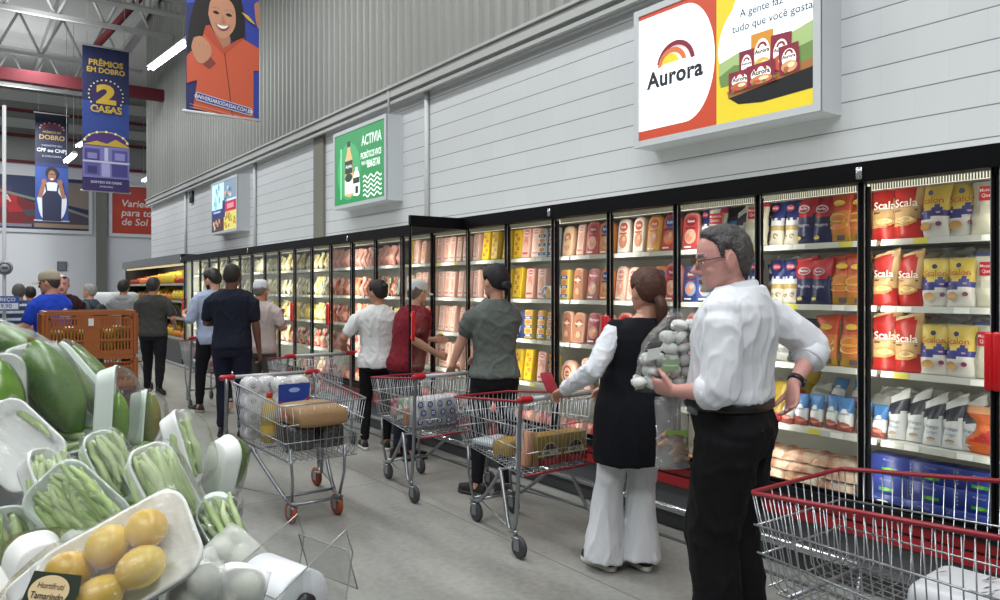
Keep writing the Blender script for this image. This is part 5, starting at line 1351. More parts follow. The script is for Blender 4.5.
# ---------------------------------------------------------------- groceries in the carts
def at(cart, p):     # a spot in a cart's own frame
    s = cart.scale; a = cart.rotation_euler.z; x, y = p[0]*s[0], p[1]*s[1]
    return (cart.location.x+x*math.cos(a)-y*math.sin(a), cart.location.y+x*math.sin(a)+y*math.cos(a), p[2]*s[2])
M_paper = mat('#d4d5d6', .8, bump=.2, bscale=90); M_wrapw = mat('#dfe2e6', .25)
def paper_pack(cart, p, rz, label, group, fancy=True):
    t = thing('toilet_paper_pack', label, 'toilet paper', at(cart, p), cart.rotation_euler.z+rz, group); t.scale = (1.15, 1.2, 1.1)
    for k in range(4):
        for j in (-1, 1):
            mb = MB(); M = Matrix.Translation((j*.053, 0, .055+k*.098)) @ Matrix.Rotation(PI/2, 4, 'X')
            mb.lathe([(.018, -.05), (.05, -.05), (.053, -.046), (.053, .046), (.05, .05), (.018, .05)], 18, 0, M); mb.lathe([(.019, -.0505), (.0185, .0505)], 12, 1, M)
            mb.build('roll', [M_paper, mat('#8d8a84', .8)], t)
    mb = MB(); mb.rbox(-.112, -.056, 0, .112, .056, .405, .045, 3); mb.build('wrapper', film('pack_film', '#ffffff', .10, .12, .4, 30, .22), t)
    if fancy:
        a = Art(); a.step = .001
        a.poly([(-.10, .24), (.03, .235), (.095, .27), (.10, .36), (-.10, .36)], mat('#223f8f', .3)); a.line([(-.10, .245), (-.02, .222), (.06, .232), (.10, .265)], .016, mat('#b5302f', .3)); a.ell(0, .32, .035, .015, mat('#8fa6d6', .3)); a.line([(-.10, .228), (-.02, .205), (.06, .214), (.10, .245)], .008, mat('#e6e9ee', .3))
        a.build('printed_label', t, (0, .0575, 0), (-1, 0, 0), (0, 0, 1))
        a2 = Art(); a2.step = .001; a2.poly([(-.10, .24), (.03, .235), (.095, .27), (.10, .36), (-.10, .36)], mat('#223f8f', .3)); a2.line([(-.10, .245), (-.02, .222), (.06, .232), (.10, .265)], .016, mat('#b5302f', .3)); a2.ell(0, .32, .035, .015, mat('#8fa6d6', .3))
        a2.build('printed_label', t, (0, -.0575, 0), (1, 0, 0), (0, 0, 1))
    return t
paper_pack(cartA, (.14, .11, .455), 0, 'tall toilet paper pack against the handle, nearer the grey aisle edge', 'toilet paper packs in the loaded cart', False)
paper_pack(cartA, (-.02, .25, .46), .0, 'tall toilet paper pack with big blue label in the loaded cart', 'toilet paper packs in the loaded cart')
t = thing('cooking_oil_bottle', 'big yellow oil bottle with red cap standing in the loaded cart', 'bottle', at(cartA, (.16, .345, .475)))
mb = MB(); mb.lathe([(.04, 0), (.056, .012), (.058, .09), (.054, .12), (.058, .15), (.056, .22), (.036, .275), (.02, .295), (.018, .31)], 20); mb.build('bottle', mat('#b59a1e', .15, trans=.25), t)
mb = MB(); mb.lathe([(.021, .305), (.022, .312), (.022, .335), (.018, .34)], 16); mb.build('cap', mat('#a3201f', .35), t)
mb = MB(); mb.lathe([(.0592, .05), (.0595, .06), (.0572, .115), (.0565, .12)], 20, cap=False); mb.build('label', mat('#cfae2c', .3), t)
# black shrink-wrapped drink packs under a brown paper sack
for i, (x, y) in enumerate(((.10, .62), (-.085, .62))):
    t = thing('drink_pack', ['black shrink-wrapped drink pack low in the loaded cart, camera side', 'black shrink-wrapped drink pack low in the loaded cart, freezer side'][i], 'drink pack', at(cartA, (x, y, .487)), cartA.rotation_euler.z, 'wrapped drink packs')
    for a_ in range(2):
        for b_ in range(4):
            mb = MB(); mb.lathe([(.028, 0), (.034, .008), (.034, .13), (.026, .145), (.024, .147)], 14, 0, Matrix.Translation((-.037+a_*.074, -.13+b_*.082, 0))); mb.build('can', mat('#4a4d52', .25, .6), t)
    mb = MB(); mb.rbox(-.078, -.17, -.002, .078, .16, .155, .03, 3); mb.build('wrapper', film('black_film', '#24262a', .16, .16, .7, 26, .55, '#1d1f23'), t)
t = thing('paper_sack', 'brown paper sack with red print lying on the wrapped drink packs', 'paper sack', at(cartA, (.01, .62, .640)), cartA.rotation_euler.z); t.scale = (1.05, 1.15, 1.1)
mb = MB(); R = []
for i, (y, w, h, dz) in enumerate(((-.20, .10, .05, .03), (-.17, .15, .10, .0), (-.08, .16, .12, 0), (.06, .16, .118, 0), (.17, .155, .11, 0), (.215, .15, .09, .01), (.22, .14, .05, .03))):
    ring = []
    for j in range(20):
        a = 2*PI*j/20; ca, sa = math.cos(a), math.sin(a); e = .32
        q = Vector((w*math.copysign(abs(ca)**e, ca), y, dz+h/2+h/2*math.copysign(abs(sa)**e, sa))); q += Vector((1, .4, 1))*(noise.noise(q*22)*.006); ring.append(q)
    R.append(ring)
mb.loft(R); mb.build('sack', mat('#917350', .85, bump=.5, bscale=30, var=.06), t)
a = Art(); a.rect(-.05, .035, .05, .075, mat('#a8644c', .8)); a.text('Carvao', 0, .055, .03, mat('#c9a888', .8), .01); a.rect(.10, .05, .12, .065, mat('#6b5b48', .8)); a.step = .001; a.build('print', t, (.166, .02, 0), (0, 1, 0), (0, 0, 1))
# cart B
t = thing('kitchen_roll_pack', 'white paper roll pack with blue dots in the cart of the woman in grey tee', 'paper roll pack', at(cartB, (.02, .26, .475)), cartB.rotation_euler.z)
for i in range(4):
    mb = MB(); mb.tube([(-.155+i*.104, 0, .0), (-.155+i*.104, 0, .22)], .05, 18); mb.build('roll', M_paper, t)
mb = MB(); mb.rbox(-.21, -.056, -.002, .21, .056, .225, .04, 3); mb.build('wrapper', film('pack_film2', '#ffffff', .1, .12, .4, 30, .18), t)
a = Art(); a.step = .001; rg = random.Random(2); MBD = mat('#2f4a86', .3)
for i in range(5):
    for j in range(3):
        x = -.16+i*.08+(j % 2)*.03; z = .04+j*.065; a.ell(x, z, .024, .024, MBD); a.ell(x, z, .013, .013, mat('#d5d9e2', .3)); a.ell(x, z, .006, .006, MBD)
a.build('blue_dots', t, (0, -.0575, 0), (1, 0, 0), (0, 0, 1))
def simple(name, label, cat, cart, p, rz, build, mats, group=None):
    t = thing(name, label, cat, at(cart, p), cart.rotation_euler.z+rz, group); mb = MB(); build(mb); mb.build(name.split('_')[-1], mats, t); return t
simple('vegetable_bag', 'pale green bag of vegetables near the nose of the dotted pack cart', 'bag', cartB, (-.06, .52, .50), .3, lambda mb: pouch_mesh(mb, .24, .16, .06, lambda u, v, f: 1 if noise.noise(Vector((u*3, v*4, 1))) > .15 else 0, seed=21, crumple=.015), [mat('#8ea58a', .3), mat('#d3d8d2', .3)])
simple('sausage_tray', 'orange sausage pack leaning in the dotted pack cart, camera side', 'sausage pack', cartB, (-.14, .36, .47), .2, lambda mb: mb.rbox(-.05, -.02, 0, .05, .02, .14, .014, 2), mat('#b8785c', .3))
simple('meat_bag', 'pink and red bag at the far nose of the dotted pack cart', 'meat bag', cartB, (-.02, .68, .50), .2, lambda mb: pouch_mesh(mb, .24, .14, .05, lambda u, v, f: 1 if noise.noise(Vector((u*3, v*4, 6))) > .05 else 0, seed=22, crumple=.012), [mat('#b5405a', .3), mat('#d3aab0', .3)])
# cart C
def beercase(x, y, lab):
    t = thing('beer_case', lab, 'beer case', at(cartC, (x, y, .46)), 0, 'beer cases in the cart')
    mb = MB(); mb.rbox(-.098, -.065, 0, .098, .065, .175, .004, 1); mb.build('carton', mat('#7a6632', .4), t)
    a = Art(); a.step = .0008; a.rect(-.096, .003, .096, .055, mat('#7e1d26', .4)); a.rect(-.096, .055, .096, .068, mat('#c9bfa0', .4)); a.ell(0, .075, .06, .062, mat('#b6a77a', .4)); a.ell(0, .075, .052, .055, mat('#3c3328', .4)); a.rect(-.062, .058, .062, .092, mat('#d5cdb6', .4)); a.text('AMSTEL', 0, .075, .03, mat('#201a16', .4), .012); a.rect(-.05, .01, .05, .04, mat('#a8343a', .4))
    a.build('printed_front', t, (0, -.0655, 0), (1, 0, 0), (0, 0, 1))
    mb = MB(); mb.box(-.094, -.061, .1752, .094, .061, .177); mb.build('golden_lid', mat('#8a6a2c', .4), t)
beercase(-.02, .14, 'golden beer case with red base, nearer the cart post'); beercase(.185, .14, 'golden beer case with red base, half behind the black tunic')
simple('sausage_pack', 'pale orange sausage pack stood upright beside the beer cases', 'sausage pack', cartC, (-.165, .13, .46), .15, lambda mb: mb.rbox(-.03, -.025, 0, .03, .025, .21, .012, 2, M=Matrix.Rotation(.22, 4, 'Y')), mat('#c08a6c', .3))
simple('white_pack', 'white flat pack stood upright beside the orange sausage pack', 'pack', cartC, (-.13, .22, .46), .3, lambda mb: pouch_mesh(mb, .10, .24, .03, lambda u, v, f: 0, seed=23), mat('#cfd2d4', .3))
simple('food_box', 'yellow food box with orange print on the cart floor behind beer', 'box', cartC, (-.08, .42, .48), .5, lambda mb: mb.rbox(-.09, -.06, 0, .09, .06, .09, .004, 1), mat('#a5843c', .4))
simple('milk_carton_pack', 'white flat pack near the nose of the beer cart', 'pack', cartC, (-.03, .62, .50), .1, lambda mb: mb.rbox(-.12, -.10, 0, .12, .10, .035, .01, 2), mat('#bcc4cc', .3))
simple('butter_pack', 'small golden pack beside the white pack in the beer cart', 'pack', cartC, (.08, .48, .485), .2, lambda mb: mb.rbox(-.05, -.05, 0, .05, .05, .07, .005, 1), mat('#b59b4c', .3))
# the flap and red wallet at the handle of cart C
t = thing('wallet', 'red wallet held upright above the cart handle by the vest woman', 'wallet', (2.775, 3.30, .925), .35)
mb = MB(); mb.rbox(-.055, -.008, 0, .055, .008, .12, .004, 2, M=Matrix.Rotation(-.45, 4, 'X')); mb.build('cover', mat('#a3273a', .4), t)
# cart D
t = thing('tissue_pack', 'white tissue pack with dark leaf marks in the near empty cart', 'tissue pack', (2.41, .93, .462), .05)
mb = MB(); mb.rbox(-.14, -.13, 0, .14, .17, .195, .045, 4); mb.build('wrapper', mat('#c3c5c8', .35, bump=.35, bscale=14), t)
a = Art(); a.step = .0012; rg = random.Random(9)
for i in range(11):
    x, y = rg.uniform(-.1, .1), rg.uniform(-.09, .13); an = .3+rg.uniform(-.2, .2); u = Vector((math.cos(an), -math.sin(an)))*.022; v = Vector((-u.y, u.x))*.16
    a.poly([tuple(Vector((x, y))-u), tuple(Vector((x, y))+v), tuple(Vector((x, y))+u), tuple(Vector((x, y))-v)], mat('#4c4f54', .5))
a.build('leaf_pattern', t, (0, 0, .1955), (1, 0, 0), (0, 1, 0))
# cart E
for i, (k, x, y, c1, c2, nm, lb) in enumerate(((0, -.16, .16, '#c9b13c', '#e3dca8', 'pasta_bag', 'yellow pasta bag in the cart before the woman in white tee'), (1, -.12, .34, '#a8202a', '#d86a5a', 'tomato_bag', 'red bag in the cart before the woman in white tee'), (2, .05, .2, '#b33a30', '#c9c9c4', 'meat_bag', 'red and white bag beside the yellow pasta bag'), (3, .05, .45, '#c3c6c2', '#8da07a', 'vegetable_bag', 'pale bag at the far end of the cart before the white tee'), (4, -.12, .56, '#9c2a3a', '#d9d3cc', 'meat_bag', 'dark red bag at the nose of the cart before the white tee'))):
    simple(nm, lb, nm.replace('_', ' '), cartE, (x, y, .47+.02*i/4), i*.4, lambda mb, i=i: pouch_mesh(mb, .22, .24 if i != 1 else .17, .07, lambda u, v, f: 1 if noise.noise(Vector((u*3, v*4, i*2))) > .1 else 0, seed=30+i, crumple=.014), [mat(c1, .3), mat(c2, .3)])
simple('grocery_bag', 'pale pink grocery bag in the cart beside the light blue shirt', 'bag', cartF, (.08, .30, .475), .2, lambda mb: pouch_mesh(mb, .24, .24, .07, lambda u, v, f: 0, seed=36, crumple=.02), mat('#b99a9a', .4))
simple('detergent_pack', 'blue and white pack beside the pale pink grocery bag', 'pack', cartF, (-.12, .28, .46), .2, lambda mb: pouch_mesh(mb, .2, .16, .06, lambda u, v, f: 1 if noise.noise(Vector((u*3, v*4, 16))) > .0 else 0, seed=37, crumple=.014), [mat('#3f4a78', .3), mat('#cfd3d8', .3)])
# things in people's hands
t = thing('mushroom_bag', 'clear bag of round white mushrooms hugged by the man in white shirt', 'bag', (2.392, 2.145, 1.095), -.58); rg = random.Random(4)
BALLS = [(x*.052+(z % 2)*.026-.092+z*.018, (y-.5)*.052, .03+z*.047) for z in range(6) for x in range(4) for y in range(2) if not (z > 2 and x == 0) and not (z > 4 and x == 3)]
for x, y, z in BALLS:
    mb = MB(); mb.lathe([(.004, -.024), (.013, -.022), (.015, -.010), (.029, -.008), (.031, .002), (.026, .016), (.014, .025), (.003, .027)], 14, 0, Matrix.Translation((x+rg.uniform(-.004, .004), y, z)) @ Matrix.Rotation(rg.uniform(0, 6), 4, Vector((rg.uniform(-1, 1), rg.uniform(-1, 1), 1)))); mb.build('mushroom', mat('#cfd0cb', .45), t)
mb = MB()
def bagfn(u, v):
    a = u*2*PI; q_ = smoothstep((v-.55)/.45); w = .132*(1-.62*q_)*(.86+.14*math.sin(min(1, v*3)*PI/2)); d_ = .072*(1-.75*q_)
    c = Vector((w*math.cos(a)+.005+v*.085, d_*math.sin(a), -.005+v*.345)); return tuple(c+Vector((1, 1, 0))*(noise.noise(c*26)*.009))
mb.grid(bagfn, 28, 20); mb.build('film', film('bag_film', '#fdfefe', .05, .06, .9, 34, .015), t)
a = Art(); a.step = .001; a.poly([(-.02, .07), (.05, .08), (.055, .125), (-.015, .12)], mat('#7f9a72', .4)); a.text('Champignon', .018, .1, .012, mat('#e6ebe0', .4), .01); a.poly([(-.085, .12), (-.03, .13), (-.02, .175), (-.075, .165)], mat('#c9cdc9', .4)); a.build('label', t, (0, -.083, .01), (1, 0, 0), (0, 0, 1))
t = thing('bread_bag', 'clear bag of tan rolls with green label hanging below the hand', 'bag', (2.395, 2.085, .775), -.5)
for i in range(9):
    mb = MB(); q = Vector((rg.uniform(-.035, .04), rg.uniform(-.012, .012), .045+i*.013)); mb.tube([q-Vector((.025, 0, .008)), q+Vector((0, 0, .007)), q+Vector((.025, 0, -.006))], [.010, .013, .010], 8, round_ends=True); mb.build('roll', mat('#b5835c', .6, var=.1, vscale=40), t)
mb = MB(); pouch_mesh(mb, .15, .30, .035, lambda u, v, f: 0, seed=41, crumple=.01); mb.build('film', film('bag_film2', '#f6f8f8', .12, .08, .7, 30, .16), t)
a = Art(); a.poly([(-.045, .165), (.05, .165), (.05, .135), (.0, .15), (-.03, .14)], mat('#7f9c4a', .4)); a.step = .001; a.build('label', t, (0, -.038, 0), (1, 0, 0), (0, 0, 1))
t = thing('mushroom_tray', 'grey-green tray with two white discs under the forearm of white shirt', 'tray', (2.45, 1.99, .99), -.3)
mb = MB(); mb.rbox(-.06, -.03, 0, .06, .03, .13, .012, 2, M=Matrix.Rotation(.5, 4, 'Y')); mb.build('tray', mat('#5d6b66', .35), t)
a = Art(); a.ell(.055, .085, .028, .026, mat('#c3c9c4', .4)); a.ell(.02, .11, .015, .012, mat('#c3c9c4', .4)); a.step = .001; a.build('disc_print', t, (0, -.0305, 0), (math.cos(.5), 0, -math.sin(.5)), (math.sin(.5), 0, math.cos(.5)))
hp = PHONEHAND; wp = Vector(hp.pos)+hp.Rm @ (hp.arm['L'][2]*hp.sc)
t = thing('mobile_phone', 'dark mobile phone held by the man in light blue shirt', 'phone', (wp.x-.02, wp.y+.09, wp.z+.0), .4); mb = MB(); mb.rbox(-.036, -.005, 0, .036, .005, .15, .004, 2, M=Matrix.Rotation(-.7, 4, 'X')); mb.build('body', mat('#17181a', .2), t)
t = thing('meat_bag', 'red bag of meat held by the older man in white cap', 'meat bag', (3.00, 8.58, 1.06), -.9); mb = MB(); pouch_mesh(mb, .26, .22, .06, lambda u, v, f: 1 if noise.noise(Vector((u*3, v*4, 9))) > .2 else 0, seed=45, crumple=.012); mb.build('bag', [mat('#8e2a30', .3), mat('#c98a86', .3)], t)
# ================================================================ the produce stand in front: a heap of wrapped trays
eF = Vector((.588, .809, 0)); eR = Vector((.809, -.588, 0)); eU = Vector((0, 0, 1)); eT = -eF
def SV(l, d, z): return eR*l+eF*d+eU*z
def orient(a, n):
    """a: the tray's length direction, n: the way its open face looks; both as (across, up, toward the aisle end)"""
    A = (eR*a[0]+eU*a[1]+eT*a[2]).normalized(); N = eR*n[0]+eU*n[1]+eT*n[2]; N = (N-A*N.dot(A)).normalized(); B = N.cross(A)
    return Matrix((A, B, N)).transposed()
# the stand itself, right edge along the aisle
t = thing('produce_stand', 'dark produce stand heaped with wrapped vegetable trays in the near corner', 'produce stand', (0, 0, 0))
mb = MB(); mb.box(-2.2, .55, 0, .52, 3.0, .78); mb.build('base', mat('#222522', .6), t)
mb = MB(); mb.rbox(.50, .5, .74, .60, 3.05, .86, .02, 2); mb.rbox(-2.2, .48, .74, .6, .55, .86, .02, 2); mb.build('edge_rail', mat('#3a3c3d', .45), t)
mb = MB(); mb.grid(lambda u, v: (-1.6+2.08*u, .58+2.3*v, .80+.22*(1-smoothstep((u-.45)/.55))+.06*v), 10, 10); mb.build('sloped_bed', mat('#1d211c', .8), t)

M_foam = mat('#e9ebe8', .5, bump=.06, bscale=120); M_foamg = mat('#d0dbd3', .5, bump=.06, bscale=120)
M_wrap = film('stretch_wrap', '#fdfefd', .075, .04, 1.0, 30, .02)
def rrect(L, W, r, z, n=5):
    P = []
    for cx, cy, a0 in ((L/2-r, W/2-r, 0), (-L/2+r, W/2-r, PI/2), (-L/2+r, -W/2+r, PI), (L/2-r, -W/2+r, 1.5*PI)):
        for i in range(n+1): a = a0+PI/2*i/n; P.append((cx+r*math.cos(a), cy+r*math.sin(a), z))
    return P
M_milky = film('milky_wrap', '#fcfdfc', .07, .10, 1.0, 34, .42, '#e6e9e2')
def tray_thing(name, label, cat, C, a, n, L=.205, W=.14, D=.032, foam=None, dome=.02, group=None, wrap=True, fm=None):
    t = link(name, None); t.empty_display_size = .05; t.location = SV(*C); t.rotation_euler = orient(a, n).to_euler(); tag(t, label, cat, group)
    mb = MB(); r = .032
    mb.loft([rrect(L*.82, W*.78, r*.8, 0), rrect(L*.86, W*.82, r*.85, .004), rrect(L*.97, W*.955, r, D-.004), rrect(L*1.0, W*1.0, r*1.05, D-.002), rrect(L*1.0, W*1.0, r*1.05, D+.002), rrect(L*.95, W*.93, r*.95, D+.002), rrect(L*.80, W*.75, r*.75, .008)])
    mb.build('foam_tray', foam or M_foam, t)
    if wrap:
        mb = MB()
        def f(u, v):
            x = (u-.5)*2; y = (v-.5)*2; k = (1-x**4)*(1-y**4)
            # square to rounded-rectangle
            return (x*L*.5*(1-.03*abs(y)**6), y*W*.5*(1-.03*abs(x)**6), D+.003+dome*k**.7+.0025*noise.noise(Vector((x*5+C[0]*9, y*5, C[2]*7)))*k)
        mb.grid(f, 20, 14); mb.build('wrap_film', fm or M_wrap, t)
    return t
prng = random.Random(21)
M_bean = [mat(c, .4, var=.12, vscale=60) for c in ('#8fab5e', '#a0b872', '#7d9a50', '#a8bd80')]; M_pale = [mat(c, .4, var=.1, vscale=60) for c in ('#b3c590', '#c0cfa0', '#a2b87e')]
def beans(t, L, W, D, n=22, cols=M_bean, ang=.0, thick=.0068):
    for i in range(n):
        ln = prng.uniform(.11, .16)*(L/.205); y = -W*.38+W*.76*((i*7) % n)/n; x = prng.uniform(-.5, .5)*(L*.85-ln); an = ang+prng.uniform(-.20, .20); z = .016+(i % 5)*.0075; bend = prng.uniform(-.016, .016)
        P = []
        for k in range(6):
            s = (k/5-.5); px = x+ln*s*math.cos(an); py = y+ln*s*math.sin(an)+bend*(1-4*s*s); P.append((max(-L*.46, min(L*.46, px)), max(-W*.42, min(W*.42, py)), z+.003*math.sin(k*2+i)))
        mb = MB(); mb.tube(P, [thick*.6, thick*.95, thick*(1+.1*(i % 3)), thick, thick*.95, thick*.5], 8, round_ends=True); mb.build('green_bean', cols[i % len(cols)], t)
def mat_papaya(c1, c2, nm):
    m = bpy.data.materials.new(nm); m.use_nodes = True; nt = m.node_tree; b = nt.nodes['Principled BSDF']; b.inputs['Roughness'].default_value = .28
    tc = nt.nodes.new('ShaderNodeTexCoord'); n = nt.nodes.new('ShaderNodeTexNoise'); n.inputs['Scale'].default_value = 9; n.inputs['Detail'].default_value = 4; cr = nt.nodes.new('ShaderNodeValToRGB')
    cr.color_ramp.elements[0].position = .35; cr.color_ramp.elements[0].color = lin(c1); cr.color_ramp.elements[1].position = .7; cr.color_ramp.elements[1].color = lin(c2)
    nt.links.new(tc.outputs['Object'], n.inputs['Vector']); nt.links.new(n.outputs['Fac'], cr.inputs['Fac']); nt.links.new(cr.outputs['Color'], b.inputs['Base Color']); return m
M_pap = mat_papaya('#3d6a1c', '#76963c', 'papaya_skin'); M_pap2 = mat_papaya('#4a7220', '#8a9a48', 'papaya_skin_pale'); M_pap3 = mat_papaya('#5d7a2c', '#a5803c', 'papaya_skin_ripe'); M_lime = mat_papaya('#5c8a1c', '#86a83a', 'chayote_skin')
def papaya(t, L, rad, m, z=.02, y=0., x0=0.):
    mb = MB(); P = []; R = []
    for k in range(14):
        s = k/13; P.append((x0-L/2+L*s, y, z+rad*.8)); R.append(max(.004, rad*(math.sin(PI*s**.85))**.62*(.82+.28*s)))
    mb.tube(P, R, 18); o = mb.build('papaya', m, t)
    mb = MB(); mb.tube([(x0-L/2-.006, y, z+rad*.8), (x0-L/2+.008, y, z+rad*.8)], [.006, .009], 8); mb.build('stalk', mat('#6b5b34', .7), o)
M_mango = mat_papaya('#cfa52e', '#e6cf74', 'yellow_fruit_skin')
# --- yellow fruit, nearest
t = tray_thing('fruit_tray', 'white foam tray of yellow fruit under shiny wrap, topmost near the aisle', 'fruit tray', (-0.493, 1.00, 1.141), (.84, .46, -.28), (-.18, .55, .82), .205, .135, .034, dome=.03)
for i, (x, y, z, rx, ry, rz_) in enumerate(((-.058, .028, .034, .033, .028, .028), (-.005, .03, .036, .033, .030, .029), (-.035, -.03, .036, .040, .028, .029), (.025, -.022, .036, .036, .029, .028), (.045, .026, .034, .031, .029, .027))):
    mb = MB(); mb.ell((0, 0, 0), (rx*.9, ry*.9, rz_*.9), 16, M=Matrix.Translation((x, y, z)) @ Matrix.Rotation(prng.uniform(-.6, .6), 4, 'Z')); mb.build('yellow_fruit', M_mango, t)
a = Art(); a.poly([(-.036, -.020), (.034, -.020), (.040, 0), (.034, .022), (-.036, .022)], mat('#1e2a1a', .4)); a.ell(-.003, 0, .029, .019, mat('#cdb78c', .4)); a.text('Hortifruti', -.002, .006, .010, mat('#3a2a1a', .4), .006); a.text('Tamarindo', -.002, -.006, .011, mat('#201a12', .4), .012); a.step = .0006
a.build('label', t, (-.070, -.006, .066), (.75, -.64, .1), (.64, .75, .1))
# --- beans and pods
t = tray_thing('bean_tray', 'tilted foam tray of green beans facing the camera, beside the yellow fruit', 'vegetable tray', (-0.695, 1.25, 1.150), (0.76, -0.65, 0.05), (.16, .34, .90), 0.158, 0.112, 0.03, M_foamg, dome=.026); beans(t, .158, .112, .03, 34, ang=-.05, thick=.0066)
t = tray_thing('bean_tray', 'foam tray of pale pods seen edge-on, behind the tilted green beans', 'vegetable tray', (-0.816, 1.33, 1.144), (0.42, -0.9, 0.1), (.88, .40, -.10), 0.17, 0.1, 0.03, M_foam, dome=.035); beans(t, .17, .10, .03, 20, M_pale, 0, .0075)
t = tray_thing('bean_tray', 'small tray of pods squeezed above the tilted green bean tray', 'vegetable tray', (-0.732, 1.38, 1.181), (0.5, -0.86, 0.1), (.84, .42, .26), 0.14, 0.085, 0.028, M_foamg, dome=.03); beans(t, .14, .085, .028, 20, M_pale, 0, .006)
t = tray_thing('bean_tray', 'foam tray of thick pale pods leaning right, above the yellow fruit tray', 'vegetable tray', (-0.609, 1.32, 1.156), (0.5, -0.86, 0.1), (.80, .46, .34), 0.165, 0.1, 0.034, M_foam, dome=.034); beans(t, .165, .10, .034, 26, M_pale, 0, .0085)
t = tray_thing('bean_tray', 'small tray of pods low at the aisle edge of the heap', 'vegetable tray', (-0.507, 1.34, 1.088), (0.55, -0.82, 0.15), (0.62, 0.5, 0.6), 0.11, 0.07, 0.026, M_foamg, dome=0.018); beans(t, .11, .07, .026, 16, M_pale, 0, .0055)
# --- papayas
t = tray_thing('papaya_tray', 'big green papaya bulging out of its foam tray, the largest fruit in view', 'papaya tray', (-0.994, 1.60, 1.285), (0.42, -0.9, -0.05), (.90, .36, .22), 0.225, 0.115, 0.03, M_foamg, dome=0.075); papaya(t, .225, .050, M_pap)
t = tray_thing('papaya_tray', 'darker papaya tray lying behind the biggest papaya', 'papaya tray', (-0.988, 1.70, 1.293), (0.66, -0.75, -0.05), (0.3, 0.55, 0.78), 0.19, 0.1, 0.028, M_foamg, dome=0.06); papaya(t, .18, .040, M_pap2)
t = tray_thing('papaya_tray', 'long foam tray edge sloping across the heap below the orange crates', 'papaya tray', (-0.995, 1.76, 1.295), (0.62, -0.78, -0.1), (0.4, 0.62, -0.68), 0.2, 0.085, 0.03, M_foamg, dome=0.03); papaya(t, .17, .03, M_pap2)
t = tray_thing('papaya_tray', 'uppermost green papaya lying flat in a tray at the picture edge', 'papaya tray', (-1.228, 1.85, 1.337), (0.88, -0.42, -0.2), (0.25, 0.92, 0.3), 0.27, 0.11, 0.03, M_foamg, dome=0.065); papaya(t, .25, .043, M_pap)
t = tray_thing('papaya_tray', 'rounded white tray end poking up below the lower crate rim', 'papaya tray', (-1.132, 1.90, 1.338), (0.5, -0.86, 0.1), (-0.35, 0.1, -0.92), 0.09, 0.06, 0.028, M_foam, dome=0.02); 
t = tray_thing('papaya_tray', 'upright foam tray with a green slice standing below the orange crates', 'papaya tray', (-0.864, 1.60, 1.260), (0.03, 1, -0.05), (.90, .10, -.42), 0.19, 0.1, 0.034, M_foamg, dome=.05); papaya(t, .13, .028, M_lime, x0=-.03, y=-.01)
t = tray_thing('papaya_tray', 'upright foam tray with a ripening slice, next one toward the aisle', 'papaya tray', (-0.821, 1.66, 1.228), (0.05, 1, -0.05), (.90, .10, -.40), 0.135, 0.09, 0.03, M_foamg, dome=.045); papaya(t, .12, .026, M_pap3)
t = tray_thing('papaya_tray', 'green papaya cut off by the picture edge under the uppermost one', 'papaya tray', (-1.024, 1.50, 1.286), (0.1, -0.95, 0.1), (0.7, 0.35, 0.6), 0.2, 0.12, 0.03, M_foam, dome=0.06); papaya(t, .18, .05, M_pap)
t = tray_thing('papaya_tray', 'foam tray corner sticking out under the darker papaya', 'papaya tray', (-0.918, 1.62, 1.209), (0.8, -0.58, 0.1), (0.1, 0.5, -0.85), 0.12, 0.08, 0.028, M_foamg, dome=0.02); 
# --- greens and backs of trays toward the aisle
t = tray_thing('vegetable_tray', 'pointed foam tray with wrinkled clear wrap over grey-green greens', 'vegetable tray', (-0.640, 1.45, 1.199), (-0.27, 0.96, 0.05), (.88, .25, -.38), 0.155, 0.085, 0.03, M_foam, dome=.05); beans(t, .15, .085, .03, 9, M_pale, .1, .008)
t = tray_thing('papaya_tray', 'upright white tray showing its back at the aisle side, papaya behind it', 'papaya tray', (-0.574, 1.50, 1.156), (0.26, 0.95, 0.15), (0.6, 0.05, -0.8), 0.135, 0.078, 0.03, M_foam, dome=0.035); papaya(t, .12, .03, M_pap)
t = tray_thing('vegetable_tray', 'curved white tray edge cupping a lime green chayote', 'vegetable tray', (-0.549, 1.40, 1.106), (0.5, 0.84, 0.1), (0.8, -0.35, 0.45), 0.1, 0.08, 0.028, M_foamg, dome=0.035); mb = MB(); mb.ell((.0, .0, .032), (.036, .028, .026), 16); mb.build('chayote', M_lime, t)
t = tray_thing('vegetable_tray', 'big white tray back with one stalk beside the biggest papaya', 'vegetable tray', (-0.905, 1.42, 1.219), (0.76, -0.63, 0.1), (-0.2, 0.58, 0.78), 0.165, 0.125, 0.03, M_foam, dome=0.01); mb = MB(); mb.tube([(-.05, .04, .012), (.0, .05, .02), (.03, .05, .03)], [.005, .008, .004], 8); mb.build('stalk', M_bean[1], t)
t = tray_thing('vegetable_tray', 'tray of leafy green pods at the lower picture edge', 'vegetable tray', (-0.807, 1.22, 1.086), (0.2, -0.95, 0.2), (0.5, 0.45, 0.75), 0.15, 0.09, 0.03, M_foamg, dome=0.03); beans(t, .15, .09, .03, 12, M_bean, .2, .008)
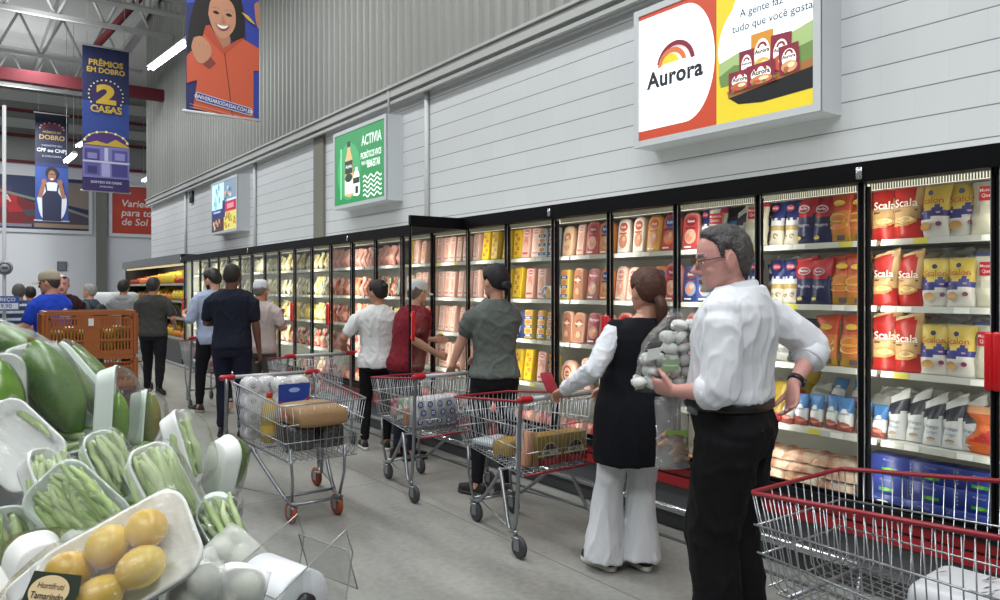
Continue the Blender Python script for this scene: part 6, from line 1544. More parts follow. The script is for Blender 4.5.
W_ = [
      ((-0.700, 1.05, 1.094), (0.55, -0.83, 0.1), (-0.6, 0.3, 0.74), 'white tray over yellow fruit at the lower picture corner'),
      ((-0.690, 1.12, 1.090), (0.22, 0.97, 0.1), (-0.8, 0.25, -0.55), 'white tray end standing below the tilted green beans'),
      ((-0.694, 1.20, 1.082), (0.5, 0.86, 0.1), (0.3, -0.1, -0.95), 'small white tray end wedged below the green bean tray'),
      ((-0.600, 1.00, 1.104), (0.75, 0.62, 0.1), (-0.4, 0.5, -0.75), 'white tray corner just below the yellow fruit label'),
      ((-0.452, 1.06, 1.090), (0.25, 0.95, 0.1), (0.8, 0.2, 0.56), 'white wrapped tray on end beside the yellow fruit, aisle side'),
      ((-0.452, 1.12, 1.069), (-0.35, 0.93, 0.1), (0.45, 0.35, 0.8), 'tray of white onions in creased wrap at the heap foot'),
      ((-0.458, 1.30, 1.038), (0.75, -0.62, 0.1), (0.2, 0.75, 0.6), 'small white tray tip beside the bag dispenser'),
      ((-0.399, 1.10, 1.077), (0.4, 0.9, 0.1), (0.6, 0.3, 0.7), 'pale wrapped tray tucked against the bag dispenser'),
]
for i, (C, a_, n_, lb) in enumerate(W_):
    t = tray_thing('vegetable_tray', lb, 'vegetable tray', C, a_, n_, .115, .08, .028, M_foam, dome=.035, fm=M_milky if i > 3 else None)
    kind = ('yellow_fruit', M_mango) if i in (0, 1, 3) else ('white_onion', mat('#c9cbb8', .35, var=.06))
    for k in range(3): mb = MB(); mb.ell((-.035+k*.034, (k % 2)*.016-.008, .03), (.021, .021, .021), 14); mb.build(kind[0], kind[1], t)
for i, (C, a_, n_) in enumerate((((-0.719, 1.42, 1.071), (1, -.3, 0), (0, 1, .3)), ((-0.939, 1.60, 1.164), (1, .1, 0), (0, 1, .3)), ((-0.598, 1.15, 1.042), (1, 0, .3), (0, 1, .2)), ((-0.815, 1.30, 1.049), (1, .2, 0), (.2, 1, .2)), ((-0.587, 1.42, 1.052), (.5, 0, 1), (.1, 1, .2)), ((-1.104, 1.80, 1.203), (1, .1, 0), (0, 1, .3)), ((-0.789, 1.60, 1.132), (.2, .1, 1), (0, 1, .3)))):
    t = tray_thing('vegetable_tray', 'foam tray buried in the %s of the heap' % ['middle', 'upper middle', 'lowest front', 'lower corner', 'aisle side', 'upper far side', 'far middle'][i], 'vegetable tray', C, a_, n_, .18, .12, .03, M_foamg, dome=.02); beans(t, .17, .12, .03, 10, M_bean)

# ---------------------------------------------------------------- clear plastic dispenser with a roll of produce bags
P0, P1, Q0 = SV(-.44, 1.20, 1.056), SV(-.364, 1.35, 1.112), SV(-.336, 1.12, 1.054); Q1 = Q0+(P1-P0); dn = Vector((0, 0, -1)); out = (P1-P0).normalized(); ax = (Q0-P0).normalized()
M_acr = film('clear_acrylic', '#fbfcfb', .02, .03, 0, 1, .02, gmax=.10); M_edge = mat('#8d918f', .2, spec=.8)
t = thing('bag_dispenser', 'clear plastic bag dispenser fixed to the stand edge', 'bag dispenser', tuple(P0))
def sheet(name, pts, th):
    pts = [Vector(p)-P0 for p in pts]; nrm = (pts[1]-pts[0]).cross(pts[2]-pts[0]).normalized()*th; n = len(pts); mb = MB()
    mb.add([tuple(p) for p in pts]+[tuple(p+nrm) for p in pts], [tuple(range(n)), tuple(range(2*n-1, n-1, -1))], 0, False); o = mb.build(name, M_acr, t)
    mb = MB(); mb.tube([p+nrm*.5 for p in pts], .0013, 5, closed=True); mb.build('polished_edge', M_edge, o)
dD = dn*.115-out*.0
sheet('side_panel', [P0, P1, P1+dn*.05+out*.02, P1+dn*.12, P0+dn*.12], .003)
sheet('side_panel', [Q0, Q1, Q1+dn*.05+out*.02, Q1+dn*.12, Q0+dn*.12], .003)
sheet('front_panel', [P0, Q0, Q0+dn*.12+out*.02, P0+dn*.12+out*.02], .003)
sheet('back_panel', [P1+dn*.035+out*.0, Q1+dn*.035, Q1+dn*.12+out*.03, P1+dn*.12+out*.03], .003)
mb = MB(); c = (P0+Q1)/2-P0+dn*.12; mb.tube([c, c+Vector((.02, .10, -.12)), Vector((.545, 1.25, .80))-P0], .012, 10); mb.build('bracket', mat('#777a7b', .4, .4), t)
rc = (P0+P1)/2+dn*.050-out*.02; t = thing('plastic_bag_roll', 'white roll of produce bags in the clear dispenser', 'bag roll', tuple(rc))
A0 = ax*.012; A1 = ax*.128
mb = MB(); mb.tube([A0, A0+ax*.003, A1-ax*.003, A1], [.046, .050, .050, .046], 28); mb.build('roll', mat('#d9dcdf', .35, bump=.1, bscale=20), t)
mb = MB(); mb.tube([A1-ax*.001, A1+ax*.012], .015, 18); mb.build('core_plug', mat('#17181a', .4), t)

# ---------------------------------------------------------------- stack of orange crates
def crate(label, x, y, z, h, col, wd=.525, dp=.34):
    t = thing('plastic_crate', label, 'crate', (x, y, z), 0, 'stacked produce crates'); m = mat(col, .55, var=.06, vscale=6)
    W2, D2 = wd/2, dp/2
    def wall(mb, M, L):
        mb.box(-L, -.012, h-.028, L, .012, h, M=M); mb.box(-L, -.009, h-.055, L, .003, h-.046, M=M); mb.box(-L, -.006, 0, L, .006, .035, M=M)
        for q in (.34, .62): mb.box(-L, -.010, h*q-.007, L, .004, h*q+.007, M=M)
        mb.box(-.05, -.008, .03, .05, .003, h-.04, M=M)
        for e in (-1, 1): mb.box(e*L-.025, -.009, 0, e*L+.025, .006, h-.02, M=M)
        n = int(2*L/.021)
        for i in range(n): u = -L+.02+i*(2*L-.04)/(n-1); mb.box(u-.0045, -.005, .03, u+.0045, .002, h-.045, M=M)
    for nm, M, L in (('front_wall', Matrix.Translation((0, -D2, 0)), W2), ('back_wall', Matrix.Translation((0, D2, 0)), W2), ('side_wall', Matrix.Translation((-W2, 0, 0)) @ Matrix.Rotation(PI/2, 4, 'Z'), D2), ('side_wall', Matrix.Translation((W2, 0, 0)) @ Matrix.Rotation(PI/2, 4, 'Z'), D2)):
        mb = MB(); wall(mb, M, L); mb.build(nm, m, t)
    mb = MB(); mb.box(-W2, -D2, 0, W2, D2, .012); mb.build('floor_panel', m, t)
    return t
CX, CY = .748, 5.90
zc = 0.
for i in range(3): crate('dark red crate, %s from the ground under the orange ones' % ORD[i+1], CX+.01*i-.01, CY, zc, .28, '#571f24'); zc += .281
t = crate('orange crate lower in the stack, sitting on a dark red one', CX, CY, zc, .215, '#915021'); zc += .216
mb = MB(); mb.box(-.07, -.186, .17, .07, -.178, .198); mb.build('hand_slot', mat('#1c1411', .8), t)
tc_ = crate('topmost orange crate behind the trays with a white tag', CX, CY, zc, .305, '#915021'); ZC = zc
mb = MB(); mb.box(-.02, -.184, .205, .012, -.181, .255); mb.build('tag', mat('#cfd0cc', .7), tc_)
for i in range(24):
    mb = MB(); q = 10; mb.ell((0, 0, 0), (.052, .045, .04), 12); o = mb.build('yellow_pepper', mat(['#a3923c', '#b5a044', '#8c9340'][i % 3], .4)); o.location = (CX-.19+(i % 6)*.075, CY-.10+(i//6 % 2)*.12, ZC+.06+(i//12)*.08+(i % 2)*.02)
    tag(o, 'yellow-green pepper seen through the slots of the topmost orange crate', 'pepper', 'peppers in the topmost crate')
crate('brown crate far behind the blue tee, beyond the topmost orange crate', .05, 9.0, .82, .28, '#7a5634', .45, .35)
t = thing('display_table', 'low dark display table behind the blue tee', 'table', (.12, 9.0, 0)); mb = MB(); mb.box(-.7, -.4, .74, .3, .5, .82); mb.build('top', mat('#5a5148', .6), t)
for sx_, sy_ in ((-.65, -.35), (.25, -.35), (-.65, .45), (.25, .45)): mb = MB(); mb.box(sx_-.03, sy_-.03, 0, sx_+.03, sy_+.03, .74); mb.build('leg', mat('#4a443e', .6), t)

for i in range(5):
    t = thing('sack', 'white sack, %s in the pile by the far wall behind the grey hoodie' % ['lowest', 'second', 'middle', 'fourth', 'topmost'][i], 'sack', (2.43+.03*math.sin(i*2), 16.2, .02+i*.285), i*.2, 'pile of white sacks')
    mb = MB(); mb.rbox(-.45, -.32, 0, .45, .32, .28, .10, 4); mb.build('bag', mat('#c9ccce', .6, bump=.3, bscale=8), t)
# ================================================================ lightboxes, banners, posters
E_ = .40
def em(c, k=E_): return mat(c, .4, emit=k)
M_box = mat('#c3c7c9', .4)
def lightbox(label, y_near, y_far, z0=2.65, z1=3.75, x=4.45):
    t = thing('lightbox_sign', label, 'illuminated sign', (x, y_near, z0), 0, 'illuminated signs above the freezers'); L = y_far-y_near; h = z1-z0; b = .05
    mb = MB(); mb.box(.012, 0, 0, 4.70-x, L, h); mb.box(0, 0, 0, .02, L, b); mb.box(0, 0, h-b, .02, L, h); mb.box(0, 0, b, .02, b, h-b); mb.box(0, L-b, b, .02, L, h-b); mb.build('housing', M_box, t)
    return t, L-2*b, h-2*b, (.010, L-b, b)
def finish(t, a, o): a.step = .0011; 
# --- the big sign
t, w, h, o = lightbox('big lit sign reading Aurora with food packs on a wooden board', 2.66, 4.28)
a = Art(); a.step = .0003; RED = em('#b8442a'); YEL = em('#d8c22c'); WH = em('#f4f6f6', .62); NAVY = em('#17202e', .1); WINE = em('#8e2338', .4)
a.rect(0, 0, w, h, RED); hw = w*.5
pts = [(0, h*.075)]+[(hw*.62+hw*.36*math.sin(q), h*.52-h*.445*math.cos(q)) for q in [PI*i/24 for i in range(25)]]+[(0, h*.965)]
a.poly(pts, WH)
a.rect(hw, 0, w, h, YEL)
V_ = lambda y: h*(.09+(y-.125)*.72)
win = [(w, V_(.20)), (w, h), (hw*1.30, h)]+[(hw*1.62-hw*.60*math.cos(q), h*.52-h*.395*math.sin(q)) for q in [-.75+i*(PI/2+.75+.1)/16 for i in range(17)]]
a.poly(win, em('#e6eff4', .62))
a.poly([(hw*1.03, V_(.60)), (hw*1.25, V_(.66)), (hw*1.5, V_(.62)), (w, V_(.76)), (w, V_(.38)), (hw*1.03, V_(.40))], em('#9db477', .4)); a.poly([(hw*1.03, V_(.47)), (hw*1.2, V_(.55)), (hw*1.5, V_(.48)), (w, V_(.58)), (w, V_(.36)), (hw*1.05, V_(.36))], em('#6a8648', .35))
a.poly([(hw*1.12, V_(.30)), (w, V_(.42)), (w, V_(.33)), (hw*1.14, V_(.225))], em('#9c673a', .35)); a.poly([(hw*1.14, V_(.235)), (w, V_(.345)), (w, V_(.15)), (hw*1.50, V_(.125)), (hw*1.25, V_(.155))], em('#141416', .05))
def pack(x, y, pw, ph, c1, c2, tilt=0):
    y = V_(y/h); ph *= .74; pw *= .92
    c, s = math.cos(tilt), math.sin(tilt); R_ = lambda p: (x+p[0]*c-p[1]*s, y+p[0]*s+p[1]*c)
    a.poly([R_(p) for p in ((-pw/2, 0), (pw/2, 0), (pw/2, ph), (-pw/2, ph))], em(c1, .4)); a.poly([R_((pw*.36*math.cos(k_), ph*.5+ph*.36*math.sin(k_))) for k_ in [i*PI/8 for i in range(16)]], em('#f2efe8', .5))
    a.arc(*R_((0, ph*.66)), pw*.12, pw*.22, WINE, 0, PI, 10); a.text('Aurora', *R_((0, ph*.58)), pw*.22, NAVY, .03); a.ell(*R_((0, ph*.24)), pw*.40, ph*.20, em(c2, .4)); a.ell(*R_((pw*.1, ph*.28)), pw*.18, ph*.09, em('#f0d9b0', .4)); a.ell(*R_((-pw*.16, ph*.18)), pw*.14, ph*.08, em('#b5573c', .4))
pack(hw*1.50, h*.36, .19, .42, '#c98a2a', '#d9b25a'); pack(hw*1.68, h*.37, .17, .34, '#7c2236', '#b5573c', -.05); pack(hw*1.34, h*.35, .13, .30, '#7c2236', '#c98a6a'); pack(hw*1.78, h*.33, .16, .26, '#7c2236', '#d39a6a', .05); pack(hw*1.27, h*.28, .20, .19, '#7c2236', '#b5653f'); pack(hw*1.50, h*.29, .24, .20, '#7c2236', '#c07a4a', .04)
for i in range(6): a.ell(hw*(1.2+i*.11), V_(.285+i*.012), .014, .009, em('#5f7a34', .3))
a.text('A gente faz', hw*1.50, h*.735, .075, NAVY, .004); a.text('tudo que você gosta', hw*1.60, h*.64, .075, NAVY, .004)
cx, cy = hw*.50, h*.52
a.arc(cx+.01, cy, .150, .188, em('#7c1f30', .4), .12, PI*.93, 24); a.arc(cx-.022, cy, .104, .143, em('#c46a3c', .5), .1, PI*.97, 24); a.ell(cx-.04, cy, .09, .098, em('#e3bc2c', .6), 0, PI)
a.poly([(cx-.28, cy-.03), (cx-.1, cy+.03), (cx+.12, cy+.03), (cx+.29, cy-.01), (cx+.3, cy-.2), (cx-.28, cy-.2)], WH)
a.text('Aurora', cx, cy-.075, .175, NAVY, .034, space=1.06); a.build('lit_panel', t, o, (0, -1, 0), (0, 0, 1))
# --- the green sign
t, w, h, o = lightbox('green lit sign reading ACTIVIA with two drink bottles', 8.60, 10.25)
a = Art(); a.step = .0003; GR = em('#1f8a4c', .45); LG = em('#7cd09c', .5); WT = em('#e9f2ec', .7); DK = em('#14432a', .1)
a.rect(0, 0, w, h, GR); a.ell(w*.30, h*.45, w*.24, h*.40, em('#3fa468', .45)); a.rect(w*.115, h*.08, w*.15, h*.80, LG)
bx = w*.30
a.blob([(bx-.13, h*.12), (bx+.13, h*.12), (bx+.13, h*.55), (bx+.09, h*.66), (bx+.05, h*.74), (bx+.05, h*.80), (bx-.05, h*.80), (bx-.05, h*.74), (bx-.09, h*.66), (bx-.13, h*.55)], em('#d9b27c', .5), 3); a.rect(bx-.055, h*.79, bx+.055, h*.87, DK); a.rect(bx-.125, h*.14, bx+.125, h*.34, WT); a.rect(bx-.125, h*.42, bx+.125, h*.60, DK); a.text('Activia', bx, h*.52, .075, WT, .012); a.ell(bx, h*.36, .12, .06, DK)
b2 = w*.46
a.blob([(b2-.10, h*.10), (b2+.10, h*.10), (b2+.10, h*.34), (b2+.045, h*.43), (b2-.045, h*.43), (b2-.10, h*.34)], WT, 3); a.rect(b2-.04, h*.42, b2+.04, h*.48, em('#dfe9e2', .6)); a.rect(b2-.10, h*.26, b2+.10, h*.34, DK); a.rect(b2-.03, h*.12, b2+.06, h*.22, DK)
a.text('ACTIVIA', w*.755, h*.80, .195, WT, .012, sx=.80); a.text('PROBIÓTICOS VIVOS', w*.745, h*.60, .12, WT, .018, sx=.54); a.text('PARA SEU', w*.64, h*.50, .075, WT, .012, sx=.7); a.text('BEM-ESTAR', w*.80, h*.47, .135, WT, .02, sx=.56)
for i in range(5): a.line([(w*.60+j*w*.0175, h*(.06+i*.062)+.022*math.sin(j*PI/3.4)) for j in range(21)], .022, WT)
a.build('lit_panel', t, o, (0, -1, 0), (0, 0, 1))
mb = MB(); mb.tube([(.1, .12, 1.10), (.1, .12, 1.50)], .015, 6); mb.build('hanger', M_steel, t)
# --- the far collage sign
t, w, h, o = lightbox('far small lit sign with a collage of four pictures', 14.85, 16.68)
a = Art(); a.step = .0003
a.rect(0, 0, w, h, em('#bfe0ea', .6)); a.rect(0, 0, w*.5, h*.27, em('#4a3630', .3)); a.rect(w*.5, 0, w, h*.38, em('#d8cc6a', .5)); a.rect(w*.5, h*.62, w, h, em('#7d93a6', .5)); a.rect(w*.5, h*.37, w, h*.58, em('#b52f45', .5)); a.rect(0, h*.27, w*.55, h*.46, em('#2a356e', .4)); a.rect(w*.44, h*.40, w*.55, h*.62, em('#2a356e', .4))
rg = random.Random(8)
for i in range(22): a.ell(w*rg.uniform(.55, .96), h*rg.uniform(.05, .34), .05, .035, em(['#b5a03a', '#c46a4a', '#8ea04a', '#d9b03c'][i % 4], .4))
for i in range(7): a.ell(w*rg.uniform(.06, .44), h*rg.uniform(.06, .22), .06, .05, em(['#c9a08a', '#7a4f42', '#d8c0b0'][i % 3], .4))
for i in range(12): a.ell(w*rg.uniform(.06, .44), h*rg.uniform(.5, .92), .05, .07, em(['#dcefF2', '#8fc3d6', '#5f9ab0'][i % 3], .6))
for i in range(8): a.ell(w*rg.uniform(.55, .95), h*rg.uniform(.6, .9), .08, .04, em(['#a8c8da', '#4f6f86', '#d8a080'][i % 3], .5))
a.rect(w*.66, h*.42, w*.92, h*.52, em('#d88a9a', .5)); a.rect(w*.1, h*.38, w*.4, h*.42, em('#a9b6e0', .5)); a.build('lit_panel', t, o, (0, -1, 0), (0, 0, 1))
# --- hanging banners; they face up the aisle
P = lambda c: mat(c, .55)
GOLD = P('#c9a636')
def banner(label, x0, x1, y, z0, z1):
    t = thing('hanging_banner', label, 'banner', (x0, y, z0), 0, 'banners hung from the roof'); w = x1-x0; h = z1-z0
    mb = MB(); mb.box(0, -.001, 0, w, .004, h); mb.build('fabric', P('#252f66'), t)
    for z in (0, h): mb = MB(); mb.tube([(-.04, .0, z), (w+.04, 0, z)], .022, 10); mb.build('rod', mat('#c9cccf', .4), t)
    for x in (.1, w-.1): mb = MB(); mb.tube([(x, 0, h), (x, 0, 9.3-z0)], .004, 4); mb.build('cord', M_steel, t)
    return t, w, h
t, w, h = banner('biggest near banner showing a smiling woman in an orange jacket', 2.48, 3.45, 10.5, 3.87, 6.25)
a = Art(); a.step = .0009; K = w/329.0
q = lambda pts: [((x-76)*K, (525-y)*K) for x, y in pts]; SK = P('#a8745a'); SK2 = P('#b98468'); HR = P('#1c1514'); OR = P('#c4573a'); OR2 = P('#b04a31'); BL = P('#2b3a86')
a.rect(0, 0, w, h, P('#232c60')); a.poly(q([(300, -200), (405, -200), (405, 520), (378, 520), (340, 100)]), P('#2f3f96')); a.poly(q([(78, -40), (140, -40), (110, 30), (78, 40)]), P('#3a4aa8'))
a.blob(q([(150, -60), (230, -90), (310, -50), (338, 60), (330, 150), (285, 170), (210, 160), (130, 255), (84, 262), (88, 150), (110, 40)]), HR)
a.blob(q([(205, 140), (262, 140), (270, 190), (240, 225), (200, 180)]), SK); a.blob(q([(172, 70), (185, 0), (235, -30), (285, 5), (296, 75), (280, 130), (238, 168), (196, 140)]), SK2)
a.blob(q([(190, 55), (206, 46), (222, 56), (206, 62)]), HR, 4); a.blob(q([(248, 55), (264, 46), (280, 56), (264, 62)]), HR, 4); a.line(q([(184, 38), (205, 30), (226, 38)]), .02*K*50, HR); a.line(q([(244, 38), (265, 30), (286, 38)]), .02*K*50, HR); a.blob(q([(226, 90), (236, 60), (248, 90), (237, 97)]), SK, 4)
a.blob(q([(203, 104), (235, 108), (266, 102), (254, 124), (234, 132), (214, 124)]), P('#8a3f3c'), 4); a.blob(q([(208, 106), (235, 110), (261, 105), (250, 119), (234, 124), (218, 119)]), P('#e6e2dc'), 4)
a.poly(q([(168, 124), (196, 150), (240, 220), (300, 165), (335, 155), (405, 185), (405, 290), (378, 295), (378, 525), (105, 510), (122, 395), (112, 250), (140, 190)]), OR); a.poly(q([(96, 252), (140, 270), (168, 310), (120, 380), (78, 400), (78, 280)]), OR)
a.poly(q([(160, 125), (178, 118), (240, 215), (246, 250), (190, 200), (150, 160)]), OR2); a.poly(q([(320, 152), (336, 150), (262, 222), (246, 250), (240, 212)]), OR2); a.line(q([(244, 235), (258, 340), (270, 440), (280, 525)]), .010, P('#5c2a22')); a.poly(q([(168, 250), (205, 290), (175, 320), (150, 305)]), P('#7a3a2c'))
a.blob(q([(108, 190), (140, 178), (176, 205), (185, 250), (160, 290), (125, 300), (98, 240)]), SK2)
for i in range(4): a.line(q([(112+i*18, 196+i*6), (118+i*17, 222+i*6)]), .006, SK)
a.blob(q([(380, -20), (405, -30), (405, 90), (388, 60)]), SK); a.blob(q([(320, 30), (350, 40), (385, 75), (350, 60)]), GOLD, 3)
pl = q([(120, 434), (365, 474), (374, 490), (365, 510), (120, 472), (110, 453)]); a.poly(pl, P('#c9ccd8')); a.poly(q([(122, 437), (362, 477), (370, 490), (362, 506), (122, 468), (114, 453)]), P('#33347c'))
a.k += 1; v_, f_ = text_geo('ANIVERSARIODASSAI.COM.BR', 1, .006); c_, s_ = math.cos(-.16), math.sin(-.16); S_ = 25*K; ox, oy = q([(242, 473)])[0]
a.mb.add([(ox+(x*.78*S_)*c_-(y*S_)*s_, oy+(x*.78*S_)*s_+(y*S_)*c_, a.k*a.step) for x, y in v_], f_, a.mi(P('#e3e4ea')), False)
for i in range(2): a.line(q([(90, 492+i*14), (390, 532+i*10)]), .006, P('#d39a86'))
a.build('printed_picture', t, (0, -.002, 0), (1, 0, 0), (0, 0, 1))
t, w, h = banner('tall blue banner reading 2 CASAS with a purple dollhouse', 2.43, 3.43, 20.1, 3.83, 7.28)
a = Art(); a.step = .0012
a.rect(0, 0, w, h, P('#1c2450')); a.rect(0, h*.38, w, h*.62, P('#27428e')); a.rect(0, 0, w, h*.36, P('#3a2a6a'))
a.text('PRÊMIOS', w/2, h*.885, .19, GOLD, .03, sx=1.0); a.text('EM DOBRO', w/2, h*.835, .17, GOLD, .03, sx=.95)
for i in range(24): an = 2*PI*i/24; a.ell(w*.5+.37*math.cos(an), h*.665+.37*math.sin(an), .02, .02, P('#d9d3b0'))
a.ell(w*.5, h*.665, .34, .34, P('#2a1c4e')); a.text('2', w*.5, h*.665, .60, GOLD, .05, sx=1.35); a.text('CASAS', w*.5, h*.565, .23, GOLD, .03)
a.ell(w*.5, h*.325, w*.499, h*.085, P('#4a2a72')); a.arc(w*.5, h*.325, .46, .499, P('#c9b25a'), .15, PI-.15, 24, .62)
for i in range(7): an = .25+i*(PI-.5)/6; a.ell(w*.5+.47*math.cos(an), h*.325+.30*math.sin(an), .028, .028, P('#f0ead0'))
a.poly([(0, h*.315), (w*.3, h*.345), (w*.52, h*.33), (w*.7, h*.365), (w, h*.32), (w, h*.312), (w*.5, h*.315)], GOLD)
a.rect(0, h*.09, w, h*.31, P('#7d78b8')); 
for x0, y0, x1, y1, c in ((.04, .21, .36, .29, '#4a4488'), (.46, .21, .54, .30, '#c3c4e0'), (.62, .21, .96, .29, '#55509a'), (.04, .11, .36, .19, '#5d58a2'), (.62, .105, .96, .19, '#443f84'), (.40, .10, .58, .20, '#a9a8d6'), (.1, .12, .3, .17, '#3a356e'), (.68, .22, .9, .27, '#8f8cc6'), (.1, .22, .3, .26, '#8a86c2')): a.rect(w*x0, h*y0, w*x1, h*y1, P(c))
a.rect(0, h*.195, w, h*.208, P('#c9c9e2')); a.rect(0, 0, w, h*.085, P('#33245f')); a.text('SORTEIO DE CASAS', w*.5, h*.06, .075, P('#cfd0e4'), .02); a.text('MOBILIADAS', w*.5, h*.03, .05, P('#cfd0e4'), .01)
a.build('printed_picture', t, (0, -.002, 0), (1, 0, 0), (0, 0, 1))
t, w, h = banner('dark blue far banner reading CPF ou CNPJ with a person in apron', 2.25, 3.25, 30.5, 3.87, 7.62)
a = Art(); a.step = .0015; a.rect(0, 0, w, h, P('#1f2a5a')); a.rect(0, h*.54, w, h, P('#1a2038')); a.rect(0, 0, w, h*.5, P('#2a4486'))
a.ell(w/2, h*.87, .34, .17, P('#5a2030')); a.ell(w/2, h*.85, .26, .12, P('#2a1830')); 
for i in range(8): an = i*PI/7; a.ell(w/2+.36*math.cos(an), h*.86+.2*math.sin(an), .03, .03, P('#b58a9a'))
a.text('PRÊMIOS EM', w/2, h*.825, .10, P('#a88a5a'), .02); a.text('DOBRO', w/2, h*.775, .22, P('#a88a5a'), .03); a.text('CADASTRE SEU', w/2, h*.70, .09, P('#9aa0b4'), .01); a.text('CPF ou CNPJ', w/2, h*.655, .165, P('#d6d9e0'), .02); a.text('E CONCORRA', w/2, h*.60, .09, P('#9aa0b4'), .01)
SKd = P('#8a5e4a'); AP = P('#1d2440'); WSH = P('#c6cad2')
a.ell(w*.5, h*.445, .20, .22, P('#1d1717')); a.ell(w*.5, h*.42, .12, .19, SKd); a.ell(w*.5, h*.39, .055, .025, P('#e0dcd6')); a.line([(w*.38, h*.435), (w*.62, h*.435)], .02, P('#15151a'))
a.blob([(w*.05, h*.20), (w*.30, h*.34), (w*.5, h*.36), (w*.70, h*.34), (w*.95, h*.20), (w*.78, h*.02), (w*.22, h*.02)], WSH); a.poly([(w*.22, 0), (w*.78, 0), (w*.80, h*.22), (w*.66, h*.28), (w*.34, h*.28), (w*.20, h*.22)], AP); a.line([(w*.3, h*.36), (w*.34, h*.27)], .05, AP); a.line([(w*.7, h*.36), (w*.66, h*.27)], .05, AP)
a.blob([(w*.08, h*.22), (w*.20, h*.35), (w*.30, h*.34), (w*.2, h*.22)], SKd); a.blob([(w*.92, h*.22), (w*.80, h*.35), (w*.70, h*.34), (w*.8, h*.22)], SKd); a.ell(w*.26, h*.36, .08, .10, SKd); a.ell(w*.74, h*.36, .08, .10, SKd)
a.build('printed_picture', t, (0, -.002, 0), (1, 0, 0), (0, 0, 1))
# --- framed wall posters on the back wall
def poster(label, x0, x1, z0, z1):
    t = thing('wall_poster', label, 'poster', (x0, YB-.06, z0), 0, 'framed posters on the back wall'); w = x1-x0; h = z1-z0
    mb = MB(); b_ = .13; mb.box(0, -.04, 0, w, .06, b_); mb.box(0, -.04, h-b_, w, .06, h); mb.box(0, -.04, b_, b_, .06, h-b_); mb.box(w-b_, -.04, b_, w, .06, h-b_); mb.build('frame', mat('#cfd3d6', .5), t)
    return t, w, h
t, w, h = poster('wide framed poster of red market stalls at the back wall', -3.5, 4.46, 3.66, 5.95)
a = Art(); a.step = .002; a.rect(.1, .1, w-.1, h-.1, P('#26355c')); a.poly([(.1, .1), (w*.66, .1), (w*.66, h*.75), (.1, h*.9)], P('#2b3f78')); a.poly([(w*.5, h*.66), (w-.1, h*.35), (w-.1, h*.12), (w*.5, h*.12)], P('#50495a')); a.poly([(w*.78, h*.88), (w-.1, h*.88), (w-.1, h*.42), (w*.8, h*.55)], P('#8d8078'))
a.poly([(w*.40, h*.88), (w*.56, h*.88), (w*.86, h*.24), (w*.6, h*.1), (w*.4, h*.1)], P('#7c2026'))
for i in range(6): a.poly([(w*(.42+i*.07), h*(.7-i*.08)), (w*(.47+i*.07), h*(.72-i*.08)), (w*(.50+i*.07), h*(.52-i*.06)), (w*(.44+i*.07), h*(.50-i*.06))], P(['#b8262c', '#4f4a52', '#a3252c'][i % 3]))
a.rect(w*.40, h*.14, w*.58, h*.5, P('#c01f26')); a.poly([(w*.60, h*.60), (w*.68, h*.62), (w*.68, h*.48), (w*.6, h*.46)], P('#c0242c')); a.text('A', w*.64, h*.55, .36, P('#d9d6d4'), .03); a.line([(w*.56, h*.72), (w*.80, h*.52), (w-.1, h*.30)], .10, P('#8f8a86')); a.rect(w*.75, h*.09, w-.14, h*.16, P('#a08a78')); a.rect(w*.5, h*.09, w*.74, h*.14, P('#8c8590'))
a.build('printed_picture', t, (0, -.005, 0), (1, 0, 0), (0, 0, 1))
t, w, h = poster('red framed poster with white lettering beside the back column', 5.04, 8.6, 3.62, 5.82)
a = Art(); a.step = .002; a.rect(.1, .1, w-.1, h-.1, P('#b5402c')); a.rect(.1, h*.6, w-.1, h-.1, P('#a93a30'))
for i, s_ in enumerate(('Variedade', 'para todos', 'de Sol a Sol')): a.text(s_, .46, h*.62-i*.38, .40, P('#ded8d4'), .012, 'LEFT', .15)
a.build('printed_picture', t, (0, -.005, 0), (1, 0, 0), (0, 0, 1))
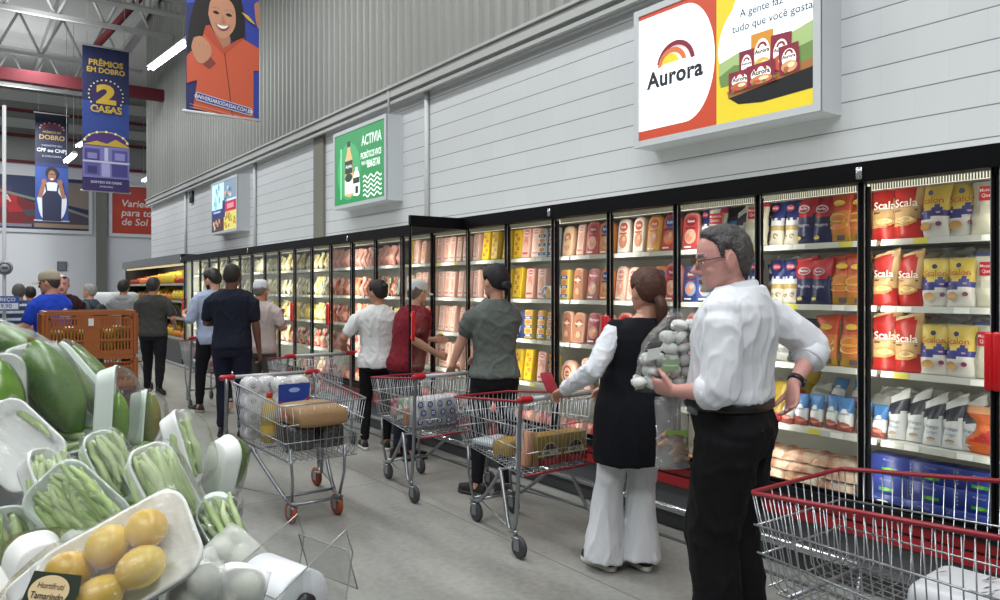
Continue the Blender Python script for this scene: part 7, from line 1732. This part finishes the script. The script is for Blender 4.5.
# --- small wall things
t = thing('wall_notice', 'small dark grey notice on the white back wall', 'notice', (3.24, YB-.03, 2.2)); mb = MB(); mb.box(0, -.02, 0, .33, .03, .36); mb.build('board', mat('#565b62', .5), t); a = Art(); a.step = .003; 
for i in range(4): a.rect(.04, .05+i*.08, .29, .08+i*.08, P('#9aa0a6'))
a.build('lettering', t, (0, -.021, 0), (1, 0, 0), (0, 0, 1))
t = thing('alarm_box', 'small black alarm box high on the block wall', 'alarm', (4.64, 19.1, 3.6)); mb = MB(); mb.rbox(0, 0, 0, .06, .25, .28, .015, 2); mb.build('case', mat('#1f2123', .5), t); mb = MB(); mb.tube([(-.01, .12, .10), (.0, .12, .10)], .05, 12); mb.build('grille', mat('#3a3c3e', .5), t)
t = thing('round_sign', 'round grey sign on the pole near the picture edge', 'sign', (.40, 8.93, 1.72)); mb = MB(); mb.tube([(0, 0, 0), (0, .012, 0)], .072, 24); mb.build('disc', mat('#8f9498', .4), t); a = Art(); a.step = .001; a.arc(0, 0, .045, .055, P('#3e4246'), 0, 2*PI-.01); a.rect(-.025, -.012, .025, .012, P('#4a4e52')); a.build('symbol', t, (0, -.001, 0), (1, 0, 0), (0, 0, 1))
t = thing('price_sign', 'small blue and white price sign at the picture edge', 'sign', (.30, 8.86, 1.30)); mb = MB(); mb.box(0, 0, 0, .22, .012, .14); mb.build('card', mat('#34508f', .4), t); a = Art(); a.step = .001; a.rect(.01, .01, .21, .07, P('#c9ced8')); a.text('PREÇO', .11, .105, .05, P('#d5dae6'), .01); a.text('9,90', .11, .04, .055, P('#34508f'), .01); a.build('lettering', t, (0, -.001, 0), (1, 0, 0), (0, 0, 1))
# ================================================================ lighting
w = bpy.data.worlds.new('hall_air'); scene.world = w; w.use_nodes = True
w.node_tree.nodes['Background'].inputs['Color'].default_value = (.93, .97, 1, 1); w.node_tree.nodes['Background'].inputs['Strength'].default_value = .22
for i, (x, y) in enumerate(((1.6, -3), (-2.7, -2.6), (1.6, 2.5), (1.6, 8.0), (1.6, 14), (1.6, 20.5), (-4.5, 0), (-4.5, 7), (-4.5, 14), (-4.5, 21), (1.6, 28), (-4.5, 28))):  # second position is an added lamp behind the camera for glints on tray wrap
    area('hall_and_fill_light', (x, y, 7.3), (0, 0, 0), .5, 4.0, 420 if y > 25 else 205, (.96, .98, 1))
    area('hall_and_fill_light', (x, y, 7.4), (PI, 0, 0), .5, 4.0, 80, (.96, .98, 1))  # upward fill added to lighten the roof and trusses
scene.cycles.use_denoising = True
scene.cycles.max_bounces = 8; scene.cycles.transparent_max_bounces = 24; scene.cycles.glossy_bounces = 4; scene.cycles.diffuse_bounces = 3
scene.cycles.sample_clamp_indirect = 6
